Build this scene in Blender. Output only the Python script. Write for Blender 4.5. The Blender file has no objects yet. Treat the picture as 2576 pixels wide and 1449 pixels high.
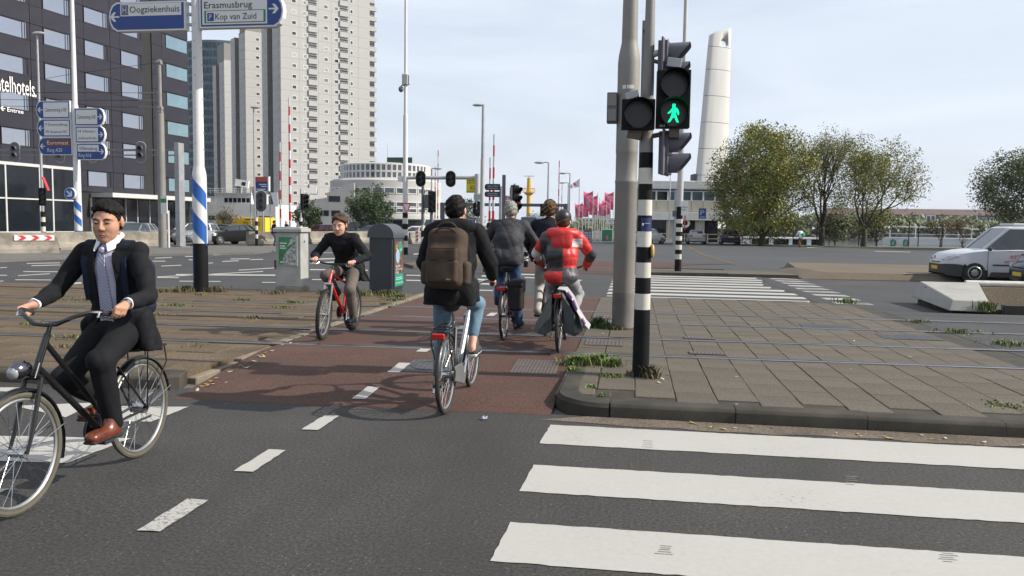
import bpy, bmesh, math, random, time
import numpy as np
from mathutils import Vector, Matrix
T0 = time.time()
SC = bpy.context.scene
COL = SC.collection
# ---------------------------------------------------------------- camera
CAMH = 1.65
PITCH, ROLL, YAW, FPX = math.radians(4.53), math.radians(0.8), math.radians(8.6), 2000.0
_f = Vector((-math.sin(YAW)*math.cos(PITCH), math.cos(YAW)*math.cos(PITCH), -math.sin(PITCH)))
_r0 = Vector((math.cos(YAW), math.sin(YAW), 0)); _u0 = _r0.cross(_f)
_r = math.cos(ROLL)*_r0 + math.sin(ROLL)*_u0; _u = -math.sin(ROLL)*_r0 + math.cos(ROLL)*_u0
cam_data = bpy.data.cameras.new('camera'); cam = bpy.data.objects.new('camera', cam_data); COL.objects.link(cam)
cam.matrix_world = Matrix(((_r.x, _u.x, -_f.x, 0), (_r.y, _u.y, -_f.y, 0), (_r.z, _u.z, -_f.z, CAMH), (0, 0, 0, 1)))
cam_data.sensor_width = 36; cam_data.lens = 36*FPX/2576; cam_data.clip_start = .05; cam_data.clip_end = 4000
SC.camera = cam
# ---------------------------------------------------------------- sky, sun, exposure
SUN_EL, SUN_AZ = math.radians(36), math.radians(88)      # azimuth clockwise from +Y
SC.view_settings.view_transform = 'Standard'; SC.view_settings.look = 'None'
SC.view_settings.gamma = 1; SC.view_settings.exposure = 0.42
SC.view_settings.use_curve_mapping = False
W = bpy.data.worlds.new('World'); SC.world = W; W.use_nodes = True
nt = W.node_tree; N, L = nt.nodes, nt.links
N.clear()
out = N.new('ShaderNodeOutputWorld'); bg = N.new('ShaderNodeBackground'); bg.inputs[1].default_value = .1
sky = N.new('ShaderNodeTexSky'); sky.sky_type = 'NISHITA'; sky.sun_disc = False
sky.sun_elevation = SUN_EL; sky.sun_rotation = SUN_AZ; sky.air_density = 1.0; sky.dust_density = 2.5; sky.ozone_density = 1.5
tc = N.new('ShaderNodeTexCoord'); mp = N.new('ShaderNodeMapping'); mp.inputs['Scale'].default_value = (1.1, 1.1, 5.5)
mp.inputs['Rotation'].default_value = (.12, .1, .4)
nz = N.new('ShaderNodeTexNoise'); nz.inputs['Scale'].default_value = 2.2; nz.inputs['Detail'].default_value = 7; nz.inputs['Roughness'].default_value = .55
nz.inputs['Distortion'].default_value = .6
rp = N.new('ShaderNodeValToRGB'); rp.color_ramp.elements[0].position = .33; rp.color_ramp.elements[0].color = (.68, .68, .68, 1)
rp.color_ramp.elements[1].position = .68; rp.color_ramp.elements[1].color = (.97, .97, .97, 1)
mx = N.new('ShaderNodeMix'); mx.data_type = 'RGBA'; mx.inputs['B'].default_value = (6.35, 6.95, 7.9, 1)   # thin high cloud
L.new(tc.outputs['Generated'], mp.inputs[0]); L.new(mp.outputs[0], nz.inputs['Vector']); L.new(nz.outputs['Fac'], rp.inputs[0])
L.new(rp.outputs[0], mx.inputs['Factor']); L.new(sky.outputs[0], mx.inputs['A']); L.new(mx.outputs['Result'], bg.inputs[0]); L.new(bg.outputs[0], out.inputs[0])
sd = bpy.data.lights.new('sun', 'SUN'); sd.energy = 4.9; sd.angle = math.radians(.6); sd.color = (1, .935, .84)
so = bpy.data.objects.new('sun', sd); COL.objects.link(so)
_sv = Vector((math.sin(SUN_AZ)*math.cos(SUN_EL), math.cos(SUN_AZ)*math.cos(SUN_EL), math.sin(SUN_EL)))
so.rotation_euler = _sv.to_track_quat('Z', 'Y').to_euler()

# ---------------------------------------------------------------- helpers
def ray(px, py):
    return _f + (px-1288)/FPX*_r + (724.5-py)/FPX*_u
def G(px, py, z=0.0):
    d = ray(px, py); t = (z-CAMH)/d.z
    return Vector((d.x*t, d.y*t, z))
_fh = Vector((-math.sin(YAW), math.cos(YAW), 0))
def D(px, py, dep):      # the point seen at a pixel, dep metres ahead along the ground
    d = ray(px, py); return d*(dep/d.dot(_fh)) + Vector((0, 0, CAMH))
def B(px, py, dep):
    p = D(px, py, dep); p.z = 0; return p
def ZZ(px, py, dep):
    return D(px, py, dep).z
def s2l(c):
    return tuple(((x/255)/12.92 if x/255 <= .04045 else ((x/255+.055)/1.055)**2.4) for x in c)
_M = {}
def M(name, col, rough=.6, metal=0., var=.12, scale=6., bump=0., bscale=60., spec=.5, emit=0., coat=0., stretch=None, dirt=None):
    if name in _M: return _M[name]
    m = bpy.data.materials.new(name); m.use_nodes = True
    n, l = m.node_tree.nodes, m.node_tree.links
    p = n['Principled BSDF']
    p.inputs['Roughness'].default_value = rough; p.inputs['Metallic'].default_value = metal
    p.inputs['Specular IOR Level'].default_value = spec
    if coat: p.inputs['Coat Weight'].default_value = coat; p.inputs['Coat Roughness'].default_value = .08
    t = n.new('ShaderNodeTexCoord'); co = t.outputs['Object']
    if stretch:
        mpn = n.new('ShaderNodeMapping'); mpn.inputs['Scale'].default_value = stretch; l.new(co, mpn.inputs[0]); co = mpn.outputs[0]
    if var > 0:
        z = n.new('ShaderNodeTexNoise'); z.inputs['Scale'].default_value = scale; z.inputs['Detail'].default_value = 5; z.inputs['Roughness'].default_value = .6
        l.new(co, z.inputs['Vector'])
        r = n.new('ShaderNodeValToRGB'); e = r.color_ramp.elements
        e[0].position = .3; e[1].position = .72
        d2 = dirt if dirt else tuple(c*(1-var*1.3) for c in col)
        e[0].color = (*d2, 1); e[1].color = (*[min(1, c*(1+var)) for c in col], 1)
        l.new(z.outputs['Fac'], r.inputs[0]); l.new(r.outputs[0], p.inputs['Base Color'])
        if emit: l.new(r.outputs[0], p.inputs['Emission Color'])
    else:
        p.inputs['Base Color'].default_value = (*col, 1)
    if emit:
        p.inputs['Emission Color'].default_value = (*col, 1); p.inputs['Emission Strength'].default_value = emit
    if bump > 0:
        z2 = n.new('ShaderNodeTexNoise'); z2.inputs['Scale'].default_value = bscale; z2.inputs['Detail'].default_value = 4
        l.new(co, z2.inputs['Vector'])
        b = n.new('ShaderNodeBump'); b.inputs['Strength'].default_value = bump; b.inputs['Distance'].default_value = .01
        l.new(z2.outputs['Fac'], b.inputs['Height']); l.new(b.outputs[0], p.inputs['Normal'])
    _M[name] = m; return m

def ground_mat(name, col, speck=(.25, .24, .23), amt=.012, patch=.25, pscale=.35, rough=.85, bump=.35, streak=None):
    """asphalt-like: broad patches, fine grain and a few pale stones"""
    m = bpy.data.materials.new(name); m.use_nodes = True
    n, l = m.node_tree.nodes, m.node_tree.links; p = n['Principled BSDF']
    p.inputs['Roughness'].default_value = rough; p.inputs['Specular IOR Level'].default_value = .3
    t = n.new('ShaderNodeTexCoord')
    def noise(s, d=4, r=.55, vec=None):
        z = n.new('ShaderNodeTexNoise'); z.inputs['Scale'].default_value = s; z.inputs['Detail'].default_value = d; z.inputs['Roughness'].default_value = r
        l.new(vec or t.outputs['Object'], z.inputs['Vector']); return z.outputs['Fac']
    def ramp(fac, a, b, c0, c1):
        r = n.new('ShaderNodeValToRGB'); e = r.color_ramp.elements; e[0].position = a; e[1].position = b; e[0].color = (*c0, 1); e[1].color = (*c1, 1)
        l.new(fac, r.inputs[0]); return r.outputs[0]
    def mix(a, b, f, mode='MIX'):
        x = n.new('ShaderNodeMix'); x.data_type = 'RGBA'; x.blend_type = mode
        for s_, v in (('A', a), ('B', b)):
            if isinstance(v, tuple): x.inputs[s_].default_value = (*v, 1)
            else: l.new(v, x.inputs[s_])
        if isinstance(f, float): x.inputs['Factor'].default_value = f
        else: l.new(f, x.inputs['Factor'])
        return x.outputs['Result']
    base = ramp(noise(pscale, 6, .6), .32, .7, tuple(c*(1-patch) for c in col), tuple(c*(1+patch) for c in col))
    grain = ramp(noise(48, 4, .75), .36, .66, (.4,)*3, (1.7,)*3)
    c = mix(base, grain, .85, 'MULTIPLY')
    v = n.new('ShaderNodeTexVoronoi'); v.inputs['Scale'].default_value = 34; l.new(t.outputs['Object'], v.inputs['Vector'])
    sp = ramp(v.outputs['Distance'], .1, .2, (1, 1, 1), (0, 0, 0))
    sel = n.new('ShaderNodeSeparateColor'); l.new(v.outputs['Color'], sel.inputs[0])
    sel2 = ramp(sel.outputs[0], .78, .84, (0, 0, 0), (1, 1, 1))
    k = mix(sp, sel2, 1.0, 'MULTIPLY')
    c = mix(c, speck, k)
    if streak:
        mpn = n.new('ShaderNodeMapping'); mpn.inputs['Scale'].default_value = streak[0]; l.new(t.outputs['Object'], mpn.inputs[0])
        st = ramp(noise(1.0, 5, .6, mpn.outputs[0]), .5, .68, (0, 0, 0), (streak[2],)*3)
        c = mix(c, streak[1], st)
    l.new(c, p.inputs['Base Color'])
    b = n.new('ShaderNodeBump'); b.inputs['Strength'].default_value = bump; b.inputs['Distance'].default_value = .006
    l.new(noise(110, 3, .7), b.inputs['Height']); l.new(b.outputs[0], p.inputs['Normal'])
    return m

def paint_mat(name, col, under, worn=.35, scale=26.):
    """road paint worn through to what lies under it"""
    m = M(name, col, .7, 0, .0); n, l = m.node_tree.nodes, m.node_tree.links; p = n['Principled BSDF']
    t = n.new('ShaderNodeTexCoord')
    a = n.new('ShaderNodeTexNoise'); a.inputs['Scale'].default_value = scale; a.inputs['Detail'].default_value = 6; a.inputs['Roughness'].default_value = .7
    b = n.new('ShaderNodeTexNoise'); b.inputs['Scale'].default_value = 1.3; b.inputs['Detail'].default_value = 3
    l.new(t.outputs['Object'], a.inputs['Vector']); l.new(t.outputs['Object'], b.inputs['Vector'])
    ad = n.new('ShaderNodeMath'); ad.operation = 'MULTIPLY_ADD'; ad.inputs[1].default_value = .55; l.new(b.outputs['Fac'], ad.inputs[0]); l.new(a.outputs['Fac'], ad.inputs[2])
    r = n.new('ShaderNodeValToRGB'); e = r.color_ramp.elements
    e[0].position = max(0, worn); e[0].color = (*under, 1); e[1].position = worn+.09; e[1].color = (*[c*.93 for c in col], 1)
    x = r.color_ramp.elements.new(min(1, worn+.42)); x.color = (*[min(1, c*1.02) for c in col], 1)
    l.new(ad.outputs[0], r.inputs[0]); l.new(r.outputs[0], p.inputs['Base Color']); return m

def glass_mat(name, col=(.02, .025, .03), rough=.05, spec=.8, var=.3):
    return M(name, col, rough, 0, var, .35, 0, 1, spec)

class MB:
    def __init__(s): s.v = []; s.f = []; s.m = []; s.cur = 0
    def add(s, vs, fs):
        o = len(s.v); s.v += [tuple(v) for v in vs]; s.f += [tuple(i+o for i in f) for f in fs]; s.m += [s.cur]*len(fs); return s
    def mat(s, i): s.cur = i; return s
    def box(s, c, size, rz=0., rot=None, top=(1, 1)):
        x, y, z = size[0]/2, size[1]/2, size[2]/2
        P = [Vector((sx*x*(top[0] if sz > 0 else 1), sy*y*(top[1] if sz > 0 else 1), sz*z)) for sz in (-1, 1) for sx, sy in ((-1, -1), (1, -1), (1, 1), (-1, 1))]
        R = rot if rot is not None else (Matrix.Rotation(rz, 3, 'Z') if rz else None)
        if R is not None: P = [R @ p for p in P]
        c = Vector(c)
        return s.add([p+c for p in P], [(3, 2, 1, 0), (4, 5, 6, 7), (0, 1, 5, 4), (1, 2, 6, 5), (2, 3, 7, 6), (3, 0, 4, 7)])
    def bb(s, a, b):
        a, b = Vector(a), Vector(b); return s.box((a+b)/2, (abs(b.x-a.x), abs(b.y-a.y), abs(b.z-a.z)))
    def cyl(s, p0, p1, r0, r1=None, n=12, caps=True):
        return s.tube([p0, p1], [r0, r0 if r1 is None else r1], n, caps=caps)
    def tube(s, pts, r, n=8, closed=False, caps=True, flat=None):
        pts = [Vector(p) for p in pts]; k = len(pts)
        rs = list(r) if hasattr(r, '__len__') else [r]*k
        tg = []
        for i in range(k):
            if closed: d = pts[(i+1) % k]-pts[i-1]
            else: d = pts[min(i+1, k-1)]-pts[max(i-1, 0)]
            tg.append(d.normalized() if d.length > 1e-9 else Vector((0, 0, 1)))
        a = Vector((0, 0, 1)) if abs(tg[0].z) < .9 else Vector((1, 0, 0))
        u = tg[0].cross(a).normalized(); vs = []
        for i in range(k):
            u = (u-tg[i]*u.dot(tg[i]))
            u = u.normalized() if u.length > 1e-6 else tg[i].orthogonal().normalized()
            w = tg[i].cross(u)
            for j in range(n):
                an = 2*math.pi*j/n
                vs.append(pts[i]+u*math.cos(an)*rs[i]+w*math.sin(an)*rs[i]*(flat or 1))
        fs = []
        for i in range(k if closed else k-1):
            i2 = (i+1) % k
            for j in range(n):
                j2 = (j+1) % n; fs.append((i*n+j, i*n+j2, i2*n+j2, i2*n+j))
        if caps and not closed:
            fs.append(tuple(range(n-1, -1, -1))); fs.append(tuple((k-1)*n+j for j in range(n)))
        return s.add(vs, fs)
    def lathe(s, prof, n=24, o=(0, 0, 0), R=None):
        o = Vector(o); vs = []; k = len(prof)
        for r, z in prof:
            for j in range(n):
                a = 2*math.pi*j/n; p = Vector((r*math.cos(a), r*math.sin(a), z)); vs.append((R @ p if R is not None else p)+o)
        fs = [(i*n+j, i*n+(j+1) % n, (i+1)*n+(j+1) % n, (i+1)*n+j) for i in range(k-1) for j in range(n)]
        fs.append(tuple(range(n-1, -1, -1))); fs.append(tuple((k-1)*n+j for j in range(n)))
        return s.add(vs, fs)
    def prism(s, poly, a, b):
        """poly in 3D (list of points) moved by vectors a and b: a closed slab between poly+a and poly+b"""
        a, b = Vector(a), Vector(b); k = len(poly); P = [Vector(p) for p in poly]
        vs = [p+a for p in P]+[p+b for p in P]
        fs = [tuple(range(k-1, -1, -1)), tuple(range(k, 2*k))]+[(i, (i+1) % k, k+(i+1) % k, k+i) for i in range(k)]
        return s.add(vs, fs)
    def slab(s, poly, z0, z1):
        return s.prism([(p[0], p[1], 0) for p in poly], (0, 0, z0), (0, 0, z1))
    def sheet(s, poly, z=None):
        return s.add([(p[0], p[1], p[2] if z is None else z) for p in poly], [tuple(range(len(poly)))])
    def ell(s, c, r, n=12, rot=None):
        c = Vector(c); vs = []; h = n//2
        for i in range(h+1):
            th = math.pi*(i/h)*.998+.003
            for j in range(n):
                ph = 2*math.pi*j/n
                p = Vector((r[0]*math.sin(th)*math.cos(ph), r[1]*math.sin(th)*math.sin(ph), r[2]*math.cos(th)))
                vs.append((rot @ p if rot is not None else p)+c)
        fs = [(i*n+j, (i+1)*n+j, (i+1)*n+(j+1) % n, i*n+(j+1) % n) for i in range(h) for j in range(n)]
        return s.add(vs, fs)
    def mesh(s, name, mats, smooth=35., bev=0., seg=1):
        me = bpy.data.meshes.new(name); me.from_pydata(s.v, [], s.f)
        if not isinstance(mats, (list, tuple)): mats = [mats]
        for m in mats: me.materials.append(m)
        if len(mats) > 1: me.polygons.foreach_set('material_index', s.m)
        bm = bmesh.new(); bm.from_mesh(me)
        bmesh.ops.recalc_face_normals(bm, faces=bm.faces)
        if bev:
            ed = [e for e in bm.edges if len(e.link_faces) == 2 and e.calc_face_angle(0) > .6]
            bmesh.ops.bevel(bm, geom=ed, offset=bev, segments=seg, affect='EDGES', clamp_overlap=True)
        bm.to_mesh(me); bm.free()
        if smooth:
            me.polygons.foreach_set('use_smooth', [True]*len(me.polygons)); me.set_sharp_from_angle(angle=math.radians(smooth))
        me.update(); return me
    def build(s, name, mats, parent=None, smooth=35., bev=0., seg=1):
        return obj(name, s.mesh(name, mats, smooth, bev, seg), parent)

def obj(name, me, parent=None, loc=None, rot=None):
    o = bpy.data.objects.new(name, me); COL.objects.link(o); o.parent = parent
    if loc is not None: o.location = loc
    if rot is not None: o.rotation_euler = rot
    return o
def tag(o, label=None, cat=None, group=None, kind=None):
    if label: o['label'] = label
    if cat: o['category'] = cat
    if group: o['group'] = group
    if kind: o['kind'] = kind
    return o
def thing(name, label, cat, loc=(0, 0, 0), rz=0., group=None):
    o = bpy.data.objects.new(name, None); COL.objects.link(o); o.empty_display_size = .1
    o.location = loc; o.rotation_euler = (0, 0, rz); return tag(o, label, cat, group)
def struct(name, mb, m, parent=None, smooth=0, **k):
    o = mb.build(name, m, parent, smooth, **k)
    if parent is None: o['kind'] = 'structure'
    return o
def dup(r, loc, rz=None, label=None, parent=None):
    c = r.copy(); COL.objects.link(c); c.parent = parent
    if loc is not None: c.location = loc
    if rz is not None: c.rotation_euler = (0, 0, rz)
    if label: c['label'] = label
    for ch in r.children: dup(ch, None, None, None, c)
    return c
def text(s, parent, loc, right, up, m, width=None, height=.2, name='lettering', depth=.003, center=True, sx=None):
    """lettering as a thin raised mesh: height is the cap height, width squeezes it to fit"""
    cu = bpy.data.curves.new(name, 'FONT'); cu.body = s; cu.extrude = 0; cu.resolution_u = 2
    cu.align_x = 'LEFT'; cu.space_line = .95
    t = bpy.data.objects.new(name, cu); me = bpy.data.meshes.new_from_object(t)
    bpy.data.objects.remove(t); n = len(me.vertices)
    if n == 0: return None
    a = np.empty(n*3); me.vertices.foreach_get('co', a); a = a.reshape(-1, 3)
    mn, mxx = a.min(0), a.max(0); k = height/.69; sc = k
    w = (mxx[0]-mn[0])*k
    kx = k*(width/w) if width else k*(sx or 1)
    right, up = Vector(right).normalized(), Vector(up).normalized(); nrm = right.cross(up)
    x = (a[:, 0]-mn[0])*kx-(0 if not center else (mxx[0]-mn[0])*kx/2)
    lines = s.count('\n')
    y = a[:, 1]*k
    if lines: y = y-(mn[1]+mxx[1])/2*k
    else: y = y-.345*k
    P = np.array(loc)[None]+x[:, None]*np.array(right)+y[:, None]*np.array(up)+depth*np.array(nrm)
    me.vertices.foreach_set('co', P.astype(np.float32).ravel()); me.materials.clear(); me.materials.append(m); me.name = name; me.update()
    return obj(name, me, parent)

# ------------------------------------------------ signed distance modelling (bodies, clothes, bags)
def smin(a, b, k):
    if k <= 0: return np.minimum(a, b)
    h = np.clip(.5+.5*(b-a)/k, 0, 1); return b*(1-h)+a*h-k*h*(1-h)
def vnet(f, mn, h):
    """surface net of the zero level of the grid f"""
    s = f < 0; nx, ny, nz = f.shape
    c = np.zeros((nx-1, ny-1, nz-1), np.int8)
    for dx in (0, 1):
        for dy in (0, 1):
            for dz in (0, 1): c += s[dx:nx-1+dx, dy:ny-1+dy, dz:nz-1+dz]
    act = (c > 0) & (c < 8); idx = np.argwhere(act)
    if len(idx) == 0: return np.zeros((0, 3)), np.zeros((0, 4), int)
    num = np.zeros(act.shape, np.int64); num[act] = np.arange(len(idx))
    acc = np.zeros((len(idx), 3)); cnt = np.zeros(len(idx))
    cor = [(dx, dy, dz) for dx in (0, 1) for dy in (0, 1) for dz in (0, 1)]
    val = {q: f[idx[:, 0]+q[0], idx[:, 1]+q[1], idx[:, 2]+q[2]] for q in cor}
    for q in cor:
        for ax in range(3):
            if q[ax] == 0:
                p = list(q); p[ax] = 1; p = tuple(p); a, b = val[q], val[p]
                m = (a < 0) != (b < 0); t = np.where(m, a/np.where(np.abs(a-b) < 1e-12, 1e-12, a-b), 0)
                pos = np.tile(np.array(q, float), (len(idx), 1)); pos[:, ax] = t
                acc[m] += pos[m]; cnt[m] += 1
    V = (idx+acc/cnt[:, None])*h+mn
    F = []
    for ax in range(3):
        o1, o2 = [(1, 2), (2, 0), (0, 1)][ax]
        lo = [slice(None)]*3; hi = [slice(None)]*3; lo[ax] = slice(0, -1); hi[ax] = slice(1, None)
        ch = s[tuple(lo)] != s[tuple(hi)]; e = np.argwhere(ch)
        ok = (e[:, o1] > 0) & (e[:, o2] > 0) & (e[:, o1] < f.shape[o1]-1) & (e[:, o2] < f.shape[o2]-1); e = e[ok]
        if len(e) == 0: continue
        def g(a, b):
            q = e.copy(); q[:, o1] -= a; q[:, o2] -= b; return num[q[:, 0], q[:, 1], q[:, 2]]
        quad = np.stack([g(1, 1), g(0, 1), g(0, 0), g(1, 0)], 1)
        fl = s[e[:, 0], e[:, 1], e[:, 2]]
        quad[~fl] = quad[~fl][:, ::-1]; F.append(quad)
    return V, np.concatenate(F)
class SDF:
    """union of smooth pieces; every piece is (function, bounding box)"""
    def __init__(s, k=.03): s.p = []; s.k = k; s.cuts = []; s.fn = None
    def cap(s, a, b, ra, rb=None, side=None, sx=1., k=None):
        a, b = np.array(a, float), np.array(b, float); rb = ra if rb is None else rb
        sd_ = None if side is None else np.array(side, float)/np.linalg.norm(side)
        def fn(P):
            d = b-a; t = np.clip(((P-a)@d)/max(d@d, 1e-12), 0, 1)
            q = P-a-t[..., None]*d
            if sd_ is not None:
                w = q@sd_; q = q+((1/sx-1)*w)[..., None]*sd_
            return np.sqrt((q*q).sum(-1))-(ra+(rb-ra)*t)
        R = max(ra, rb)*max(1, sx); s.p.append((fn, np.minimum(a, b)-R, np.maximum(a, b)+R, k)); return s
    def ell(s, c, r, R=None, k=None, neg=False):
        c, r = np.array(c, float), np.array(r, float); Rm = None if R is None else np.array(R, float)
        def fn(P):
            q = P-c
            if Rm is not None: q = q@Rm
            k0 = np.sqrt(((q/r)**2).sum(-1)); k1 = np.sqrt(((q/(r*r))**2).sum(-1))
            return k0*(k0-1)/np.maximum(k1, 1e-9)
        e = np.full(3, r.max()) if Rm is not None else r
        if neg: s.cuts.append((fn, k or .005, c-e, c+e)); return s
        s.p.append((fn, c-e, c+e, k)); return s
    def box(s, c, hs, rr=.02, R=None, k=None, neg=False):
        c, hs = np.array(c, float), np.array(hs, float); Rm = None if R is None else np.array(R, float)
        def fn(P):
            q = P-c
            if Rm is not None: q = q@Rm
            q = np.abs(q)-(hs-rr); return np.sqrt((np.maximum(q, 0)**2).sum(-1))+np.minimum(q.max(-1), 0)-rr
        e = np.full(3, np.linalg.norm(hs)) if Rm is not None else hs
        if neg: s.cuts.append((fn, k or .005, c-e, c+e)); return s
        s.p.append((fn, c-e, c+e, k)); return s
    def ev(s, P):
        d = None
        for fn, _, _, k in s.p:
            q = fn(P); d = q if d is None else smin(d, q, s.k if k is None else k)
        return d
    def build(s, name, mats, parent, h=.01, post=None, matfn=None, pad=.04, smooth=1, bounds=None):
        mn = np.min([p[1] for p in s.p], 0)-pad; mx_ = np.max([p[2] for p in s.p], 0)+pad
        if bounds is not None: mn = np.maximum(mn, bounds[0]); mx_ = np.minimum(mx_, bounds[1])
        n = np.ceil((mx_-mn)/h).astype(int)+1
        ax = [(mn[i]+np.arange(n[i])*h).astype(np.float32) for i in range(3)]
        f = np.full(tuple(n), 9., np.float32)
        for fn, lo, hi, k in s.p:
            kk = s.k if k is None else k; e = kk+.05
            i0 = np.maximum(0, ((lo-e-mn)/h).astype(int)); i1 = np.minimum(n, ((hi+e-mn)/h).astype(int)+2)
            if (i1 <= i0).any(): continue
            sl = tuple(slice(i0[i], i1[i]) for i in range(3))
            P = np.stack(np.meshgrid(*[ax[i][sl[i]] for i in range(3)], indexing='ij'), -1)
            f[sl] = smin(f[sl], fn(P), kk)
        def win(lo, hi, e):
            i0 = np.maximum(0, ((lo-e-mn)/h).astype(int)); i1 = np.minimum(n, ((hi+e-mn)/h).astype(int)+2)
            sl = tuple(slice(i0[i], i1[i]) for i in range(3))
            return sl, np.stack(np.meshgrid(*[ax[i][sl[i]] for i in range(3)], indexing='ij'), -1)
        for fn, k, lo, hi in s.cuts:
            sl, P = win(lo, hi, .02+k)
            f[sl] = -smin(-f[sl], fn(P), k)
        if post:
            P = np.stack(np.meshgrid(*ax, indexing='ij'), -1); f = post(P, f)
        V, F = vnet(f, mn, h)
        me = bpy.data.meshes.new(name); me.vertices.add(len(V)); me.vertices.foreach_set('co', V.astype(np.float32).ravel())
        me.loops.add(F.size); me.loops.foreach_set('vertex_index', F.ravel().astype(np.int32))
        me.polygons.add(len(F)); me.polygons.foreach_set('loop_start', (np.arange(len(F))*4).astype(np.int32))
        me.update(calc_edges=True); me.validate()
        if smooth:
            E = np.empty(len(me.edges)*2, np.int32); me.edges.foreach_get('vertices', E); E = E.reshape(-1, 2)
            for _ in range(smooth):
                S = np.zeros_like(V); C = np.zeros(len(V))
                np.add.at(S, E[:, 0], V[E[:, 1]]); np.add.at(S, E[:, 1], V[E[:, 0]])
                np.add.at(C, E[:, 0], 1); np.add.at(C, E[:, 1], 1)
                V = V*.5+.5*S/np.maximum(C, 1)[:, None]
            me.vertices.foreach_set('co', V.astype(np.float32).ravel())
        for m in (mats if isinstance(mats, (list, tuple)) else [mats]): me.materials.append(m)
        me.polygons.foreach_set('use_smooth', [True]*len(me.polygons))
        if matfn:
            cen = V[F].mean(1) if len(me.polygons) == len(F) else np.array([p.center for p in me.polygons])
            me.polygons.foreach_set('material_index', matfn(cen).astype(np.int32))
        me.update(); return obj(name, me, parent)
def folds(P, seed, amp, freq=14., stretch=(1, 1, 1)):
    """soft cloth wrinkles"""
    r = np.random.RandomState(seed); Q = P*np.array(stretch); o = 0
    wv = .35*np.sin(Q[..., 0]*7+seed)+.35*np.sin(Q[..., 1]*8+2*seed)+.3*np.sin(Q[..., 2]*6+3*seed)
    for i in range(5):
        d = r.normal(size=3); d /= np.linalg.norm(d)
        o = o+(1-np.abs(np.sin((Q@d)*freq*(.7+.25*i)+r.uniform(0, 6)+wv*2.2)))**2*(.8/(1+.35*i))
    return amp*(o-1.0)
# ================================================================ GROUND
random.seed(5); RS = np.random.RandomState(7)
m_asph = ground_mat('asphalt_near', (.043, .041, .039), (.15, .14, .125), patch=.2, pscale=.6, streak=((.9, .12, 1), (.03, .029, .028), .5))
m_asph_far = ground_mat('asphalt_far', (.047, .047, .048), (.11, .11, .11), patch=.18, pscale=.5, streak=((.08, 1.4, 1), (.034, .034, .035), .8))
m_lot = ground_mat('asphalt_lot', (.053, .056, .059), (.11, .11, .11), patch=.14, pscale=.12)
m_red = ground_mat('asphalt_red', (.072, .038, .028), (.13, .1, .075), patch=.2, pscale=.7, streak=((.25, 1.6, 1), (.05, .034, .026), .5))
m_gnd = ground_mat('paving_grey', (.1, .096, .088), patch=.2)
m_bed = M('joint_dirt', (.034, .03, .021), .95, 0, .4, 5, .3, 40)
m_white = paint_mat('road_paint', (.36, .348, .318), (.2, .195, .18), .51)
m_worn = paint_mat('road_paint_worn', (.36, .35, .32), (.06, .058, .055), .68, 45)
m_kerb = M('kerb_concrete', (.05, .045, .036), .9, 0, .35, 2.2, .5, 90, .3)
m_conc = M('concrete_pale', (.27, .245, .2), .9, 0, .2, 1.6, .4, 50, .3, dirt=(.14, .125, .1))

def paver_mat(name, col, rnd=.25, streak=None):
    m = ground_mat(name, col, (.15, .14, .12), patch=.22, pscale=1.1, bump=.3, streak=streak)
    n, l = m.node_tree.nodes, m.node_tree.links; p = n['Principled BSDF']
    src = p.inputs['Base Color'].links[0].from_socket
    oi = n.new('ShaderNodeObjectInfo'); mr = n.new('ShaderNodeMapRange'); mr.inputs['To Min'].default_value = 1-rnd; mr.inputs['To Max'].default_value = 1+rnd
    l.new(oi.outputs['Random'], mr.inputs['Value'])
    x = n.new('ShaderNodeMix'); x.data_type = 'RGBA'; x.blend_type = 'MULTIPLY'; x.inputs['Factor'].default_value = 1
    cc = n.new('ShaderNodeCombineColor'); [l.new(mr.outputs[0], cc.inputs[i]) for i in range(3)]
    l.new(src, x.inputs['A']); l.new(cc.outputs[0], x.inputs['B']); l.new(x.outputs['Result'], p.inputs['Base Color']); return m
m_pav = paver_mat('paver_grey', (.093, .079, .06), .08, ((.6, .6, 1), (.062, .054, .038), .5))
m_pavl = paver_mat('paver_brown', (.098, .07, .043), .1, ((.4, 1.1, 1), (.05, .044, .028), .7))
m_rail = M('rail_steel', (.25, .25, .26), .38, 1., .2, 3)
m_groove = M('rail_groove', (.02, .02, .02), .9)

mb = MB(); mb.sheet([(-1500, -60), (1500, -60), (1500, 86), (3, 86), (3, 330), (300, 330), (1500, 330), (1500, 2000), (-1500, 2000)], -.03)
struct('ground', mb, m_gnd)
mb = MB(); mb.sheet([(3, 86), (1500, 86), (1500, 330), (3, 330)], -1.7)
m_water = M('water', (.05, .06, .06), .12, 0, .1, .05, .35, .9, .6)
struct('water', mb, m_water)
mb = MB(); mb.add([(3, 86, -.03), (1500, 86, -.03), (1500, 86, -1.75), (3, 86, -1.75)], [(0, 1, 2, 3)]); mb.add([(3, 330, -.03), (1500, 330, -.03), (1500, 330, -1.75), (3, 330, -1.75)], [(0, 1, 2, 3)])
struct('quay_wall', mb, m_conc)
mb = MB(); mb.sheet([(-80, -30), (80, -30), (80, 6.84), (-.72, 6.84), (-.72, 7.2), (-4.3, 7.2), (-4.45, 7.08), (-80, 7.08)], 0)
struct('road', mb, m_asph)
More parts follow.
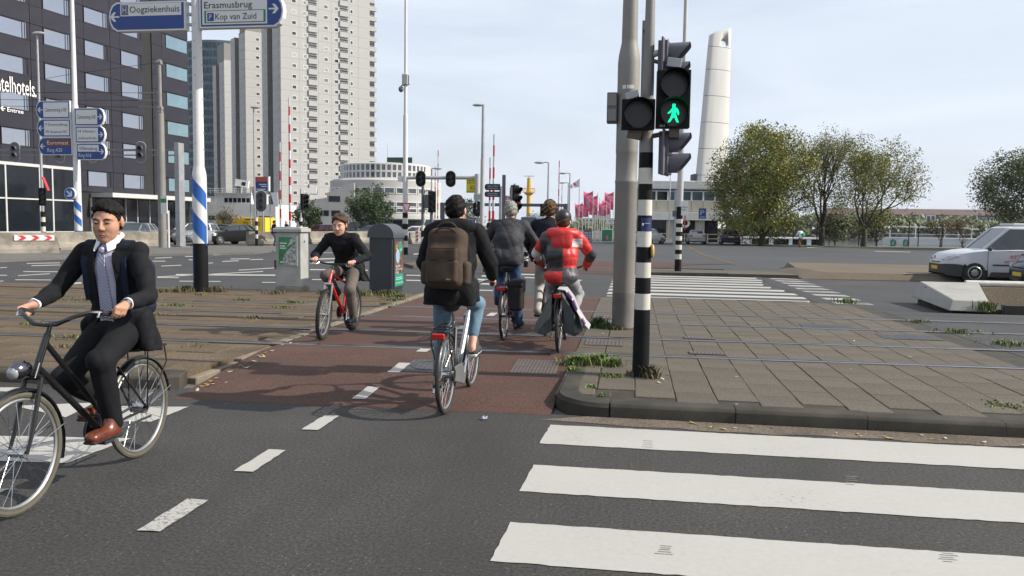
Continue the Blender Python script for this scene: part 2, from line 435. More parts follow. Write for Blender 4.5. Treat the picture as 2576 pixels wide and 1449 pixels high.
# far road, wide junction on the left, straight on beyond the cycle crossing
mb = MB(); mb.sheet([(-90, 17.0), (-4.4, 17.2), (-4.4, 18.3), (-.7, 18.3), (-.7, 17.9), (4.4, 17.8), (4.8, 17.0), (80, 16.6), (80, 27.6), (.4, 27.6), (-.5, 38), (-9, 38), (-9, 120), (-24, 120), (-24, 41.2), (-90, 41.2)], -.004)
struct('far_road', mb, m_asph_far)
mb = MB(); mb.add([(4.9, 7.0, -.006), (80, 7.0, -.006), (80, 8.6, .1), (4.9, 8.6, .095), (4.76, 16.0, .095), (80, 16.0, .1), (80, 16.9, -.006), (4.7, 17.2, -.006)], [(0, 1, 2, 3), (3, 2, 5, 4), (4, 5, 6, 7), (0, 3, 4, 7)]); struct('side_road', mb, m_asph_far)
mb = MB(); mb.sheet([(-.4, 30.8), (4.3, 30.8), (5.3, 31.4), (60, 31.4), (60, 86), (-9, 86), (-9, 38.2), (-.5, 38.2)], -.008)
struct('car_park', mb, m_lot)
mb = MB()
mb.sheet([G(x, y) for x, y in [(1716, 612), (1722, 612), (1775, 640), (1868, 668), (1858, 669), (1760, 640)]], .0); struct('paved_gully', mb, m_pavl)
# far pavement strip with kerb
mb = MB(); mb.slab([(.45, 27.75), (3.2, 28.1), (5.6, 28.2), (5.2, 30.6), (.6, 30.7)], -.05, .08); struct('far_pavement', mb, m_pav, smooth=0)
mb = MB(); mb.slab([(.35, 27.55), (3.25, 27.98), (3.25, 28.1), (.45, 27.75)], -.05, .1); mb.slab([(.6, 30.7), (3.4, 30.7), (3.4, 30.95), (.6, 30.95)], -.05, .1); struct('far_kerb', mb, m_kerb)
mb = MB(); mb.sheet([(-4.3, 27.6), (.35, 27.6), (.5, 31), (2.6, 36), (5, 38), (-2, 38), (-4.5, 33)], .004)
mb.sheet([(4.4, 30.75), (6.3, 30.75), (6.0, 31.3), (4.2, 31.3)], .004); struct('far_cycle_path', mb, m_red)
mb = MB(); mb.sheet([(5.3, 28.1), (6.6, 27.9), (6.8, 31.2), (5.3, 31.2)], 0.0); struct('verge', mb, m_pavl)

# ---- cycle path with its gentle ramp up to the tracks
def pz(v):
    if v < 7: return 0.
    if v < 9.0: return .1*(v-7)/2.
    if v < 17: return .1
    if v < 18.4: return .1*(18.4-v)/1.4
    return 0.
mb = MB(); vv = [6.62, 7.0, 7.5, 8, 8.5, 9, 11, 13, 15, 17, 17.5, 18, 18.4]
xl = lambda v: -4.2-.2*min(1, max(0, (v-6.7)/2)); xr = -.676
P = []
for v in vv: P += [(xl(v), v, pz(v)+.003), (xr, v+(.12 if v < 7 else 0), pz(v)+.003)]
mb.add(P, [(2*i, 2*i+1, 2*i+3, 2*i+2) for i in range(1, len(vv)-1)])
mb.add([(xr, 7.12, .003), (xl(7), 7.0, .003)]+[(xl(6.7)+(xr-xl(6.7))*i/40, 6.70+.1*i/40+RS.uniform(-.018, .018), .0012) for i in range(41)], [tuple(range(43))])
struct('cycle_path', mb, m_red)

# ---- raised track bed
trk = tag(bpy.data.objects.new('track_pavement', None), kind='structure'); COL.objects.link(trk)
mb = MB(); mb.slab([(-.68, 7.25), (-.5, 6.95), (4.76, 6.95), (4.9, 10.5), (4.72, 17.1), (3.4, 17.85), (-.68, 17.85)], -.05, .091); mb.build('bed', m_bed, trk, 0)
pm = []
for k in range(5):
    q = MB(); q.box((0, 0, -.03), (.3615, .5605, .06)); pm.append(q.mesh('paver', m_pav, 30, .006))
for i in range(14):
    x = -.495+i*.366
    off = .28 if i % 2 else 0
    for j in range(20):
        v = 7.28+off-.285+j*.565
        if x > 4.7-max(0, v-16.5)*.9 or v > 17.6 or v < 7.0: continue
        if x < -.1 and v < 7.35: continue
        o = obj('paver', pm[(i*7+j*3) % 5], trk, (x+.0+RS.uniform(-.003, .003), v, .1+RS.uniform(-.002, .002)), (RS.uniform(-.003, .003), RS.uniform(-.004, .004), RS.uniform(-.006, .006)))
        if x < -.1: o.scale = (.97, 1, 1)
q = MB(); q.box((0, 0, -.03), (.357, .26, .06)); hp = q.mesh('paver', m_pav, 30, .006)
for i in range(1, 14):
    if i % 2 and -.495+i*.366 > -.1: obj('paver', hp, trk, (-.495+i*.366, 7.135, .1))
# left side: longer slabs laid with the rails
trl = tag(bpy.data.objects.new('track_pavement_far_side', None), kind='structure'); COL.objects.link(trl)
trl.name = 'tram_bed'
mb = MB(); mb.slab([(-60, 7.2), (-4.5, 7.2), (-4.58, 17.1), (-60, 17.1)], -.05, .09); mb.build('bed', m_pavl, trl, 0)
q = MB(); q.box((0, 0, -.03), (.985, .455, .06)); sm = [q.mesh('slab', m_pavl, 30, .01) for _ in range(1)]
for j in range(21):
    for i in range(11):
        x = -5.08-i*1.0-(.5 if j % 2 else 0)+.25; v = 7.5+j*.465
        if x > -5.0: continue
        obj('slab', sm[0], trl, (x, v, .1+RS.uniform(-.005, .005)), (RS.uniform(-.008, .008), RS.uniform(-.006, .006), 0))
# kerb stones
kb = tag(bpy.data.objects.new('kerb', None), kind='structure'); COL.objects.link(kb)
q = MB(); q.prism([(0, 0, -.1), (0, 0, .09), (0, .025, .118), (0, .2, .12), (0, .2, -.1)], (.002, 0, 0), (1.053, 0, 0)); km = q.mesh('kerb_stone', m_kerb, 30, .003, 1)
for i in range(7): obj('kerb_stone', km, kb, (-.16+i*1.055, 6.815, RS.uniform(-.006, .004)), (0, 0, RS.uniform(-.006, .006)))
q = MB(); pr = [(.50, -.1), (.5, .085), (.47, .118), (.28, .12), (.28, -.1)]
na = 9; vs = []
for k in range(na):
    a = math.radians(180+90*k/(na-1)); vs += [(-.17+r*math.cos(a), 7.315+r*math.sin(a), z) for r, z in pr]
q.add(vs, [(k*5+j, k*5+(j+1) % 5, (k+1)*5+(j+1) % 5, (k+1)*5+j) for k in range(na-1) for j in range(5)]+[(4, 3, 2, 1, 0), tuple((na-1)*5+j for j in range(5))])
q.build('kerb_stone', m_kerb, kb, 40)
q = MB(); q.prism([(0, 0, -.1), (0, 0, .09), (.025, 0, .115), (.2, 0, .117), (.2, 0, -.1)], (0, .006, 0), (0, .76, 0)); km2 = q.mesh('kerb_stone', m_kerb, 30, .006)
obj('kerb_stone', km2, kb, (-.67, 7.32, 0)); obj('kerb_stone', km2, kb, (-.67, 8.09, -.008), (-.012, 0, 0))
kl = tag(bpy.data.objects.new('kerb_opposite', None), kind='structure'); COL.objects.link(kl); kl.name = 'kerb_line'
for i in range(12): obj('kerb_stone', km, kl, (-5.62-i*1.055, 7.06, RS.uniform(-.005, .004)))
q = MB(); q.prism([(-4.56, 7.065, -.1), (-4.4, 7.2, -.1), (-4.5, 7.5, -.1), (-4.74, 7.5, -.1), (-4.74, 7.275, -.1), (-4.56, 7.275, -.1)], (0, 0, 0), (0, 0, .215)); q.build('kerb_stone', m_kerb, kl, 0, .012)
m_edge = M('edge_concrete', (.17, .14, .1), .9, 0, .3, 2.5, .4, 60)
q = MB(); q.box((0, 0, -.05), (.13, .985, .1)); em = q.mesh('edging_stone', m_edge, 30, .008)
for j in range(10): obj('edging_stone', em, kl, (-4.47-.012*j, 7.98+j*.995, min(.107, .04+.035*j)), (.0, 0, .012))
# gutter grime along the kerb
mb = MB(); mb.sheet([(-.75, 6.62)]+[(-.3+i*.18, 6.53+.025*math.sin(i*2.1)+.02*math.sin(i*.7)) for i in range(1, 36)]+[(6, 6.815), (-.35, 6.815)], .004)
struct('gutter', mb, ground_mat('gutter_grit', (.112, .092, .07), (.26, .22, .17), patch=.3, pscale=2.))

# ---- rails
for k, v0 in enumerate((9.6, 11.06, 12.86, 14.4)):
    r = tag(bpy.data.objects.new('tram_rail', None), kind='structure'); COL.objects.link(r)
    a, b = (-60, v0-60*.027), (40, v0+40*.027); dv = Vector((1, .027, 0)).normalized(); nv = Vector((-dv.y, dv.x, 0))
    def strip(o0, o1, z0, z1):
        q = MB(); q.slab([Vector((*a, 0))+nv*o0, Vector((*b, 0))+nv*o0, Vector((*b, 0))+nv*o1, Vector((*a, 0))+nv*o1], z0, z1); return q
    strip(-.028, .028, .06, .108).build('rail_head', m_rail, r, 0, .004)
    strip(.03, .075, .06, .1035).build('flangeway', m_groove, r, 0)
    strip(.077, .1, .06, .107).build('guard_lip', m_rail, r, 0)
    strip(-.06, -.03, .06, .1045).build('filler', M('rail_filler', (.06, .055, .05), .9), r, 0)

# ---- markings
def ragged(poly, amp=.006, step=.06):
    o = []
    for i in range(len(poly)):
        a, b = Vector((*poly[i][:2], 0)), Vector((*poly[(i+1) % len(poly)][:2], 0)); n = max(1, int((b-a).length/step))
        d = (b-a).normalized(); w = Vector((-d.y, d.x, 0))
        for k in range(n): o.append(a+(b-a)*k/n+(w*RS.uniform(-amp, amp) if k else Vector()))
    return [(p.x, p.y) for p in o]
zc = tag(bpy.data.objects.new('zebra_crossing', None), kind='structure'); COL.objects.link(zc)
for v0, v1, x0 in ((6.46, 5.88, -.66), (5.335, 4.775, -.66), (4.258, 3.732, -.655), (3.15, 2.6, -.65), (2.0, 1.45, -.65)):
    q = MB(); q.sheet(ragged([(x0, v1), (6.5, v1+.03), (6.5, v0+.03), (x0+.02, v0)]), .0045); q.build('stripe', m_white, zc, 0)
for pl in ([(36, 1022), (210, 1015), (238, 1014), (165, 1051)], [(395, 1024), (475, 1024), (380, 1062), (200, 1060), (300, 1022)], [(-60, 1096), (330, 1104), (168, 1166), (-160, 1156)], [(-200, 1228), (22, 1231), (-40, 1262), (-250, 1262)], [(-150, 974), (60, 976), (20, 986), (-150, 984)]):
    q = MB(); q.sheet(ragged([G(*p) for p in pl]), .0045); q.build('stripe', m_white, zc, 0)
m_scuff = M('tyre_scuff', (.19, .185, .175), .9, 0, .3, 30)
for sx, sy in ((1630, 1121), (1672, 1385), (2385, 1404), (2140, 1210)):
    q = MB()
    for i in range(5):
        c_ = G(sx+RS.uniform(-3, 3), sy-10+i*5.2+RS.uniform(-.6, .6)); w_ = RS.uniform(.022, .05); q.sheet([(c_.x-w_, c_.y-.004), (c_.x+w_, c_.y-.005), (c_.x+w_*.8, c_.y+.004), (c_.x-w_*.9, c_.y+.003)], .0062)
    q.build('scuff', m_scuff, zc, 0)['kind'] = 'stuff'
dl = tag(bpy.data.objects.new('lane_dashes', None), kind='structure'); COL.objects.link(dl)
for k, v in enumerate((3.75, 4.79, 5.33, 5.88, 6.41, 7.03, 7.48)):
    pass
for k, (a, b) in enumerate(((3.76, 4.26), (4.8, 5.32), (5.89, 6.38), (7.03, 7.5), (8.12, 8.58), (9.25, 9.55), (10.1, 10.55), (11.4, 11.8), (13.2, 13.7), (14.8, 15.3), (19.2, 19.7), (20.6, 21.1), (22.2, 22.7), (23.8, 24.3))):
    cx = -2.5+(0 if b < 12 else (b-12)*.075); q = MB(); q.add([(x, y, pz(y)+.008) for x, y in ragged([(cx-.065, a), (cx+.065, a+.01), (cx+.06, b), (cx-.07, b)], .006)], [tuple(range(len(ragged([(cx-.065, a), (cx+.065, a+.01), (cx+.06, b), (cx-.07, b)], 0))))])
    q.build('dash', m_worn if k == 0 else m_white, dl, 0)
fz = tag(bpy.data.objects.new('far_zebra_crossing', None), kind='structure'); COL.objects.link(fz)
for k in range(9):
    v0 = 18.5+k*1.06; x1 = 4.05+.2*math.sin(k)
    q = MB(); q.sheet(ragged([(-.62, v0), (x1-.12, v0), (x1, v0+.56), (-.58, v0+.56)]), .0005); q.build('stripe', m_white, fz, 0)
    q = MB(); q.sheet(ragged([(4.55, v0+.05), (5.3+.03*k, v0), (5.3, v0+.5), (4.5, v0+.5)], .02), .0005); q.build('stripe', m_worn, fz, 0)
mb = MB(); mb.sheet([(4.12, 18.0), (4.42, 18.0), (4.35, 28), (4.08, 28)], .001); struct('trench_patch', mb, m_asph)
lm = tag(bpy.data.objects.new('lane_markings', None), kind='structure'); COL.objects.link(lm)
def mk(x0, y0, x1, y1, t=1.7):
    q = MB(); q.sheet([G(x0, y0-t/2), G(x1, y1-t/2), G(x1, y1+t/2), G(x0, y0+t/2)], .0005); q.build('line', m_white, lm, 0)
for x0, y0, x1, y1 in ((230, 330, 515, 325), (270, 350, 520, 343), (200, 400, 520, 402), (155, 435, 430, 418), (130, 470, 440, 472), (0, 540, 115, 535), (0, 563, 370, 562), (0, 367, 60, 365),
    (1330, 285, 1475, 278), (1310, 310, 1420, 310), (1385, 353, 1558, 345), (1590, 270, 1665, 270), (1620, 298, 1670, 300), (1830, 258, 1935, 253), (1980, 292, 2145, 290), (1910, 313, 2050, 307), (2150, 298, 2260, 294),
    (1790, 328, 1830, 325), (1350, 451, 1535, 453), (1350, 446, 2260, 399), (2050, 388, 2365, 368), (1540, 482, 1895, 485), (2250, 492, 2365, 493), (2035, 245, 2135, 243), (-300, 430, 60, 432), (-200, 500, 30, 480)):
    k = .6289/2.147; mk(x0*k, 566+y0*k, x1*k, 566+y1*k)
k = .6289/2.147; mk(1510*k, 566+426*k, 2365*k, 566+431*k, 3); mk(258*k, 566+526*k, 700*k, 566+497*k, 4)
for x0, y0, x1, y1, t in ((780, 652, 905, 649, 2.6), (785, 662, 860, 658, 2.4), (780, 678, 925, 680, 2.4), (785, 703, 925, 705, 2), (1022, 692, 1062, 693, 2.2), (1022, 705, 1062, 706, 2.4), (1040, 640, 1070, 636, 3), (1020, 663, 1060, 664, 1.5), (790, 636, 900, 636, 1.4),
    (1212, 694, 1260, 697, 3.4), (1202, 703, 1256, 706, 3.6), (1202, 713, 1252, 716, 3.6), (1310, 690, 1350, 691, 2.6), (1320, 698, 1345, 699, 2.2), (1205, 730, 1240, 731, 2.4), (1350, 655, 1372, 649, 2), (1440, 680, 1465, 672, 2.4), (2200, 632, 2290, 634, 1), (2030, 623, 2080, 620, 1)): mk(x0, y0, x1, y1, t)
# traffic island kerb where the cycle path goes on
mb = MB(); pl = [G(*p) for p in [(1015, 668), (1060, 662), (1120, 658), (1240, 640), (1345, 640), (1335, 652), (1255, 666), (1130, 672), (1040, 676)]]
mb.slab([(p.x, p.y) for p in pl], -.03, .1); struct('traffic_island', mb, m_pav)
mb = MB(); mb.slab([(p.x, p.y) for p in [G(*q) for q in [(0, 641), (270, 628), (700, 622), (700, 632), (640, 640), (300, 645), (0, 660)]]], -.03, .1); struct('left_pavement', mb, ground_mat('pavement_left', (.115, .11, .1), (.16, .15, .14), patch=.15))
# ---- raised island on the right with its concrete ramp stones
m_tan = ground_mat('chipped_tan', (.115, .09, .062), (.17, .14, .1), patch=.15)
mb = MB()
A = [(5.62, 27.62), (40, 27.9), (40, 36), (6.45, 35.6), (5.5, 31.3)]
mb.add([(*p, .0) for p in A]+[(6.5, 28.0, .21), (40, 28.0, .21), (40, 36, .21), (6.6, 35.6, .21), (6.1, 31.3, .2)], [(0, 1, 6, 5), (5, 6, 7, 8, 9), (0, 5, 9, 4), (3, 4, 9, 8)])
struct('raised_island', mb, m_tan)
mb = MB(); mb.sheet([(8.9, 27.95), (12, 28.0), (12, 28.12), (8.9, 28.1)], .22); struct('painted_edge', mb, m_white)

# ---- covers and gratings
m_iron = M('cast_iron', (.075, .075, .08), .6, .3, .3, 9, .3, 60)
def cover(name, label, x, v, w, d, z, bars=0, dots=False, cat='drain cover', rz=0, slope=False):
    t = thing(name, label, cat, (x, v, z), rz)
    q = MB(); q.box((0, 0, -.005), (w, d, .012)); q.build('plate', M('frame_iron', (.05, .05, .053), .7) if bars else m_iron, t, 0)
    if bars:
        q = MB()
        for i in range(bars): q.box((-w/2+(i+.5)*w/bars, 0, .001), (w/bars*.55, d*.94, .006))
        q.box((0, 0, .0012), (w, .03, .007)); q.build('bars', M('grate_tan', (.13, .1, .085), .7, .3), t, 0)
    if dots:
        q = MB()
        for i in range(int(w/.06)):
            for j in range(int(d/.06)): q.box((-w/2+.04+i*.06, -d/2+.04+j*.06, .001), (.03, .03, .004))
        q.build('tread', m_iron, t, 0)['kind'] = 'stuff'
    if slope: t.rotation_euler = (math.atan(.05), 0, 0)
    return t
cover('drain_grate', 'barred rusty drain grate across the red cycle path by the grass', -1.03, 8.66, .5, .72, pz(8.66)+.005, bars=13, slope=True)
t = cover('manhole_cover', 'grey square manhole plate beside the white dash of the cycle path', -2.2, 8.5, .5, .6, pz(8.5)+.005, dots=True, cat='manhole cover', slope=True)
q = MB(); q.tube([(.2*math.cos(a*.2618), .2*math.sin(a*.2618), .0) for a in range(24)], .008, 5, True); q.build('ring', M('iron_dark', (.04, .04, .04), .7), t)
cover('rail_drain_box', 'small steel track drain in paving before the second rail', .95, 11.3, .42, .2, .112, bars=9, cat='track drain')
cover('rail_drain_box', 'small steel track drain in paving close to the first rail', .93, 9.95, .42, .2, .112, bars=9, cat='track drain')
cover('service_cover', 'long grey service hatch let into the paving between the tracks', 4.0, 12.2, .8, .5, .106, dots=True, cat='service cover')
cover('service_cover', 'grey service hatch with worn tread nearest the side road', 3.1, 13.2, .8, .5, .106, dots=True, cat='service cover')
cover('service_cover', 'pale ribbed hatch at the foot of the thick grey mast', -.35, 10.6, .5, .6, .106, bars=10, cat='service cover')
cover('service_cover', 'ribbed rubber crossing panel beside the far rail and cycle path', -.3, 13.6, .7, .55, .106, bars=12, cat='service cover')
# ================================================================ BUILDINGS
def frame_mesh(w, h, t=.07, dep=.1, mat=None, bars=()):
    q = MB(); q.bb((0, 0, 0), (t, dep, h)); q.bb((w-t, 0, 0), (w, dep, h)); q.bb((t, 0, 0), (w-t, dep, t)); q.bb((t, 0, h-t), (w-t, dep, h))
    for b in bars: q.bb((b-t/2, .005, t), (b+t/2, dep, h-t))
    return q.mesh('frame', mat, 0)
def pane_mesh(w, h, mat, y=.04, t=.05):
    q = MB(); q.bb((t, y, t), (w-t, y+.02, h-t)); return q.mesh('pane', mat, 0)

# ---- hotel
m_hp = M('cladding_anthracite', (.019, .0188, .029), .6, 0, .18, .5, .15, 8, .3)
m_hcore = M('cladding_joint', (.012, .012, .013), .8)
m_hframe = M('window_dark_frame', (.022, .022, .026), .5)
m_hglass = M('coated_glass', (.5, .52, .57), .04, 1., .1, .15)
m_hglass2 = M('coated_glass_green', (.4, .53, .55), .05, 1., .12, .3)
m_glassd = M('dark_glass', (.01, .013, .017), .05, 0, .2, .3, 0, 1, .3)
m_alu = M('aluminium_white', (.5, .5, .485), .45, .1, .06, 2)
m_blind = M('vent_panel_blue', (.02, .022, .03), .4)
hot = thing('hotel', 'dark hotel with big pale windows and white letters at far left', 'hotel', (-53.27, 62.81, 0), math.atan2(.9925, .1226))
q = MB(); q.bb((-14, .12, 0), (22.75, 16, 33)); q.build('wall', m_hcore, hot, 0)
cols = [(3.1+4.68*k, False) for k in range(-3, 3)]+[(18.5, True)]
rows = [6.3+3.11*k for k in range(9)]
wf = frame_mesh(2.9, 1.45, .05, .12, m_hframe, (2.42,)); wp = MB(); wp.bb((.05, .03, .05), (2.39, .05, 1.4)); wp = wp.mesh('pane', m_hglass, 0)
wv = MB(); wv.bb((2.45, .06, .05), (2.85, .08, 1.4)); wv = wv.mesh('vent', m_blind, 0)
wv2 = MB(); wv2.add([(2.46, .02, .05), (2.66, -.16, .05), (2.66, -.16, 1.4), (2.46, .02, 1.4)], [(0, 1, 2, 3)]); wv2.box((2.57, -.07, .72), (.02, .2, 1.3)); wv2 = wv2.mesh('vent', m_hglass, 0)
wfm = frame_mesh(4.2, 1.45, .05, .12, m_hframe, (.66,)); wpm = MB(); wpm.bb((.69, .03, .05), (4.2, .05, 1.4)); wpm = wpm.mesh('pane', m_hglass2, 0)
wvm = MB(); wvm.bb((.05, .06, .05), (.62, .08, 1.4)); wvm = wvm.mesh('vent', m_blind, 0)
pan = {}
def panel(x0, z0, x1, z1, root, m, y0=0., y1=.11, name='panel', gap=.025):
    k = (round(x1-x0, 2), round(z1-z0, 2), m.name, y0)
    if k not in pan:
        q = MB(); q.bb((gap/2, y0, gap/2), (x1-x0-gap/2, y1, z1-z0-gap/2)); pan[k] = q.mesh(name, m, 0)
    return obj(name, pan[k], root, (x0, 0, z0))
rng = random.Random(3)
for r in rows:
    for cx, mir in cols:
        low = r < 6.5
        if low and cx < 6: continue
        w = obj('window', wfm if mir else wf, hot, (cx, 0, r-1.45)); obj('pane', wpm if mir else wp, w)
        obj('vent', wvm if mir else rng.choice([wv, wv2, wv2]), w)
for r in rows+[34.2]:
    for cx, mir in cols:
        z0 = r-4.55+1.49 if r > 6.5 else 4.3
        top = r-1.46
        if r < 6.5 and cx < 6: continue
        x0, x1 = (cx-.12, cx+3.2) if not mir else (cx-.05, cx+4.24)
        panel(x0, z0, x1, min(top, 33), hot, m_hp)                       # spandrel
        if cx > -10 and r < 33:
            xp0 = cx-1.45 if not mir else cx-1.6
            panel(xp0, top, x0, r+.03, hot, m_hp); panel(xp0, z0, x0, top, hot, m_hp)
            if not mir: panel(cx+2.92, top, x1, r+.03, hot, m_hp)
# glazed bay and canopy at street level
q = MB(); q.bb((-12, -.9, 6.16), (5.95, .1, 6.42)); q.bb((-12, -.85, 3.28), (5.9, -.75, 3.4)); q.bb((-12, -.9, .35), (5.9, -.7, .5))
for x in (-9, -5.6, -2.1, 1.34, 2.72, 5.78): q.bb((x-.07, -.88, .5), (x+.07, -.74, 6.16))
q.build('bay_frame', m_alu, hot, 0)
for a, b in ((-12, -9), (-9, -5.6), (-5.6, -2.1), (-2.1, 1.34), (1.34, 2.72), (2.72, 5.78)):
    for z0, z1 in ((.5, 3.28), (3.4, 6.16)):
        q = MB(); q.bb((a+.07, -.8, z0), (b-.07, -.78, z1)); q.build('pane', m_glassd, hot, 0)
q = MB(); q.bb((5.9, -.88, .0), (5.98, .1, 6.2)); q.bb((-12, -.88, 0), (5.9, -.72, .35)); q.build('plinth', m_hframe, hot, 0)
q = MB(); q.bb((8, -2.6, 3.8), (22.9, 0, 4.22)); q.build('canopy', m_alu, hot, 0)
for a in (8, 10.2, 12.55, 14.2, 16, 18, 20.4):
    q = MB(); q.bb((a+.06, -.06, .6), (a+1.7+(.2 if a > 10 else 0), .05, 3.7)); q.build('pane', m_glassd, hot, 0)
q = MB(); q.bb((7.9, -.2, 0), (22.8, .05, .58)); [q.bb((a-.05, -.1, .6), (a+.05, .08, 3.75)) for a in (8, 10.2, 12.55, 14.2, 16, 18, 20.4)]; q.build('lobby_frame', m_alu, hot, 0)
m_wl = M('letter_white', (.82, .81, .78), .5, 0, .0)
text('inntelhotels', hot, (-.42, -.06, 13.1), (1, 0, 0), (0, 0, 1), m_wl, 4.5, 1.4, depth=.05)
q = MB(); q.box((1.93, -.06, 12.52), (.16, .06, .2)); q.build('full_stop', m_wl, hot, 0)
text('Entree', hot, (-.2, -.06, 10.93), (1, 0, 0), (0, 0, 1), m_wl, 1.6, .36, depth=.04)
def arrow(parent, c, right, up, L_, m, dep=.01, w=.2, name='arrow'):
    """arrow pointing along right"""
    r, u = Vector(right).normalized(), Vector(up).normalized(); n = r.cross(u); c = Vector(c)
    P = [(-.5, w*.4), (.12, w*.4), (-.16, .5-w*.05), (.12, .5), (.5, 0), (.12, -.5), (-.16, -.5+w*.05), (.12, -w*.4), (-.5, -w*.4)]
    q = MB(); q.prism([c+r*(x*L_)+u*(y*L_*.9) for x, y in P], n*.0, n*dep); return q.build(name, m, parent, 0)
arrow(hot, (-1.4, -.02, 10.95), (-1, 0, 0), (0, 0, 1), .45, m_wl, -.05)

# ---- concrete tower blocks
m_tc = M('tower_concrete', (.4, .395, .38), .9, 0, .07, .12, .2, 3, .2)
m_tj = M('tower_joint', (.17, .165, .155), .9)
m_wf = M('window_white_frame', (.7, .69, .66), .5)
m_tg = [M('tower_glass_a', (.15, .16, .17), .08, 0, .5, .3, 0, 1, .8), M('tower_glass_b', (.05, .055, .06), .08, 0, .3, .3, 0, 1, .7), M('tower_curtain', (.38, .37, .35), .6)]
tw_f = {w: frame_mesh(w, 1.05, .11, .12, m_wf) for w in (1.28, .9)}
tw_p = {(w, i): pane_mesh(w, 1.0, m, .05, .08) for w in (1.28, .9) for i, m in enumerate(m_tg)}
bq = MB(); bq.bb((0, -.4, 0), (2.6, -.28, 1.25)); bq.bb((0, -.28, 0), (.12, .1, 1.25)); bq.bb((2.48, -.28, 0), (2.6, .1, 1.25)); bq.bb((0, -.4, -.16), (2.6, .1, 0)); balm = bq.mesh('parapet', m_tc, 0)
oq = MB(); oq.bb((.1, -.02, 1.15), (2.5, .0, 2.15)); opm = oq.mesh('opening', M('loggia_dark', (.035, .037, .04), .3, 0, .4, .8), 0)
m_railg = M('rail_white', (.6, .6, .58), .5)
rq = MB(); rq.bb((0, -.38, 1.5), (2.6, -.33, 1.56)); [rq.bb((x, -.37, 1.25), (x+.03, -.34, 1.5)) for x in (0, .64, 1.28, 1.92, 2.57)]; brm = rq.mesh('handrail', m_railg, 0)
def tower(label, loc, width, depth, top, spec, nfl, zt0, side=True, pent=None):
    t = thing('apartment_tower', label, 'tower block', loc, math.atan2(.717, .697), 'concrete tower blocks')
    q = MB(); q.bb((.0, .16, 0), (width, 5.9, top)); q.bb((1.6, 5.9, 0), (width, 9.8, top-1)); q.bb((0, 9.8, 0), (width, depth, top-.5)); q.build('wall', m_tj, t, 0)
    if pent: q = MB(); q.bb(*pent); q.build('roof_house', M('roof_house_grey', (.2, .19, .18), .8), t, 0)
    wins, bals, cuts = spec
    for k in range(nfl):
        zt = zt0-2.82*k
        if zt < 3: break
        for a, b in zip(cuts[:-1], cuts[1:]):
            z1 = min(zt+1.35, top)
            panel(a, zt-1.47, b, z1 if k else top, t, m_tc, 0, .155, 'panel', .035)
        for x, w in wins:
            f = obj('window', tw_f[w], t, (x, -.05, zt-1.0)); obj('pane', tw_p[(w, rng.choice([0, 0, 0, 1, 1, 2]) if k < 12 else rng.choice([0, 1, 1]))], f)
        for x in bals:
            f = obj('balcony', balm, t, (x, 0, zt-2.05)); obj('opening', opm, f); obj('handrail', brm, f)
    if side:
        sp = {}
        for k in range(nfl):
            z = zt0-2.82*k-1.47
            if z < 1: break
            for y0, y1, ex in ((0, 2.95, 0), (2.95, 5.9, 0), (9.8, 11.8, 0), (11.8, depth, 0)):
                kk = (y0, y1)
                if kk not in sp:
                    m_ = MB(); m_.bb((-.02, y0+.02, .02), (.0, y1-.02, 2.8)); sp[kk] = m_.mesh('panel', m_tc, 0)
                obj('panel', sp[kk], t, (0, 0, z))
            for y in (1.2, 10.9):
                m_ = sp.get('w') or MB().bb((-.05, 0, 0), (-.01, .9, .95)).mesh('window', m_tg[0], 0); sp['w'] = m_
                obj('side_window', m_, t, (-.02, y, z+.5))
    return t
s1 = ([(3.1, 1.28), (6.2, 1.28), (12.2, 1.28), (15.3, 1.28), (20.0, .9)], [7.67, 16.85], [0, 5.2, 10.6, 14.4, 19.7, 22.6, 26.1])
cw = math.cos(math.radians(0)); C1 = Vector((-93.53, 202.94, 0))
t1 = tower('tallest pale concrete tower block with rows of balconies', C1, 26.15, 13.9, 66, s1, 23, 63.6, True, ((4, 3, 66), (20, 11, 69)))
q = MB(); q.bb((26.1, .75, 0), (28.05, 9.8, 65.2)); q.build('end_wall', m_tc, t1, 0)
rb = MB(); rb.bb((0, 0, 0), (2.2, .6, .14)); rb.bb((2.08, 0, .14), (2.2, .6, 1.25)); rb.bb((0, 0, .14), (2.08, .12, 1.25)); rbm = rb.mesh('parapet', m_tc, 0)
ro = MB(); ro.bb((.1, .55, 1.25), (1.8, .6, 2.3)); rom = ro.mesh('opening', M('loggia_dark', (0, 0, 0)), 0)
rr2 = MB(); rr2.bb((.1, .02, 1.47), (2.18, .06, 1.52)); [rr2.bb((x, .02, 1.25), (x+.03, .05, 1.47)) for x in (.1, .8, 1.5, 2.14)]; rrm = rr2.mesh('handrail', m_railg, 0)
for k in range(23):
    zt = 63.6-2.82*k
    if zt < 3: break
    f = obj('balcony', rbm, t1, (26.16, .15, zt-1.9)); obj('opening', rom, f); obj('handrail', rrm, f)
s2 = ([(3.3, 1.28), (12.2, 1.28), (20, .9)], [], [0, 5.2, 10.6, 16, 21, 26.1])
def Bc(px, dep): return B(px, 400, dep)
t2 = tower('middle concrete tower block standing half behind the tallest one', Bc(620, 254), 26.15, 14, 61.2, s2, 21, 59.4, True, ((2, 5, 61), (11, 11, 66)))
t3 = tower('farthest concrete tower block of the row with rooftop plant room', Bc(567, 300), 26.15, 14, 61.2, s2, 21, 59.4, True, ((1, 3, 61), (14, 11, 68)))
t4 = thing('stair_slab', 'thin sand coloured slab edge at the end of the tower row', 'building slab', Bc(553, 320), math.atan2(.717, .697)); 
q = MB(); q.bb((0, 0, 0), (1.6, 8, 52)); q.build('wall', m_tc, t4, 0)
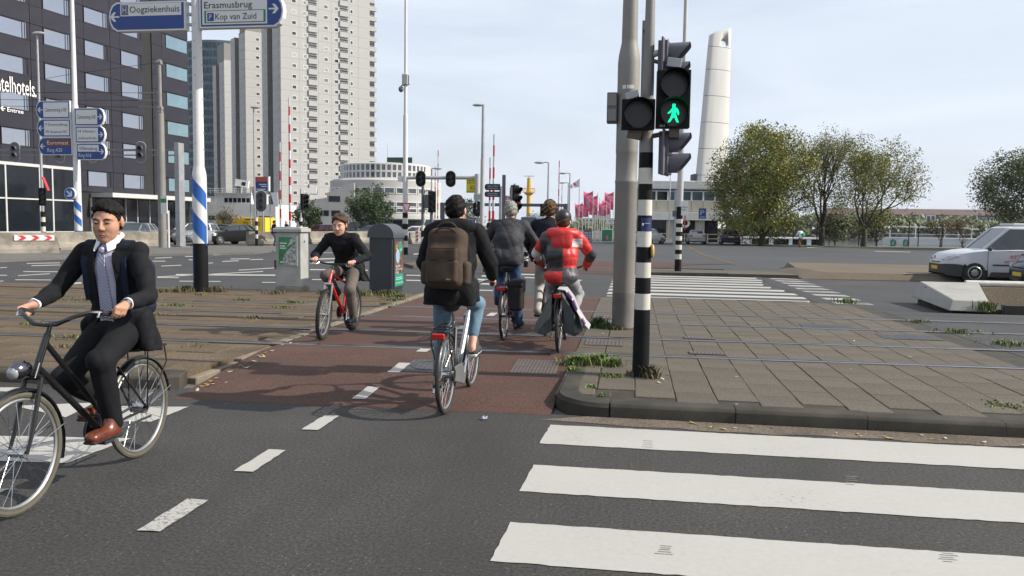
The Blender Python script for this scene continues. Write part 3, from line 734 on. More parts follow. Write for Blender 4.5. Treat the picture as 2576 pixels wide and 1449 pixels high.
# ---- glass office tower
m_og = M('office_glass', (.02, .05, .065), .08, .1, .5, .25, 0, 1, .5); m_ob = M('office_band', (.09, .13, .155), .4, .3, .1)
og = thing('office_tower', 'round blue green glass office tower behind the hotel', 'office tower', Bc(578, 340)); R_ = 19.5
q = MB(); q.lathe([(R_-.3, 0), (R_-.3, 73), (R_-4, 73.3)], 64); q.build('core', m_ob, og, 30)
q = MB()
for k in range(21):
    for j in range(72):
        a0, a1 = 2*math.pi*(j+.12)/72, 2*math.pi*(j+.88)/72
        if math.sin((a0+a1)/2-.25) > .25: continue
        z0 = 4+3.3*k; P = [(R_*math.cos(a), R_*math.sin(a), z) for a, z in ((a0, z0), (a1, z0), (a1, z0+2.1), (a0, z0+2.1))]
        q.add(P, [(0, 1, 2, 3)])
o = q.build('glazing', m_og, og, 0); o['kind'] = 'stuff'
# ---- round harbour office with glazed crown
m_rc = M('round_concrete', (.44, .43, .41), .9, 0, .1, .3, .2, 3, .2)
rd = thing('round_building', 'round pale concrete building with two rows of crown windows', 'round building', Bc(972, 140)); 
q = MB(); q.lathe([(9.5, 0), (9.5, 2.4), (10.0, 2.4), (10.0, 3.0), (9.6, 3.0), (9.6, 8.7), (9.1, 9.0), (7.7, 9.0), (7.7, 11.55), (7.4, 11.7)], 64); q.build('wall', m_rc, rd, 30)
m_rg = M('round_glass', (.1, .115, .135), .08, .2, .5, .5, 0, 1, .8)
def ringwin(R0, a0, da, z0, h, w):
    q = MB(); a = math.radians(a0); rot = Matrix.Rotation(a, 3, 'Z'); c = Vector((R0, 0, 0)); c.rotate(rot)
    q2 = rd_cache.get((w, h))
    if not q2:
        m1 = MB(); m1.bb((-.02, -w/2, 0), (.08, -w/2+.1, h)); m1.bb((-.02, w/2-.1, 0), (.08, w/2, h)); m1.bb((-.02, -w/2+.1, 0), (.08, w/2-.1, .1)); m1.bb((-.02, -w/2+.1, h-.1), (.08, w/2-.1, h))
        m2 = MB(); m2.bb((-.01, -w/2+.08, .08), (.04, w/2-.08, h-.08)); q2 = rd_cache[(w, h)] = (m1.mesh('frame', m_wf, 0), m2.mesh('pane', m_rg, 0))
    o = obj('window', q2[0], rd, (c.x, c.y, z0), (0, 0, a)); obj('pane', q2[1], o)
rd_cache = {}
for k in range(22):
    a = -155+k*6.6
    if k % 4 != 3 or True:
        ringwin(7.7, a, 0, 9.12, 1.1, .82); ringwin(7.7, a, 0, 10.3, 1.15, .82)
for k in range(12):
    a = -150+k*11.5
    ringwin(9.6, a, 0, 6.5, 1.0, 1.7); ringwin(9.6, a, 0, 4.35, .85, 1.75); ringwin(9.6, a, 0, 3.4, .75, 1.75)
q = MB(); q.lathe([(9.52, .5), (9.54, 2.2), (9.4, 2.25)], 48); q.build('shopfront', m_glassd, rd, 30)
q = MB(); q.cyl((1.5, -4, 11.6), (1.5, -4, 15.2), .06, .03, 6); q.build('mast', m_rc, rd)
q = MB(); q.bb((2.0, -6.0, 11.7), (6.3, -5.8, 12.6)); q.build('sign_board', M('sign_green', (.03, .07, .05), .5), rd, 0)
# ---- car park block with dark openings
m_pk = M('carpark_concrete', (.3, .3, .3), .9, 0, .12, .3, .2, 3, .2)
pk = thing('parking_block', 'grey concrete parking block with dark slot openings', 'parking garage', Bc(737, 128), math.radians(14))
q = MB(); q.prism([(0, 0, 0), (9.6, 0, 0), (9.6, 0, 8.1), (5.3, 0, 6.4), (5.3, 0, 5.6), (2.5, 0, 5.2), (0, 0, 3.6)], (0, 0, 0), (0, 10, 0)); q.build('wall', m_pk, pk, 0)
for x0, x1, z0, z1 in ((2.1, 4.6, 2.7, 3.6), (4.75, 5.6, 2.7, 3.6), (6, 7.4, 2.7, 3.6), (2.3, 4.6, .7, 1.7), (5.6, 7.4, 5.0, 5.9)):
    q = MB(); q.bb((x0, -.03, z0), (x1, .0, z1)); q.build('opening', m_glassd, pk, 0)
q = MB(); q.bb((2.2, -.35, 6.2), (3.7, -.05, 7.1)); q.build('sign_board', m_wl, pk, 0)

# ---- leaning concrete pylon with a round hole near its slanted top
m_py = M('pylon_concrete', (.55, .54, .51), .7, 0, .1, .14, .3, 5, .3, stretch=(3, 3, .35))
PD = 150.
def pray(px, y):
    d = ray(px, y); fh = Vector((_f.x, _f.y, 0)).normalized(); return d*(PD/d.dot(fh))+Vector((0, 0, CAMH))
def plat(px, y): return (pray(px, y)-Bc(1788, PD)).dot(_r0)
def pyl(y):   # left and right edge in metres across, at picture height y
    xl = 1733+(575-y)*(1780-1733)/(575-88); xr_ = 1829+(575-y)*(1842-1829)/(575-70); return plat(xl, y), plat(xr_, y)
def zpy(y): return pray(1790, y).z
py = thing('bridge_pylon', 'tall leaning pale concrete pylon with round hole near its top', 'pylon', Bc(1788, PD), math.atan2(_r0.y, _r0.x))
py['label'] = 'tall leaning pale concrete pylon with round hole near its top'
def sect(y, nA=44):
    l, r = pyl(y); c, a = (l+r)/2, (r-l)/2; o = []; se = lambda v: math.copysign(abs(v)**.8, v)
    for k in range(nA):
        th = 2*math.pi*k/nA; g = .985 if k % 6 == 0 else 1
        o.append((c+a*se(math.cos(th)), a*.5*se(math.sin(th))*g+a*.42*(se(math.cos(th))-.2)))
    return o
ys = [575, 509, 443, 377, 311, 245, 179, 122]
for a, b in zip(ys[:-1], ys[1:]):
    s0, s1_ = sect(a), sect(b); n_ = len(s0); q = MB()
    q.add([(x, y, zpy(a)+.05) for x, y in s0]+[(x, y, zpy(b)-.03) for x, y in s1_], [(i, (i+1) % n_, n_+(i+1) % n_, n_+i) for i in range(n_)]+[tuple(range(n_-1, -1, -1)), tuple(range(n_, 2*n_))])
    q.build('concrete_segment', m_py, py, 30)
s0 = sect(122); s1_ = sect(78); n_ = len(s0); q = MB()
def ztop(x): 
    l, r = pyl(78); f_ = (x-l)/(r-l); return zpy(90-20*f_)+ (0 if f_ > .25 else (-.9*(0.25-f_)))
q.add([(x, y, zpy(122)+.05) for x, y in s0]+[(x, y, ztop(x)) for x, y in s1_], [(i, (i+1) % n_, n_+(i+1) % n_, n_+i) for i in range(n_)]+[tuple(range(n_-1, -1, -1)), tuple(range(n_, 2*n_))])
hd = q.build('concrete_segment', m_py, py, 30)
hx = plat(1820, 109); hole = MB(); hole.cyl((hx-.3, -9, zpy(109)), (hx+.3, 9, zpy(109)), 10.0/13, 10.0/13, 28); ho = obj('cutter', hole.mesh('cutter', m_py), py)
bm_ = hd.modifiers.new('b', 'BOOLEAN'); bm_.object = ho; bm_.solver = 'EXACT'
bpy.context.view_layer.update(); dg = bpy.context.evaluated_depsgraph_get(); me = bpy.data.meshes.new_from_object(hd.evaluated_get(dg)); hd.modifiers.clear(); hd.data = me; bpy.data.objects.remove(ho)
q = MB(); q.bb((pyl(450)[0]-.5, -2.2, zpy(455)), (pyl(450)[0]+1.8, .6, zpy(440))); q.build('platform', M('platform_grey', (.1, .1, .1), .8), py, 0)

# ---- bridge keeper's house on the right
HD = 90.; hx0 = Bc(1606, HD); hs = HD/2000
hh = thing('bridge_house', 'low white bridge keeper house with overhanging glazed upper floor', 'house', hx0, math.atan2(_r0.y, _r0.x))
m_hw = M('house_white', (.6, .6, .59), .6, 0, .06, 1.5); m_cream = M('house_cream', (.45, .425, .34), .7, 0, .08, 1.5)
X = lambda px: (px-1606)*hs
def hz(y): return CAMH+(573-y)*hs
q = MB(); q.bb((0, 0, hz(478)), (X(1838), 9, hz(458))); [q.bb((-.02, -.03, hz(458)-.12-.16*i), (X(1838)+.02, 0, hz(458)-.02-.16*i)) for i in range(5)]; q.build('roof_band', m_hw, hh, 0)
q = MB(); q.bb((0, .25, hz(533)), (X(1838)-.05, 9, hz(478))); q.build('upper_wall', m_cream, hh, 0)
q = MB(); q.bb((0, .0, hz(555)), (X(1838), 9, hz(534))); [q.bb((-.02, -.03, hz(555)+.03+.18*i), (X(1838)+.02, 0, hz(555)+.17+.18*i)) for i in range(5)]; q.build('floor_band', m_hw, hh, 0)
q = MB(); q.bb((.1, .1, hz(481.5)), (X(1838)-.15, .3, hz(478))); q.build('blind', M('blind_navy', (.02, .025, .09), .7), hh, 0)
m_curt = M('curtained_glass', (.1, .14, .17), .1, .1, .4, 1.2, 0, 1, .8, stretch=(4, 1, .4))
pw = 29.4*hs
for i in range(8):
    x = X(1838)-.35-pw*(i+1)
    if x < 0: break
    w = obj('window', frame_mesh(pw, hz(482)-hz(507.5), .09, .12, m_hw), hh, (x, .12, hz(507.5))); obj('pane', pane_mesh(pw, hz(482)-hz(507.5), m_curt if i < 5 else m_glassd, .05), w)
    q = MB(); q.bb((x+.03, .13, hz(533)), (x+pw-.03, .24, hz(508))); q.build('panel', m_cream, hh, 0)
q = MB(); q.bb((.2, .6, 0), (X(1813), 8, hz(555))); q.build('ground_floor', m_glassd, hh, 0)
for a, b in ((1606, 1615), (1682, 1699), (1755, 1778)): q = MB(); q.bb((X(a), .3, 0), (X(b), 1, hz(555))); q.build('pillar', m_cream, hh, 0)
lb = thing('lifebuoy', 'white ring lifebuoy hung on the dark wall under the house', 'lifebuoy', hx0+Vector((_r0.x, _r0.y, 0))*X(1728)+Vector((0, .3, hz(562))), math.atan2(_r0.y, _r0.x))
q = MB(); q.tube([(.42*math.cos(i*.2618), 0, .42*math.sin(i*.2618)) for i in range(24)], .14, 8, True); q.build('ring', m_wl, lb)
rl = thing('railing', 'cream steel railing in front of the bridge keeper house', 'railing', Bc(1640, 84), math.atan2(_r0.y, _r0.x))
hr = 84/2000
for x in list(range(0, 240, 29))+[252]: q = MB(); q.bb((x*hr-.05, -.05, 0), (x*hr+.05, .05, .98)); q.build('post', m_cream, rl, 0)
for z in (.92, .45): q = MB(); q.bb((-2, -.04, z), (252*hr, .04, z+.08)); q.build('bar', m_cream, rl, 0)

# ---- ship used as a restaurant, billboard on its roof
sh = thing('white_ship', 'white moored ship with wheelhouse windows behind the parked cars', 'ship', Bc(521, 98), math.radians(6)); ss = 98/2000
def sz(y): return CAMH+(556-y)*ss
q = MB(); q.bb((0, 0, -1), (172*ss, 8, sz(513))); q.build('hull', m_hw, sh, 0)
q = MB(); q.bb((16*ss, .6, sz(513)), (103*ss, 7, sz(487))); q.bb((16*ss, .2, sz(487)), (106*ss, 7.2, sz(485))); q.build('wheelhouse', m_hw, sh, 0)
q = MB(); q.bb((-4*ss, .4, sz(513)), (16*ss, 7, sz(495))); q.build('deckhouse', m_hw, sh, 0)
for i in range(6): q = MB(); q.bb((38*ss+i*.55, .52, sz(509)), (38*ss+i*.55+.4, .6, sz(498))); q.build('window', m_glassd, sh, 0)
for x in (2, 8, 130, 141, 152): q = MB(); q.bb((x*ss, -.04, sz(553)), (x*ss+.5, 0, sz(543))); q.build('window', m_glassd, sh, 0)
q = MB(); [q.cyl((i*.5-.3, .3, sz(487)), (i*.5-.3, .3, sz(475)), .025, None, 5) for i in range(12)]; [q.cyl((-.3, .3, sz(y)), (5.2, .3, sz(y)), .025, None, 5) for y in (475, 481)]; q.build('railing', m_hw, sh)
q = MB(); q.box((72*ss, 2, sz(460)), (1.7, .25, .85), rot=Matrix.Rotation(.16, 3, 'Y')); q.cyl((68*ss, 2.1, sz(487)), (72*ss, 2.1, sz(464)), .06, None, 6); q.build('roof_sign', m_wl, sh, 0)
q = MB(); q.box((77*ss, 1.86, sz(461.5)), (.5, .02, .45), rot=Matrix.Rotation(.16, 3, 'Y')); q.build('emblem', m_hframe, sh, 0)
# ---- yellow container
yc = thing('yellow_container', 'bright yellow container lettered DU-DO behind the black car', 'container', Bc(546, 74), math.radians(4)); ys_ = 74/2000
m_yel = M('container_yellow', (.75, .5, .02), .5, 0, .08, 1)
q = MB(); q.bb((0, 0, .1), (122*ys_, 2.4, CAMH+(558-548)*ys_)); q.build('body', m_yel, yc, 0, .03)
m_ink = M('letter_dark', (.02, .02, .02), .6, 0, 0)
text('DU-DO', yc, (88*ys_, -.02, 1.42), (1, 0, 0), (0, 0, 1), m_ink, 1.5, .42); text('DU-DO', yc, (30*ys_, -.02, 1.42), (1, 0, 0), (0, 0, 1), m_ink, 1.4, .42)
q = MB(); [q.bb((a*ys_, -.02, 1.78), (b*ys_, 0, 1.86)) for a, b in ((8, 40), (70, 92))]; q.build('small_print', m_ink, yc, 0)

# ---- far bank: houses, wood, boats
m_brick = M('far_brick', (.17, .13, .12), .9, 0, .2, .4); m_rooft = M('far_roof_red', (.12, .08, .075), .8, 0, .15, .5)
fb = thing('far_apartments', 'long far brick apartment block with red roof and white balcony frames', 'apartment block', Bc(2090, 300), math.atan2(_r0.y, _r0.x)-.1)
k3 = 300/2000
q = MB(); q.bb((0, 0, -1), (75, 9, 7.6)); q.build('wall', m_brick, fb, 0)
q = MB(); q.prism([(-.3, -.4, 7.6), (75.3, -.4, 7.6), (75.3, 2.2, 9.6), (-.3, 2.2, 9.6)], (0, 0, 0), (0, 5, .3)); q.build('roof', m_rooft, fb, 0)
ff = frame_mesh(3.4, 6.8, .35, .3, m_wf, (1.7,)); fp = pane_mesh(3.4, 6.8, m_rg, .15, .3); fw = frame_mesh(1.3, 1.2, .15, .15, m_wf); fpn = pane_mesh(1.3, 1.2, m_rg, .08, .1)
for i in range(5):
    w = obj('window', ff, fb, (6+i*14.5, -.3, .7)); obj('pane', fp, w); q = MB(); [q.bb((0, -.1, z), (3.4, .1, z+.7)) for z in (1.4, 3.7)]; q.build('balcony', m_wf, w, 0)
    for j in range(3):
        for dx in (5.5, 8, 10.5): w = obj('window', fw, fb, (6+i*14.5+dx, -.15, 1+j*2.3)); obj('pane', fpn, w)
fb2 = thing('far_offices', 'pale grey far office row beyond the flag poles', 'office block', Bc(1455, 330), math.atan2(_r0.y, _r0.x))
q = MB(); q.bb((0, 0, -1), (22, 9, 5)); q.bb((7, 1, 5), (14, 8, 8)); q.bb((-30, 2, -1), (0, 9, 2.8)); q.build('wall', M('far_grey', (.3, .31, .33), .9), fb2, 0)
for i in range(14):
    for j in range(3): w = obj('window', fw, fb2, (.4+i*1.55, -.15, .2+j*1.6)); obj('pane', fpn, w)
# ================================================================ STREET FURNITURE
m_black = M('paint_black', (.008, .0085, .0095), .55, 0, .3, 3, 0, 1, .15)
m_pwhite = M('paint_band_white', (.55, .535, .48), .5, 0, .08, 2.5, dirt=(.42, .4, .34))
m_pgrey = M('pole_grey', (.2, .195, .18), .6, .2, .14, 1.5, .15, 30)
m_galv = M('galvanised', (.34, .35, .36), .5, .5, .15, 2)
m_lgrey = M('pole_light', (.4, .4, .39), .5, .1, .1, 1.5)
m_pwh = M('pole_white', (.56, .56, .55), .45, 0, .06, 1)
m_blue = M('sign_blue', (.008, .042, .2), .45, 0, .08, 1); m_sblue = M('stripe_blue', (.01, .085, .33), .45, 0, .15, 1.2)
m_sw = M('sign_white', (.6, .6, .585), .5, 0, .03, 1); m_sred = M('sign_red', (.5, .03, .03), .5, 0, .1, 2)
m_green = M('sign_green_panel', (.02, .18, .07), .5, 0, .1, 2); m_brown = M('sign_brown', (.16, .035, .02), .5)
m_navy = M('sign_navy', (.012, .025, .05), .45)
m_sigb = M('signal_black', (.003, .0033, .0036), .6, 0, .25, 4, 0, 1, .25); m_lens = M('lens_dark', (.003, .003, .0035), .3, 0, .3, 9)
m_sigback = M('signal_grey_back', (.1, .1, .12), .6, 0, .12, 2)
def dep(p): return Vector(p).dot(_fh)
def pole(root, segs, name='pole', n=20):
    for z0, z1, r0, r1, m in segs:
        q = MB(); q.cyl((0, 0, z0), (0, 0, z1), r0, r1, n); q.build(name, m, root, 40)
def bands(root, zs, r0, r1, first, mats=None):
    """alternating bands between the heights zs (from the ground up)"""
    mats = mats or (m_black, m_pwhite); zt = zs[-1]
    for i, (a, b) in enumerate(zip(zs[:-1], zs[1:])):
        q = MB(); q.cyl((0, 0, a), (0, 0, b), r0+(r1-r0)*a/zt, r0+(r1-r0)*b/zt, 24); q.build('band', mats[(i+first) % 2], root, 40)
def signal(root, c, rz, w, h, lens, d=.1, r=.115, vis=.2, back=None, name='signal_head', oval=False, m=None):
    """head facing local -Y; lens = list of (z, lit material or None)"""
    R = Matrix.Rotation(rz, 3, 'Z'); c = Vector(c); q = MB()
    if oval:
        P = [Vector((w/2*math.cos(t)*1.0, 0, (h/2-w/2)*(1 if math.sin(t) > 0 else -1)+w/2*math.sin(t))) for t in [i*math.pi/14+.01 for i in range(28)]]
        q.prism([R @ p+c for p in P], R @ Vector((0, -.02, 0)), R @ Vector((0, .02, 0)))
        hd_ = q.build(name, m or m_sigb, root, 0)
        q = MB(); q.prism([R @ (p*1.06)+c for p in P], R @ Vector((0, .022, 0)), R @ Vector((0, .03, 0))); q.build('rim', m_sw, hd_, 0)
        q = MB(); q.box(c+R @ Vector((0, .08, 0)), (w*.6, .12, h*.8), rot=R); q.build('case', m_sigb, hd_, 0)
    else:
        q.box(c, (w, d, h), rot=R); hd_ = q.build(name, m or m_sigb, root, 0, .006)
    y0 = -.022 if oval else -d/2-.002
    for z, lit in lens:
        q = MB(); a = [(r*1.03*math.cos(t), r*1.03*math.sin(t)) for t in [math.radians(-65+310*i/22)+math.pi/2-math.radians(90) for i in range(23)]]
        vs = []; n_ = len(a)
        for i, (x, zz_) in enumerate(a):
            f = .35+.65*max(0, min(1, (zz_/r+1)/1.6)); vs += [R @ Vector((x, y0, zz_+z))+c, R @ Vector((x*1.02, y0-vis*f, zz_+z))+c]
        q.add(vs, [(2*i, 2*i+1, 2*i+3, 2*i+2) for i in range(n_-1)])
        q.build('visor', m or m_sigb, hd_, 60)
        q = MB(); q.add([R @ Vector((r*math.cos(t*.2618), y0-.004, z+r*math.sin(t*.2618)))+c for t in range(24)], [tuple(range(24))]); q.build('lens', lit or m_lens, hd_, 0)
    return hd_

# ---- striped signal pole in front, with the green walking man
p0 = G(1611, 945, .1); d0 = dep(p0); zq = lambda y, x=1620: ZZ(x, y, d0)-.1
sp = thing('traffic_light', 'black and white banded signal pole showing a green walking man', 'traffic light', p0)
zs = [0, zq(778), zq(738), zq(698), zq(660), zq(621), zq(582), zq(542), zq(503), zq(463), zq(423), zq(384)]
bands(sp, zs, .088, .068, 0); pole(sp, [(zs[-1], 4.9, .066, .034, m_pgrey)])
ks = d0/2000
mlit = M('green_lamp', (.0, .9, .35), .5, 0, 0, emit=1.15)
X0 = lambda x: (x-1630)*ks
hz_ = lambda y: zq(y)
h1 = signal(sp, (X0(1690), -.13, hz_(256)), .06, .33, .57, [(.137, None), (-.137, None)], .1, .13, .2)
h2 = signal(sp, (X0(1607), -.13, hz_(293)), .06, .33, .3, [(0, None)], .1, .135, .2)
man = [(-.01, .1), (.018, .1), (.02, .072), (.012, .062), (.035, .055), (.05, .03), (.058, -.005), (.05, -.025), (.042, -.01), (.035, .015), (.024, .0), (.03, -.03), (.045, -.07), (.056, -.1), (.035, -.1), (.012, -.045), (-.005, -.05), (-.03, -.095), (-.055, -.1), (-.03, -.05), (-.016, -.01), (-.012, .02), (-.03, .002), (-.055, -.008), (-.056, .004), (-.038, .02), (-.018, .05), (-.008, .062), (-.014, .075)]
q = MB(); R_m = Matrix.Rotation(.06, 3, 'Z'); q.prism([R_m @ Vector((x*.98, 0, y*.9-.15))+Vector((X0(1690), -.13, hz_(256)+.008)) for x, y in man], R_m @ Vector((0, -.07, 0)), R_m @ Vector((0, -.06, 0))); q.build('walking_man', mlit, h1, 0)
text('24.2', h1, (X0(1690)-.1, -.185, hz_(256)-.262), (1, 0, 0), (0, 0, 1), m_sw, None, .022); text('4', h2, (X0(1607)-.145, -.185, hz_(292)-.14), (1, 0, 0), (0, 0, 1), m_sw, None, .022)
q = MB(); q.box((X0(1596)-.02, -.06, hz_(292)+.2), (.13, .09, .07), rot=Matrix.Rotation(-.3, 3, 'Y')); q.box((X0(1690), -.1, hz_(178)+.05), (.14, .1, .09), rot=Matrix.Rotation(.15, 3, 'Y')); q.build('sensor', m_galv, sp, 0, .004)
m_bk = M('bracket_brown', (.1, .085, .065), .6, .4)
q = MB(); q.cyl((X0(1600), -.1, hz_(292)), (0, 0, hz_(292)), .02); q.build('bracket', m_bk, sp); q = MB(); q.cyl((X0(1690), -.08, hz_(335)), (0, 0, hz_(345)), .025); q.box((X0(1695), -.08, hz_(338)), (.1, .1, .09)); q.build('bracket', m_bk, sp, 0); q = MB(); q.box((X0(1600), -.06, hz_(338)), (.14, .1, .1), rot=Matrix.Rotation(.2, 3, 'Y')); q.build('bracket', m_bk, sp, 0); q = MB(); q.cyl((X0(1690), -.06, hz_(170)), (0, 0, hz_(150)), .02); q.build('bracket', m_bk, sp)
# side heads, seen from the back
for cx, cy, hh_, nm, r_ in ((1672, 385, .43, 2, .1), (1664, 155, .4, 2, .09)):
    hd_ = signal(sp, (X0(cx)+.02, .05, hz_(cy)), math.radians(78), .24, hh_, [(hh_*.24, None), (-hh_*.24, None)], .1, r_, .2, m=m_sigback)
    q = MB(); q.box((X0(cx)+.02, -.0, hz_(cy)), (.018, .34, hh_*1.05), rz=math.radians(-12)); q.build('backboard', m_sigback, hd_, 0)
q = MB(); q.cyl((0, 0, hz_(140)), (X0(1668), 0, hz_(128)), .035, .03, 10); q.build('arm', m_lgrey, sp); q = MB(); q.cyl((X0(1672), 0, hz_(130)), (X0(1676), 0, hz_(97)), .008, .002, 5); q.build('spike', m_sigb, sp)
q = MB(); q.ell((.088, -.03, zq(631)), (.022, .05, .075), 12); q.build('push_button', M('button_yellow', (.4, .27, .08), .4), sp)
q = MB(); q.add([(.077*math.sin(a), -.0785*math.cos(a)-.002, z) for z in (zq(581), zq(548)) for a in (-.5, -.1, .3, .7, 1.1)], [(i, i+1, i+6, i+5) for i in range(4)]); st_ = q.build('sticker', M('sticker_blue', (.012, .02, .1), .5), sp, 60)
q = MB(); q.ell((-.018, -.08, zq(565)), (.01, .004, .016), 8); q.box((.03, -.078, zq(562)), (.055, .006, .008)); q.build('print', m_sw, st_)
q = MB(); q.cyl((0, 0, -.05), (0, 0, .03), .095, .09, 20); q.build('collar', m_black, sp)

# ---- thick grey mast
p1 = G(1566, 826, .1); d1 = dep(p1); z1f = lambda y: ZZ(1570, y, d1)-.1
mst = thing('tram_mast', 'thick grey steel mast with a narrower upper tube beside the signal pole', 'mast', p1)
q = MB(); q.lathe([(.163, 0), (.163, z1f(462)), (.168, z1f(460)), (.168, z1f(455)), (.162, z1f(453)), (.161, z1f(388)), (.166, z1f(385)), (.166, z1f(380)), (.165, z1f(160)), (.155, z1f(140)), (.13, z1f(118)), (.118, z1f(108)), (.117, z1f(100)), (.108, z1f(-60)), (.1, 8)], 36); q.build('mast', M('mast_grey', (.205, .195, .175), .6, .15, .14, 1.2, .2, 25), mst, 40)
q = MB(); q.cyl((0, 0, 0), (0, 0, z1f(735)), .1655, .1655, 36); q.build('foot_coat', M('foot_coat_grey', (.145, .138, .125), .8, 0, .2, 3, .3, 40), mst, 40)
q = MB(); q.cyl((0, 0, -.03), (0, 0, .02), .2, .17, 36); q.build('collar', m_bed, mst, 40)
kp = d1/2000
jb = thing('junction_box', 'grey two part junction box strapped to the left of the mast', 'junction box', p1+Vector((0, 0, z1f(310))))
q = MB(); q.box((-.235, -.02, .22), (.15, .22, .44)); q.build('case', m_sigback, jb, 0, .01); q = MB(); q.box((-.235, -.135, .22), (.155, .012, .012)); q.box((-.235, -.14, .33), (.12, .01, .18)); q.box((-.235, -.14, .11), (.12, .01, .18)); q.build('lid', m_pgrey, jb, 0)
q = MB(); q.add([(.1665*math.sin(a), -.1665*math.cos(a), z) for z in (z1f(227), z1f(218)) for a in (-.55, -.3, 0, .25, .5)], [(i, i+1, i+6, i+5) for i in range(4)]); q.build('sticker', m_sw, mst, 60)
# slim column with conduit behind the two poles
p2 = B(1607, 820, 10.9); d2 = dep(p2); z2f = lambda y: ZZ(1607, y, d2); k2 = d2/2000
sc_ = thing('slim_column', 'slim flat grey column with round topped conduit between mast and signal pole', 'column', p2)
q = MB(); q.box((0.0, .1, z2f(48)/2), (.12, .1, z2f(48))); q.build('column', m_pgrey, sc_, 0, .005)
q = MB(); q.tube([(.02, 0, .3), (.02, 0, z2f(24)), (.02, 0, z2f(15))], [.034, .034, .015], 12); q.build('conduit', m_galv, sc_, 40)
q = MB(); [q.box((.02, .02, z2f(y)), (.13, .11, .03)) for y in (74, 400, 500, 600)]; q.box((.04, 0, z2f(425)), (.1, .12, .35)); q.box((.05, -.02, z2f(375)), (.08, .1, .1)); q.build('clamp', m_sigback, sc_, 0)

# ---- thin lamp pole across the road
p3 = G(1705, 682, .08); d3 = dep(p3); z3 = lambda y: ZZ(1708, y, d3)-.08
lp = thing('lamp_pole', 'tall pale lamp pole with banded foot across the far zebra crossing', 'lamp pole', p3)
bands(lp, [0, z3(652), z3(639), z3(628), z3(616), z3(605), z3(594), z3(583), z3(572), z3(562), z3(551), z3(520)], .12, .11, 0); pole(lp, [(z3(520), z3(180), .115, .095, m_lgrey), (z3(180), 12, .075, .06, m_lgrey)])
q = MB(); q.box((.17, -.13, z3(524)), (.24, .02, .5)); sg = q.build('sign_plate', m_sw, lp, 0); text('Nog een\nhoor d', sg, (.17, -.145, z3(524)), (1, 0, 0), (0, 0, 1), m_ink, .19, .07)
q = MB(); q.box((.19, -.1, z3(556)), (.04, .04, .6)); q.build('red_strip', m_sred, lp, 0)

# ---- blue and white sign pole on the left
p4 = G(506, 733, .1); d4 = dep(p4); z4 = lambda y: ZZ(500, y, d4)-.1; k4 = d4/2000
bp_ = thing('direction_sign_pole', 'white pole with blue spiral stripes and black foot carrying two big blue signs', 'signpost', p4)
zt = z4(430); zb = z4(612)
pole(bp_, [(0, zb, .158, .154, m_black)], n=28)
q = MB(); q.lathe([(.154, zb), (.152, z4(448)), (.145, z4(436)), (.118, z4(422)), (.112, z4(416)), (.1, z4(0)), (.092, 8)], 28); q.build('pole', m_pwh, bp_, 40)
for zc_, hh_ in ((z4(476), .36), (z4(562), .42)):     # spiral stripes wrapped round the tube, falling to the right
    q = MB(); n_ = 22
    for i in range(n_+1):
        a = -math.pi*.5+math.pi*1.0*i/n_; x, y = .1555*math.sin(a), -.1555*math.cos(a); zz_ = zc_+.24-.52*i/n_
        q.v += [(x, y, zz_-hh_/2), (x, y, zz_+hh_/2)]
    q.f = [(2*i, 2*i+2, 2*i+3, 2*i+1) for i in range(n_)]; q.m = [0]*n_; q.build('spiral_stripe', m_sblue, bp_, 60)
q = MB(); q.add([(.1595*math.sin(a), -.1595*math.cos(a), z) for z in (z4(700), z4(628)) for a in (-1.5, -1.2, -.9, -.65)], [(i, i+1, i+5, i+4) for i in range(3)]); q.build('blue_patch', m_sblue, bp_, 60)
q = MB()
for z in np.arange(z4(420), 7.4, .36): q.cyl((-.14, 0, z), (.14, 0, z+.02), .01, None, 5); q.cyl((0, -.13, z+.15), (0, -.1, z+.15), .012, None, 5)
q.build('climbing_pegs', m_galv, bp_)
def board(root, x0, x1, z0, z1, y, tip, face, name='sign_board', rim=m_sw, th=.16):
    """lit box sign facing -Y; tip -1 or 1 gives the pointed rounded end"""
    def shape(e):
        a, b, c, d_ = x0+e, x1-e, z0+e, z1-e; h_ = (d_-c); t = h_*.3
        n_ = 5; cv = [(t*(1-math.cos(math.pi*(i/(2*n_)))**1)*0, 0) for i in range(0)]
        if tip > 0: return [(a, c), (b-t, c), (b-t*.45, c+h_*.1), (b-t*.12, c+h_*.28), (b, c+h_*.5), (b-t*.12, c+h_*.72), (b-t*.45, c+h_*.9), (b-t, d_), (a, d_)]
        return [(b, c), (b, d_), (a+t, d_), (a+t*.45, c+h_*.9), (a+t*.12, c+h_*.72), (a, c+h_*.5), (a+t*.12, c+h_*.28), (a+t*.45, c+h_*.1), (a+t, c)]
    q = MB(); q.prism([(x, y, z) for x, z in shape(0)], (0, 0, 0), (0, th, 0)); bd = q.build(name, rim, root, 0)
    q = MB(); q.prism([(x, y, z) for x, z in shape(.035)], (0, -.006, 0), (0, 0, 0)); q.build('face', face, bd, 0); return bd
def pan2(bd, x0, x1, z0, z1, y, m, name='field', d=.004):
    q = MB(); q.bb((x0, y-d, z0), (x1, y, z1)); return q.build(name, m, bd, 0)
Xs = lambda x: (x-497)*k4
yb = -.08
b1 = board(bp_, Xs(268), Xs(473), z4(77), z4(3), yb, -1, m_blue)
pan2(b1, Xs(300), Xs(463), z4(39), z4(8), yb-.006, m_sw)
pan2(b1, Xs(303), Xs(321), z4(36), z4(11), yb-.011, m_ink); pan2(b1, Xs(305), Xs(319), z4(34), z4(13), yb-.016, m_sw); pan2(b1, Xs(306), Xs(318), z4(33), z4(14), yb-.02, m_blue)
text('H', b1, (Xs(312), yb-.025, z4(23.5)), (1, 0, 0), (0, 0, 1), m_sw, .07, .12)
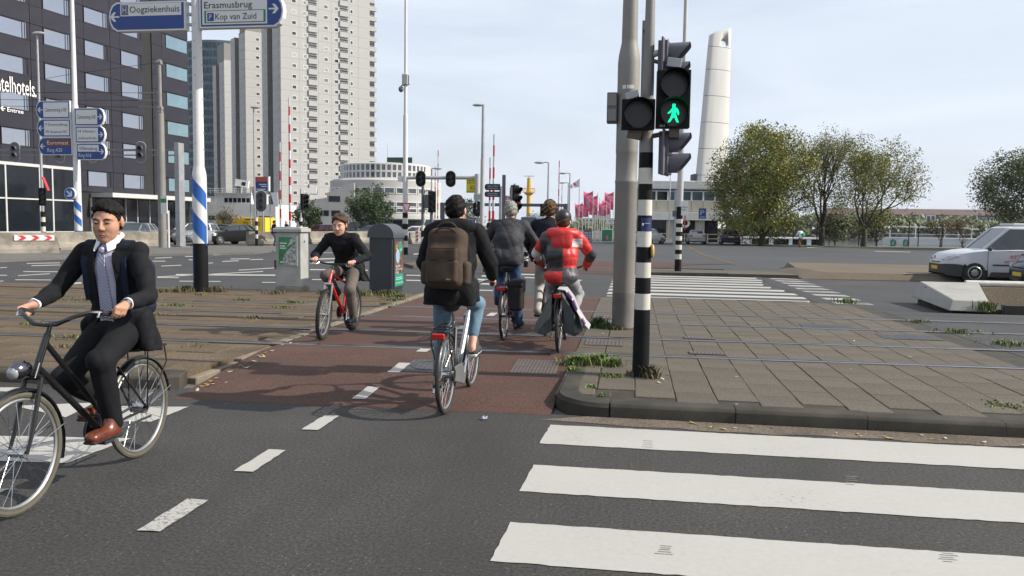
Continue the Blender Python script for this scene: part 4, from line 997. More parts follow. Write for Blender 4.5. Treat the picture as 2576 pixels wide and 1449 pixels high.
text('Oogziekenhuis', b1, (Xs(392), yb-.013, z4(22.5)), (1, 0, 0), (0, 0, 1), m_ink, 133*k4, .135)
arrow(b1, (Xs(284), yb-.007, z4(40)), (-1, 0, 0), (0, 0, 1), .22, m_sw, .003, .2)
b2 = board(bp_, Xs(510), Xs(727), z4(74), z4(-6), yb, 1, m_blue)
pan2(b2, Xs(518), Xs(686), z4(66), z4(0), yb-.006, m_sw)
text('Erasmusbrug', b2, (Xs(586), yb-.013, z4(17)), (1, 0, 0), (0, 0, 1), m_ink, 124*k4, .135)
pan2(b2, Xs(524), Xs(682), z4(62), z4(31), yb-.011, m_green); pan2(b2, Xs(529), Xs(677), z4(60), z4(33), yb-.015, m_sw)
pan2(b2, Xs(532), Xs(549), z4(57), z4(37), yb-.019, m_blue); text('P', b2, (Xs(540.5), yb-.025, z4(47)), (1, 0, 0), (0, 0, 1), m_sw, .06, .11)
text('Kop van Zuid', b2, (Xs(606), yb-.02, z4(46.5)), (1, 0, 0), (0, 0, 1), m_ink, 106*k4, .125)
arrow(b2, (Xs(703), yb-.007, z4(30)), (1, 0, 0), (0, 0, 1), .22, m_sw, .003, .2)
q = MB(); [q.box((x, 0, z4(y)), (.1, .1, .05)) for y in (10, 36, 62) for x in (-.12, .12)]; q.build('clamp', m_galv, bp_, 0)

# ---- second sign pole with six boards
p5 = B(199, 620, 44); d5 = dep(p5); z5 = lambda y: ZZ(195, y, d5); k5 = d5/2000
dp = thing('direction_sign_pole', 'farther white pole with blue spiral foot carrying six direction boards', 'signpost', p5)
Xd = lambda x: (x-193)*k5
q = MB(); q.lathe([(.2, 0), (.2, z5(540)), (.19, z5(500)), (.17, z5(270)), (.13, z5(262)), (.1, z5(0)), (.09, 15)], 20); q.build('pole', m_pwh, dp, 40)
pole(dp, [(0, z5(580), .205, .205, m_sblue)])
for zc_ in (z5(545), z5(510)):
    q = MB(); n_ = 16
    for i in range(n_+1):
        a = -math.pi*.5+math.pi*i/n_; q.v += [(.203*math.sin(a), -.203*math.cos(a), zc_+.22-.6*i/n_-.2), (.203*math.sin(a), -.203*math.cos(a), zc_+.22-.6*i/n_+.2)]
    q.f = [(2*i, 2*i+2, 2*i+3, 2*i+1) for i in range(n_)]; q.m = [0]*n_; q.build('spiral_stripe', m_sblue, dp, 60)
for (x0, x1, y0, y1, tip, lines, lower, fc) in ((94, 187, 255, 300, -1, ['Centrumring s100'], None, m_sw), (199, 279, 274, 318, 1, ['Centrumring s100'], None, m_sw), (95, 188, 301, 346, -1, ['P Erasmusbrug', 'PR Erasmus MC'], None, m_sw), (200, 280, 319, 361, 1, ['H Haven-', '   ziekenhuis'], None, m_sw), (98, 190, 347, 391, -1, ['Euromast'], 'Ring A20', m_brown), (202, 281, 362, 403, 1, ['Willemsbrug'], 'Ring A16', m_sw)):
    yy = -.25; b = board(dp, Xd(x0), Xd(x1), z5(y1), z5(y0), yy, tip, m_blue)
    h_ = z5(y0)-z5(y1); w_ = Xd(x1)-Xd(x0); a, c = (Xd(x0)+.45, Xd(x1)-.09) if tip < 0 else (Xd(x0)+.09, Xd(x1)-.4)
    zl = z5(y1)+.09 if not lower else z5(y1)+h_*.5
    pan2(b, a, c, zl, z5(y0)-.09, yy-.006, fc)
    col_ = m_ink if fc is m_sw else m_sw; n_ = len(lines)
    for i, t_ in enumerate(lines): text(t_, b, ((a+c)/2, yy-.012, z5(y0)-.09-(z5(y0)-.09-zl)*(i+.5)/n_), (1, 0, 0), (0, 0, 1), col_, (c-a)*.86, .2 if n_ == 1 else .15)
    if lower: text(lower, b, ((a+c)/2-.2, yy-.012, z5(y1)+h_*.28), (1, 0, 0), (0, 0, 1), m_sw, (c-a)*.6, .2)
    arrow(b, (Xd(x0)+.25 if tip < 0 else Xd(x1)-.24, yy-.007, (z5(y0)+z5(y1))/2), (tip, 0, 0), (0, 0, 1), .3, m_sw, .003, .22)
rs = thing('keep_right_sign', 'round blue sign with pale arrow pointing down right on the farther pole', 'traffic sign', p5+Vector((Xd(183), -.35, z5(488))))
q = MB(); q.cyl((0, 0, 0), (0, .15, 0), .33, .33, 28); q.build('rim', m_sw, rs, 40); q = MB(); q.cyl((0, -.01, 0), (0, .0, 0), .3, .3, 28); q.build('disc', m_sblue, rs, 40)
arrow(rs, (0, -.012, 0), (.7, 0, -.7), (.7, 0, .7), .42, m_sw, .004, .3)

# ---- far lamp, tram mast, square gantry with signals
def lamp(name, label, px, ptop, d, side, r=.07, armlen=.8, foot=False, m=None, head=None, gr='street lamps'):
    b = B(px, ptop, d); z = ZZ(px, ptop, d); t = thing(name, label, 'street lamp', b, 0, gr)
    pole(t, [(0, z, r, r*.6, m or m_galv)], n=10)
    q = MB(); q.tube([(0, 0, z-.02), (side*armlen*.5, 0, z+.03), (side*armlen, 0, z)], r*.5, 6); q.build('arm', m or m_galv, t)
    q = MB(); q.ell((side*(armlen+.25), 0, z-.0), (.45, .16, .11), 10); q.build('lantern', m_lgrey, t)
    return t
t = lamp('street_lamp', 'grey street lamp before the dark hotel with flat lantern', 93, 84, 50, .3, .1, .1)
z6 = lambda y: ZZ(100, y, 50)
bands(t, [0, z6(583), z6(570), z6(558), z6(546), z6(532)], .14, .13, 0)
sgq = thing('signal_post', 'low signal with red strip on the grey lamp by the hotel', 'traffic light', B(113, 500, 49.6)+Vector((0, 0, z6(520))), 0)
signal(sgq, (0, -.2, .6), .4, .4, 1.1, [(.3, None), (0, None), (-.3, None)], .15, .13, .15); q = MB(); q.box((.25, -.2, 1.4), (.05, .2, .9), rot=Matrix.Rotation(-.4, 3, 'Y')); q.build('red_edge', m_sred, sgq, 0)
p7 = G(410, 627, .0); d7 = dep(p7); z7 = lambda y: ZZ(405, y, d7)
t = thing('tram_mast', 'grey stepped tram mast at the left pavement with insulators', 'mast', p7); pole(t, [(0, z7(285), .23, .2, m_pgrey), (z7(285), z7(150), .12, .1, m_pgrey)])
q = MB(); [q.tube([(0, 0, z7(y)), (-1.3, 0, z7(y-1))], .04, 6) for y in (234, 253, 270)]; [q.cyl((-.14, 0, z7(y)), (.14, 0, z7(y)), .13, .13, 8) for y in (157, 282, 272)]; q.build('insulator', m_pgrey, t)
q = MB(); [q.tube([(-1.3, 0, z7(y-1)), (-9, 0, z7(y-6)), (-18, 0, z7(y-16))], .012, 4) for y in (234, 253, 270)]; q.tube([(0, 0, z7(157)), (-9, 4, z7(150)), (-18, 9, z7(138))], .012, 4); q.build('wire', m_black, t)
q = MB(); q.box((.32, -.3, z7(515)), (.36, .06, 1.0)); pb = q.build('notice', m_sw, t, 0); q = MB(); q.box((.32, -.335, z7(505)), (.36, .01, .22)); q.build('notice_head', m_green, pb, 0)
p8 = G(455, 621, 0); d8 = dep(p8); z8 = lambda y: ZZ(455, y, d8); k8 = d8/2000
gt = thing('signal_gantry', 'grey square gantry post with long double beam past the hotel', 'gantry', p8)
q = MB(); q.bb((-.16, -.3, 0), (.16, .3, z8(360))); q.build('post', m_galv, gt, 0, .02)
q = MB(); q.bb((-12.5, -.08, z8(380)), (.1, .08, z8(375))); q.bb((-12.5, -.06, z8(392)), (.1, .06, z8(389))); q.build('beam', m_pgrey, gt, 0)
q = MB(); q.box((0, 0, .03), (.7, .9, .06)); q.build('base_plate', m_pgrey, gt, 0)
for px in (355, 222, 130, 3): signal(gt, ((px-455)*k8, -.15, z8(383)), .15, .62, 1.25, [(.22, None), (-.2, None)], .2, .14, .2, oval=True, m=m_sigback)
q = MB(); q.cyl((0, 0, 0), (0, 0, 2.2), .06, None, 8); t = thing('bollard_post', 'thin white marker post between tram mast and gantry', 'post', G(425, 627, 0)); q.build('post', m_pwh, t)

# ---- camera lamp mast with overhead cycle of signals
p9 = G(1019, 640, 0); d9 = dep(p9); z9 = lambda y: ZZ(1019, y, d9); k9 = d9/2000
cm = thing('camera_mast', 'tall white mast with camera box and banded foot left of centre', 'mast', p9)
bands(cm, [0, z9(622), z9(606), z9(592), z9(577), z9(563), z9(548), z9(535)], .15, .14, 0); pole(cm, [(z9(535), z9(290), .135, .12, m_pwh), (z9(290), z9(-60), .09, .07, m_pwh)])
q = MB(); q.box((0, -.05, z9(201)), (.3, .3, .55)); q.box((.2, 0, z9(201)), (.06, .2, .5)); q.build('camera_box', m_lgrey, cm, 0, .02)
q = MB(); q.ell((-.22, -.1, z9(225)), (.14, .14, .16), 12); q.tube([(0, 0, z9(215)), (-.22, -.05, z9(215)), (-.22, -.1, z9(222))], .03, 6); q.build('dome_camera', m_sigback, cm)
q = MB(); q.tube([(0, 0, z9(447)), (181*k9, 0, z9(446))], .1, 10); q.tube([(183*k9, 0, z9(437)), (183*k9, 0, z9(525))], .14, 12); q.build('beam', m_lgrey, cm); q = MB(); q.box((-.28, 0, z9(450)), (.22, .2, .3)); q.build('box', m_sw, cm, 0)
for px in (1061, 1137): signal(cm, ((px-1019)*k9, -.2, z9(450)), 0, .52, .82, [(.12, None), (-.14, None)], .1, .11, .16, oval=True)
bn = thing('yellow_banner', 'yellow cloth banner lettered TATTO BOB under the signal beam', 'banner', p9+Vector((169*k9, -.06, z9(484))))
hb = z9(450)-z9(484); q = MB(); q.box((0, 0, hb/2), (25*k9, .03, hb)); q.build('cloth', M('banner_yellow', (.62, .5, .02), .7, 0, .08, 2), bn, 0)
text('TATTO', bn, (0, -.02, hb*.8), (1, 0, 0), (0, 0, 1), m_ink, 23*k9, .22); text('BOB', bn, (.1, -.02, hb*.38), (1, 0, 0), (0, 0, 1), m_ink, 14*k9, .22); text('Erasmusbrug', bn, (0, -.02, hb*.1), (1, 0, 0), (0, 0, 1), m_ink, 22*k9, .08)
p10 = B(1212, 620, d9-1); z10 = lambda y: ZZ(1212, y, d9-1)
t = thing('street_lamp', 'slim grey street lamp right of the yellow banner', 'street lamp', p10, 0, 'street lamps'); pole(t, [(0, z10(400), .13, .11, m_lgrey), (z10(400), z10(263), .09, .07, m_galv)], n=12)
q = MB(); q.tube([(0, 0, z10(264)), (-.1, 0, z10(262)), (-.3, 0, z10(263))], .04, 6); q.ell((-.28, 0, z10(264)), (.3, .14, .08), 10); q.build('lantern', m_lgrey, t)
sgx = thing('cycle_signal', 'oval backed signal hanging low under a small white notice', 'traffic light', B(1203, 526, d9-.5)+Vector((0, 0, ZZ(1203, 600, d9)))); zl = ZZ(1203, 526, d9)-ZZ(1203, 600, d9)
signal(sgx, (0, -.2, zl), 0, .5, .8, [(.13, None), (-.14, None)], .1, .11, .16, oval=True); q = MB(); q.bb((-.04, -.02, -.6), (.04, .06, zl+.8)); q.build('post', m_galv, sgx, 0); q = MB(); q.box((0, -.2, zl+.62), (.42, .03, .36)); n_ = q.build('notice', m_sw, sgx, 0); text('Nog een\nhoor d', n_, (0, -.22, zl+.62), (1, 0, 0), (0, 0, 1), m_ink, .34, .08)
ys2 = thing('yield_sign', 'small red edged give way triangle pointing down on the camera mast', 'traffic sign', p9+Vector((.14, -.2, z9(525))))
for sc2, m, y in ((1, m_sred, 0), (.68, m_sw, -.012)): q = MB(); q.prism([(.26*sc2*x, y, .3*sc2*z+(.03 if sc2 < 1 else 0)) for x, z in ((-1, 1), (1, 1), (0, -1))], (0, -.008, 0), (0, .0, 0)); q.build('face' if sc2 < 1 else 'rim', m, ys2, 0)
for i, (px, yt, lab, d) in enumerate(((1064, 458, 'dark signal post with cabinet between mast and rider', 46), (1086, 480, 'dark post carrying a three lens signal facing right', 44), (838, 0, '', 0))):
    if not lab: continue
    b = B(px, yt, d); z = lambda y: ZZ(px, y, d); t = thing('signal_post', lab, 'traffic light', b)
    bands(t, [0, z(612), z(596), z(580), z(566)], .11, .1, 0); pole(t, [(z(566), z(yt), .1, .08, m_sigback)], n=12)
    if i == 0: q = MB(); q.box((.28, 0, z(507)), (.3, .3, .8)); q.tube([(0, 0, z(485)), (.3, 0, z(478)), (.5, 0, z(490))], .03, 6); q.tube([(0, 0, z(525)), (.3, 0, z(528)), (.5, 0, z(520))], .03, 6); q.build('cabinet', m_sigback, t, 0)
    else: signal(t, (.06, -.15, z(508)), .5, .4, 1.15, [(.34, None), (0, None), (-.34, None)], .2, .13, .18)
lamp('street_lamp', 'slim lamp in front of the tallest tower block', 638, 270, 62, .35, .08, .2)
lamp('street_lamp', 'street lamp with lantern to the left before the yellow bridge tower', 1380, 409, 66, -1, .1, .5)
lamp('street_lamp', 'taller of two twin lamps near the white flag', 1434, 436, 84, -1, .1, .5)
lamp('street_lamp', 'shorter of two twin lamps near the white flag', 1430, 460, 96, -1, .1, .5)
lamp('street_lamp', 'distant lamp beside the round building with lantern to the right', 1086, 424, 80, 1, .1, .4)
# ---- red and white raised bridge barriers
def boom(label, px, y0, y1, d, w=.16):
    b = B(px, y0, d); t = thing('bridge_barrier', label, 'barrier boom', b, 0, 'raised red and white barrier booms')
    z0, z1 = 0.3, ZZ(px, y1, d); n_ = max(8, int((z1-z0)/.75)); q0 = MB(); q0.box((0, 0, .5), (.5, .5, 1.0)); q0.build('housing', m_sigback, t, 0)
    for i in range(n_):
        a, c = z0+(z1-z0)*i/n_, z0+(z1-z0)*(i+1)/n_; ww = w*(1-.45*i/n_); q = MB(); q.box((0, 0, (a+c)/2), (ww, ww, c-a)); q.build('band', (m_sred, m_sw)[i % 2], t, 0)
for a in (('thinner barrier boom left of the tower with its pair', 706, 580, 358, 70, .14), ('thicker tall barrier boom against the tallest tower block', 730, 570, 246, 70, .19), ('far barrier boom beside the round building, shorter one', 1094, 580, 418, 92, .13), ('far barrier boom beside the round building, taller one', 1101, 580, 378, 92, .14),
    ('shorter of two booms behind the grey haired rider', 1231, 590, 396, 60, .16), ('taller of two booms behind the grey haired rider', 1240, 590, 338, 58, .17), ('distant tall boom left of the pink flags', 1405, 520, 404, 88, .15), ('distant short boom left of the pink flags', 1413, 520, 464, 110, .13)): boom(*a)
# ---- beam across the road, yellow bridge tower
b = B(1266, 515, 78); z = lambda y: ZZ(1266, y, 78); k = 78/2000; t = thing('overhead_beam', 'dark grey overhead beam spanning the road on two posts', 'gantry', b)
q = MB(); q.bb((-158*k, -.2, z(519)), (158*k, .2, z(511.5))); q.build('beam', m_sigback, t, 0)
for s in (-156, 156): q = MB(); q.bb((s*k-.2, -.15, 0), (s*k+.2, .15, z(511))); q.build('post', m_sigback, t, 0)
for s in (-128, -60, 20, 100): signal(t, (s*k, -.3, z(528)), 0, .45, 1.2, [(.33, None), (0, None), (-.33, None)], .2, .12, .15)
b = B(1330, 515, 150); z = lambda y: ZZ(1330, y, 150); t = thing('bridge_tower', 'yellow steel mast tower with round railed platform and radar bar', 'tower', b); m_yt = M('tower_yellow', (.55, .33, .03), .6, 0, .1, .8)
pole(t, [(-2, z(486), .42, .4, m_yt), (z(479), z(448), .42, .36, m_yt)], n=14); q = MB(); q.lathe([(.5, z(491)), (1.0, z(485)), (1.0, z(483.5)), (.5, z(483.5)), (.5, z(479))], 20); q.build('platform', m_yt, t, 30)
q = MB(); [q.cyl((1.15*math.cos(a), 1.15*math.sin(a), z(485)), (1.15*math.cos(a), 1.15*math.sin(a), z(474)), .04, None, 4) for a in np.arange(0, 6.3, .52)]; q.tube([(1.15*math.cos(a), 1.15*math.sin(a), z(474)) for a in np.arange(0, 6.2, .4)], .04, 4, True); q.build('railing', m_yt, t); q = MB(); q.box((0, 0, z(443)), (2.0, .2, .12)); q.cyl((0, 0, z(448)), (0, 0, z(443)), .1); q.build('radar', m_sw, t, 0)

# ---- cluster of direction signs behind the grey haired rider
b = B(1259, 600, 40); z = lambda y: ZZ(1259, y, 40); k = 40/2000
t = thing('direction_sign_pole', 'grey pole with two dark navy boards pointing left', 'signpost', b); pole(t, [(0, z(469), .11, .09, m_galv)])
for y0, y1 in ((463, 479), (482, 496)): bd = board(t, -41*k, -2*k, z(y1), z(y0), -.12, -1, m_navy, rim=m_navy, th=.06); [text(s_, bd, (-20*k, -.13, z(y0)-(z(y0)-z(y1))*f), (1, 0, 0), (0, 0, 1), m_sw, .5, .06, depth=.008) for s_, f in (('Nieuwe Maas', .35), ('Centrum', .68))]
b = B(1293, 600, 43); z = lambda y: ZZ(1293, y, 43); k = 43/2000
t = thing('direction_sign_pole', 'pole with stacked white boards and red arrow ends', 'signpost', b); pole(t, [(0, z(462), .08, .07, m_galv)])
bd = board(t, -12*k, 17*k, z(490), z(476), -.1, 1, m_sw, rim=m_sred, th=.05); text('Noordereiland', bd, (1*k, -.11, z(483)), (1, 0, 0), (0, 0, 1), m_sred, .36, .07, depth=.008)
for y in (498, 510, 522):
    bd = board(t, -26*k, -4*k, z(y+5.4), z(y-5.4), -.1, -1, m_sw, rim=m_sred, th=.05); pan2(bd, -26*k+.1, -19*k, z(y+4), z(y-4), -.108, m_sred); pan2(bd, -17*k, -6*k, z(y+1.5), z(y-1.5), -.108, m_navy)
    bd = board(t, 4*k, 17*k, z(y+5.4), z(y-5.4), -.1, 1, m_sw, rim=m_sred, th=.05); pan2(bd, 10*k, 15*k, z(y+4), z(y-4), -.108, m_sred)
b = B(1266, 600, 37); z = lambda y: ZZ(1266, y, 37); k = 37/2000
t = thing('signal_post', 'tall flat topped grey post with signal turned right', 'traffic light', b); bands(t, [0, z(660), z(645), z(630), z(615), z(560)], .12, .12, 0); q = MB(); q.box((0, 0, (z(440)+z(560))/2), (.15, .12, z(440)-z(560))); q.build('post', m_sigback, t, 0)
signal(t, (28*k, 0, z(500)), 1.1, .4, 1.25, [(.38, None), (0, None), (-.38, None)], .2, .15, .25); q = MB(); q.box((18*k, .06, z(497)), (.05, .5, 1.0), rz=.3); q.build('backboard', m_lgrey, t, 0)
b = B(1187, 600, 39); 
t = thing('blue_notice', 'blue upright information plate on a thin post behind the rider', 'sign', G(1187, 655)); dd = dep(t.location); k = dd/2000; z = lambda y: ZZ(1187, y, dd); q = MB(); q.bb((-7*k, -.03, z(569)), (7*k, .03, z(549))); pb = q.build('plate', m_blue, t, 0); q = MB(); [q.bb((-5*k, -.036, z(y+1)), (5*k, -.03, z(y))) for y in (552, 556, 560, 564)]; q.build('print', m_sw, pb, 0); pole(t, [(0, z(569), .04, .04, m_galv)], n=8)
b = B(1320, 600, 44); t = thing('black_post', 'banded crossing post between the two groups of riders', 'post', G(1323, 672)); bands(t, [0, .25, .42, .6, .78, .95, 1.1], .09, .085, 0)

# ---- electrical cabinet and advertising kiosk by the tracks
p = G(692, 732, .1); t = thing('control_cabinet', 'pale grey electrical cabinet with green poster on its door', 'cabinet', p); k = dep(p)/2000
w_ = 70*k; hcab = 1.42; m_cab = M('cabinet_grey', (.38, .39, .375), .6, 0, .08, 1.5, .1, 30, dirt=(.24, .24, .22))
q = MB(); q.bb((0, 0, 0), (w_, .46, .1)); q.build('plinth', m_conc, t, 0, .008)
q = MB(); q.bb((.015, .015, .1), (w_-.015, .445, hcab-.1)); q.build('case', m_cab, t, 0, .012)
q = MB(); q.prism([(-.03, -.04, hcab-.1), (w_+.03, -.04, hcab-.1), (w_+.03, .49, hcab-.1), (-.03, .49, hcab-.1)], (0, 0, 0), (0, 0, .085)); q.box((w_/2, .22, hcab), (w_-.02, .45, .04)); q.build('lid', m_cab, t, 0, .012)
q = MB(); q.bb((.07, -.006, .57), (w_-.09, .015, 1.24)); pf = q.build('poster_frame', m_cab, t, 0, .004)
q = MB(); q.bb((.1, -.012, .6), (w_-.12, -.006, 1.21)); q.build('poster', M('poster_green', (.03, .2, .07), .4, 0, .4, 9), pf, 0)
q = MB(); q.prism([(.22, -.013, .6), (w_-.12, -.013, .6), (w_-.12, -.013, 1.1), (.24, -.013, .84), (.2, -.013, .72)], (0, 0, 0), (0, .002, 0)); q.prism([(w_-.32, -.013, 1.0), (w_-.12, -.013, 1.12), (w_-.12, -.013, 1.21), (w_-.22, -.013, 1.21)], (0, 0, 0), (0, .002, 0)); q.build('poster_photo', M('poster_grey', (.3, .3, .3), .4, 0, 1.2, 14), pf, 0)
q = MB(); [q.bb((.13, -.0135, z_), (.13+l_, -.012, z_+.028)) for z_, l_ in ((1.06, .16), (1.0, .12), (.95, .14), (.64, .08))]; q.build('poster_print', m_sw, pf, 0)
q = MB(); q.bb((.0, -.03, .5), (.025, .0, .7)); q.build('handle', m_black, t, 0, .005); q = MB(); q.cyl((w_, .2, 1.12), (w_+.01, .2, 1.12), .02, None, 10); q.build('lock', m_sigback, t)
p = G(929, 738, .1); t = thing('advertising_kiosk', 'dark barrel topped kiosk with colourful poster on its side', 'kiosk', p); k = dep(p)/2000; w_ = 60*k; dk = .8; hk = 1.28
m_kio = M('kiosk_anthracite', (.035, .04, .047), .5, .2, .15, 1.2, .08, 20)
q = MB(); q.bb((0, 0, 0), (w_, dk, hk)); q.build('case', m_kio, t, 0, .01)
arc = [(w_/2-(w_/2+.035)*math.cos(a), hk+.0+.26*math.sin(a)) for a in [math.pi*i/14 for i in range(15)]]
q = MB(); q.prism([(x, -.03, z) for x, z in arc]+[(w_+.035, -.03, hk-.05), (-.035, -.03, hk-.05)], (0, 0, 0), (0, dk+.06, 0)); q.build('barrel_roof', M('kiosk_roof', (.06, .066, .075), .5, .2, .12, 1.5), t, 30)
q = MB(); q.bb((w_, .04, .1), (w_+.03, dk-.03, hk-.06)); fr = q.build('poster_frame', m_kio, t, 0, .006)
xx = w_+.031
def side(y0, y1, z0, z1, m, e=.0, nm='poster'): q = MB(); q.bb((xx, y0, z0), (xx+.004+e, y1, z1)); return q.build(nm, m, fr, 0)
side(.09, dk-.08, .16, hk-.12, M('poster_city', (.12, .075, .05), .35, 0, .9, 7)); side(.09, dk-.08, .16, .42, M('poster_teal', (.01, .24, .17), .35), .002, 'poster_band'); 
q = MB(); q.ell((xx+.004, .3, .82), (.006, .15, .16), 14); q.build('poster_disc', M('poster_sky', (.28, .36, .5), .4), fr); q = MB(); q.ell((xx+.004, .5, 1.0), (.006, .12, .15), 14); q.build('poster_disc', M('poster_teal', (0, 0, 0)), fr)
for s_, z_, m, w2, h_ in (('PAAR AFTERNS\nWATCH THE WORLD\nDE BELLEN', .53, m_sw, .5, .05), ('FOOD\nMARKET', 1.02, m_yel, .16, .04), ('EDAM', .96, m_sw, .14, .045)): text(s_, fr, (xx+.009, .36 if z_ < .6 else (.2 if h_ == .04 else .5), z_), (0, 1, 0), (0, 0, 1), m, w2, h_)
side(.14, dk-.2, .34, .35, m_sw, .004, 'poster_line'); side(.14, dk-.16, .3, .31, m_sw, .004, 'poster_line'); side(.12, dk-.12, .22, .23, m_yel, .004, 'poster_line')

# ---- concrete crash barriers with a chevron board
def barrier(label, x0, y0, x1, y1, h, gr='concrete crash barriers'):
    a, b = G(x0, y0), G(x1, y1); L_ = (b-a).length; t = thing('crash_barrier', label, 'crash barrier', a, math.atan2(b.y-a.y, b.x-a.x), gr)
    q = MB(); q.prism([(0, -.3, .08), (0, -.28, .3), (0, -.13, .45), (0, -.1, h), (0, .1, h), (0, .13, .45), (0, .28, .3), (0, .3, .08)], (0, 0, 0), (L_, 0, 0)); q.build('block', m_conc, t, 0, .02)
    q = MB(); [q.bb((x, -.27, 0), (x+.9, .27, .1)) for x in (.1, L_*.4, L_-1.1)]; q.build('foot', m_conc, t, 0); return t, L_
bt, bl = barrier('nearest concrete barrier, with red and white chevron boards', -90, 644, 146, 641, 1.02)
for px0, px1 in ((50, 137), (-60, 15)):
    k = dep(G(90, 641))/2000; xa, xb = bl-(146-px0)*k, bl-(146-px1)*k
    q = MB(); q.bb((xa, -.16, .66), (xb, -.1, .9)); cb = q.build('chevron_board', m_sw, bt, 0); n_ = 3
    for i in range(n_):
        x = xb-.12-(xb-xa)*i/n_*.98; q = MB(); q.prism([(x-.3, -.165, .67), (x-.1, -.165, .67), (x+.06, -.165, .78), (x-.1, -.165, .89), (x-.3, -.165, .89), (x-.14, -.165, .78)], (0, 0, 0), (0, .004, 0)); q.build('chevron', m_sred, cb, 0)
for a in (('weathered concrete barrier behind the man in the suit', 140, 628, 270, 625, .95), ('concrete barrier section left of the grey tram mast', 274, 624.5, 403, 623, .95), ('short concrete barrier by the yellow container', 620, 617.5, 694, 617.5, .95), ('concrete barrier behind the rider of the red bicycle', 778, 613, 932, 611, .95), ('short concrete barrier right of the camera mast', 1030, 613, 1080, 612.5, .95)): barrier(*a)
t = thing('marker_post', 'red and white striped marker plate before the short barrier', 'marker', G(1049, 614)); q = MB(); q.bb((-.13, -.02, .15), (.13, .02, 1.35)); pl_ = q.build('plate', m_sw, t, 0)
for i in range(4): q = MB(); z_ = .2+i*.3; q.prism([(-.13, -.025, z_), (.13, -.025, z_+.14), (.13, -.025, z_+.28), (-.13, -.025, z_+.14)], (0, 0, 0), (0, .004, 0)); q.build('stripe', m_sred, pl_, 0)
pole(t, [(0, .2, .04, .04, m_galv)], n=8)
# ---- concrete ramp stone and wall on the right
t = thing('concrete_ramp_stone', 'grey wedge shaped concrete end block at the road edge', 'concrete block', (0, 0, 0)); A = [G(2296, 772, .05), G(2424, 791, .05), G(2455, 788, .05), G(2440, 765, .05)]
m_blk = M('block_concrete', (.29, .285, .265), .9, 0, .12, 2, .4, 45, .3); bx = [(6.33, 19.35, .15), (6.2, 16.75, .08), (7.0, 16.85, .06), (7.75, 19.3, .1)]; tp = [(6.5, 19.3, .5), (6.28, 16.8, .3), (6.98, 16.9, .28), (7.72, 19.25, .5)]
q = MB(); q.add(bx+tp, [(3, 2, 1, 0), (4, 5, 6, 7), (0, 1, 5, 4), (1, 2, 6, 5), (2, 3, 7, 6), (3, 0, 4, 7)]); q.build('block', m_blk, t, 0, .015)
q = MB(); q.box((6.43, 18.7, .36), (.02, .1, .1)); q.build('lifting_hole', m_black, t, 0); q = MB(); q.bb((6.4, 17.1, -.02), (7.4, 19.1, .1)); q.build('bedding', m_bed, t, 0)
t = thing('road_wall', 'low tan wall with pale coping tube at the right edge', 'wall', (0, 0, 0)); q = MB(); q.add([(7.6, 19.6, 0), (14, 19.8, 0), (14, 20.4, 0), (7.75, 20.4, 0), (7.75, 19.8, .36), (14, 20.0, .36), (14, 20.3, .36), (7.8, 20.3, .36)], [(3, 2, 1, 0), (4, 5, 6, 7), (0, 1, 5, 4), (1, 2, 6, 5), (2, 3, 7, 6), (3, 0, 4, 7)]); q.build('wall', m_tan, t, 0)
q = MB(); q.tube([(7.75, 20.05, .43), (14, 20.25, .43)], .075, 12); q.build('coping_tube', M('coping', (.5, .48, .44), .6), t, 40); q = MB(); q.slab([(7.3, 16.9), (14, 16.9), (14, 17.1), (7.3, 17.1)], 0, .2); q.build('kerb', m_kerb, t, 0)

# ---- flags
m_pink = M('flag_pink', (.68, .11, .22), .7, 0, .15, 1.5); m_flagw = M('flag_white', (.75, .72, .72), .7, 0, .05, 1)
def flag(px, ytop, yb0, yb1, d, w=1.3, text_='LUXOR', lab='', tilt=0, bare=False):
    b = B(px, ytop, d); z = lambda y: ZZ(px, y, d); t = thing('flagpole', lab, 'flagpole', b, 0, 'flagpoles by the water'); pole(t, [(0, z(ytop), .06, .04, m_lgrey)], n=8)
    if bare: return
    q = MB(); n_ = 10; q.v = []; zt, zb = z(yb0), z(yb1)
    for i in range(n_+1):
        f = i/n_
        for j in range(5): g = j/4; q.v.append((-.06-w*g+tilt*f, .12*math.sin(f*7+g*3), zt+(zb-zt)*f-(.25*math.sin(g*math.pi) if i in (0,) else 0)))
    q.f = [(i*5+j, i*5+j+1, i*5+j+6, i*5+j+5) for i in range(n_) for j in range(4)]; q.m = [0]*len(q.f); fl = q.build('flag', m_pink, t, 60)
    text(text_, fl, (-.06-w*.5+tilt*.4, -.16, (zt+zb)/2-.1), (0, 0, 1), (-1, 0, 0), m_flagw, (zt-zb)*.62, w*.34)
fd = 108
for px, yt, y0, y1, lab in ((1466, 509, 511, 548, 'pink flag hanging lowest at the left end of the flag row'), (1481, 503, 510, 546, 'second small pink flag from the left of the row'), (1492, 479, 481, 532, 'tall pink flag left of centre in the row'), (1504, 484, 491, 541, 'pink flag half behind the tall left one'), (1526, 505, 508, 543, 'small pink flag near the thick mast'), (1535, 500, 502, 540, 'middle pink flag near the thick mast'), (1544, 482, 483, 528, 'tall pink flag closest to the thick mast')): flag(px, yt, y0, y1, fd+(px % 7)*1.5, 1.05 if y1-y0 < 45 else 1.25, lab=lab, tilt=.1)
for px, yt in ((1449, 540), (1456, 536), (1474, 520), (1498, 495), (1509, 498), (1514, 506), (1519, 500), (1530, 515), (1445, 545), (1380, 546), (1372, 548), (1365, 550)): flag(px, yt, 0, 0, 118, lab='bare pale flagpole among the row by the water', bare=True)
b = B(1458, 450, 100); z = lambda y: ZZ(1458, y, 100); t = thing('flagpole', 'flagpole with a waving white flag bearing a pink emblem', 'flagpole', b, 0, 'flagpoles by the water'); pole(t, [(0, z(449), .06, .04, m_lgrey)], n=8)
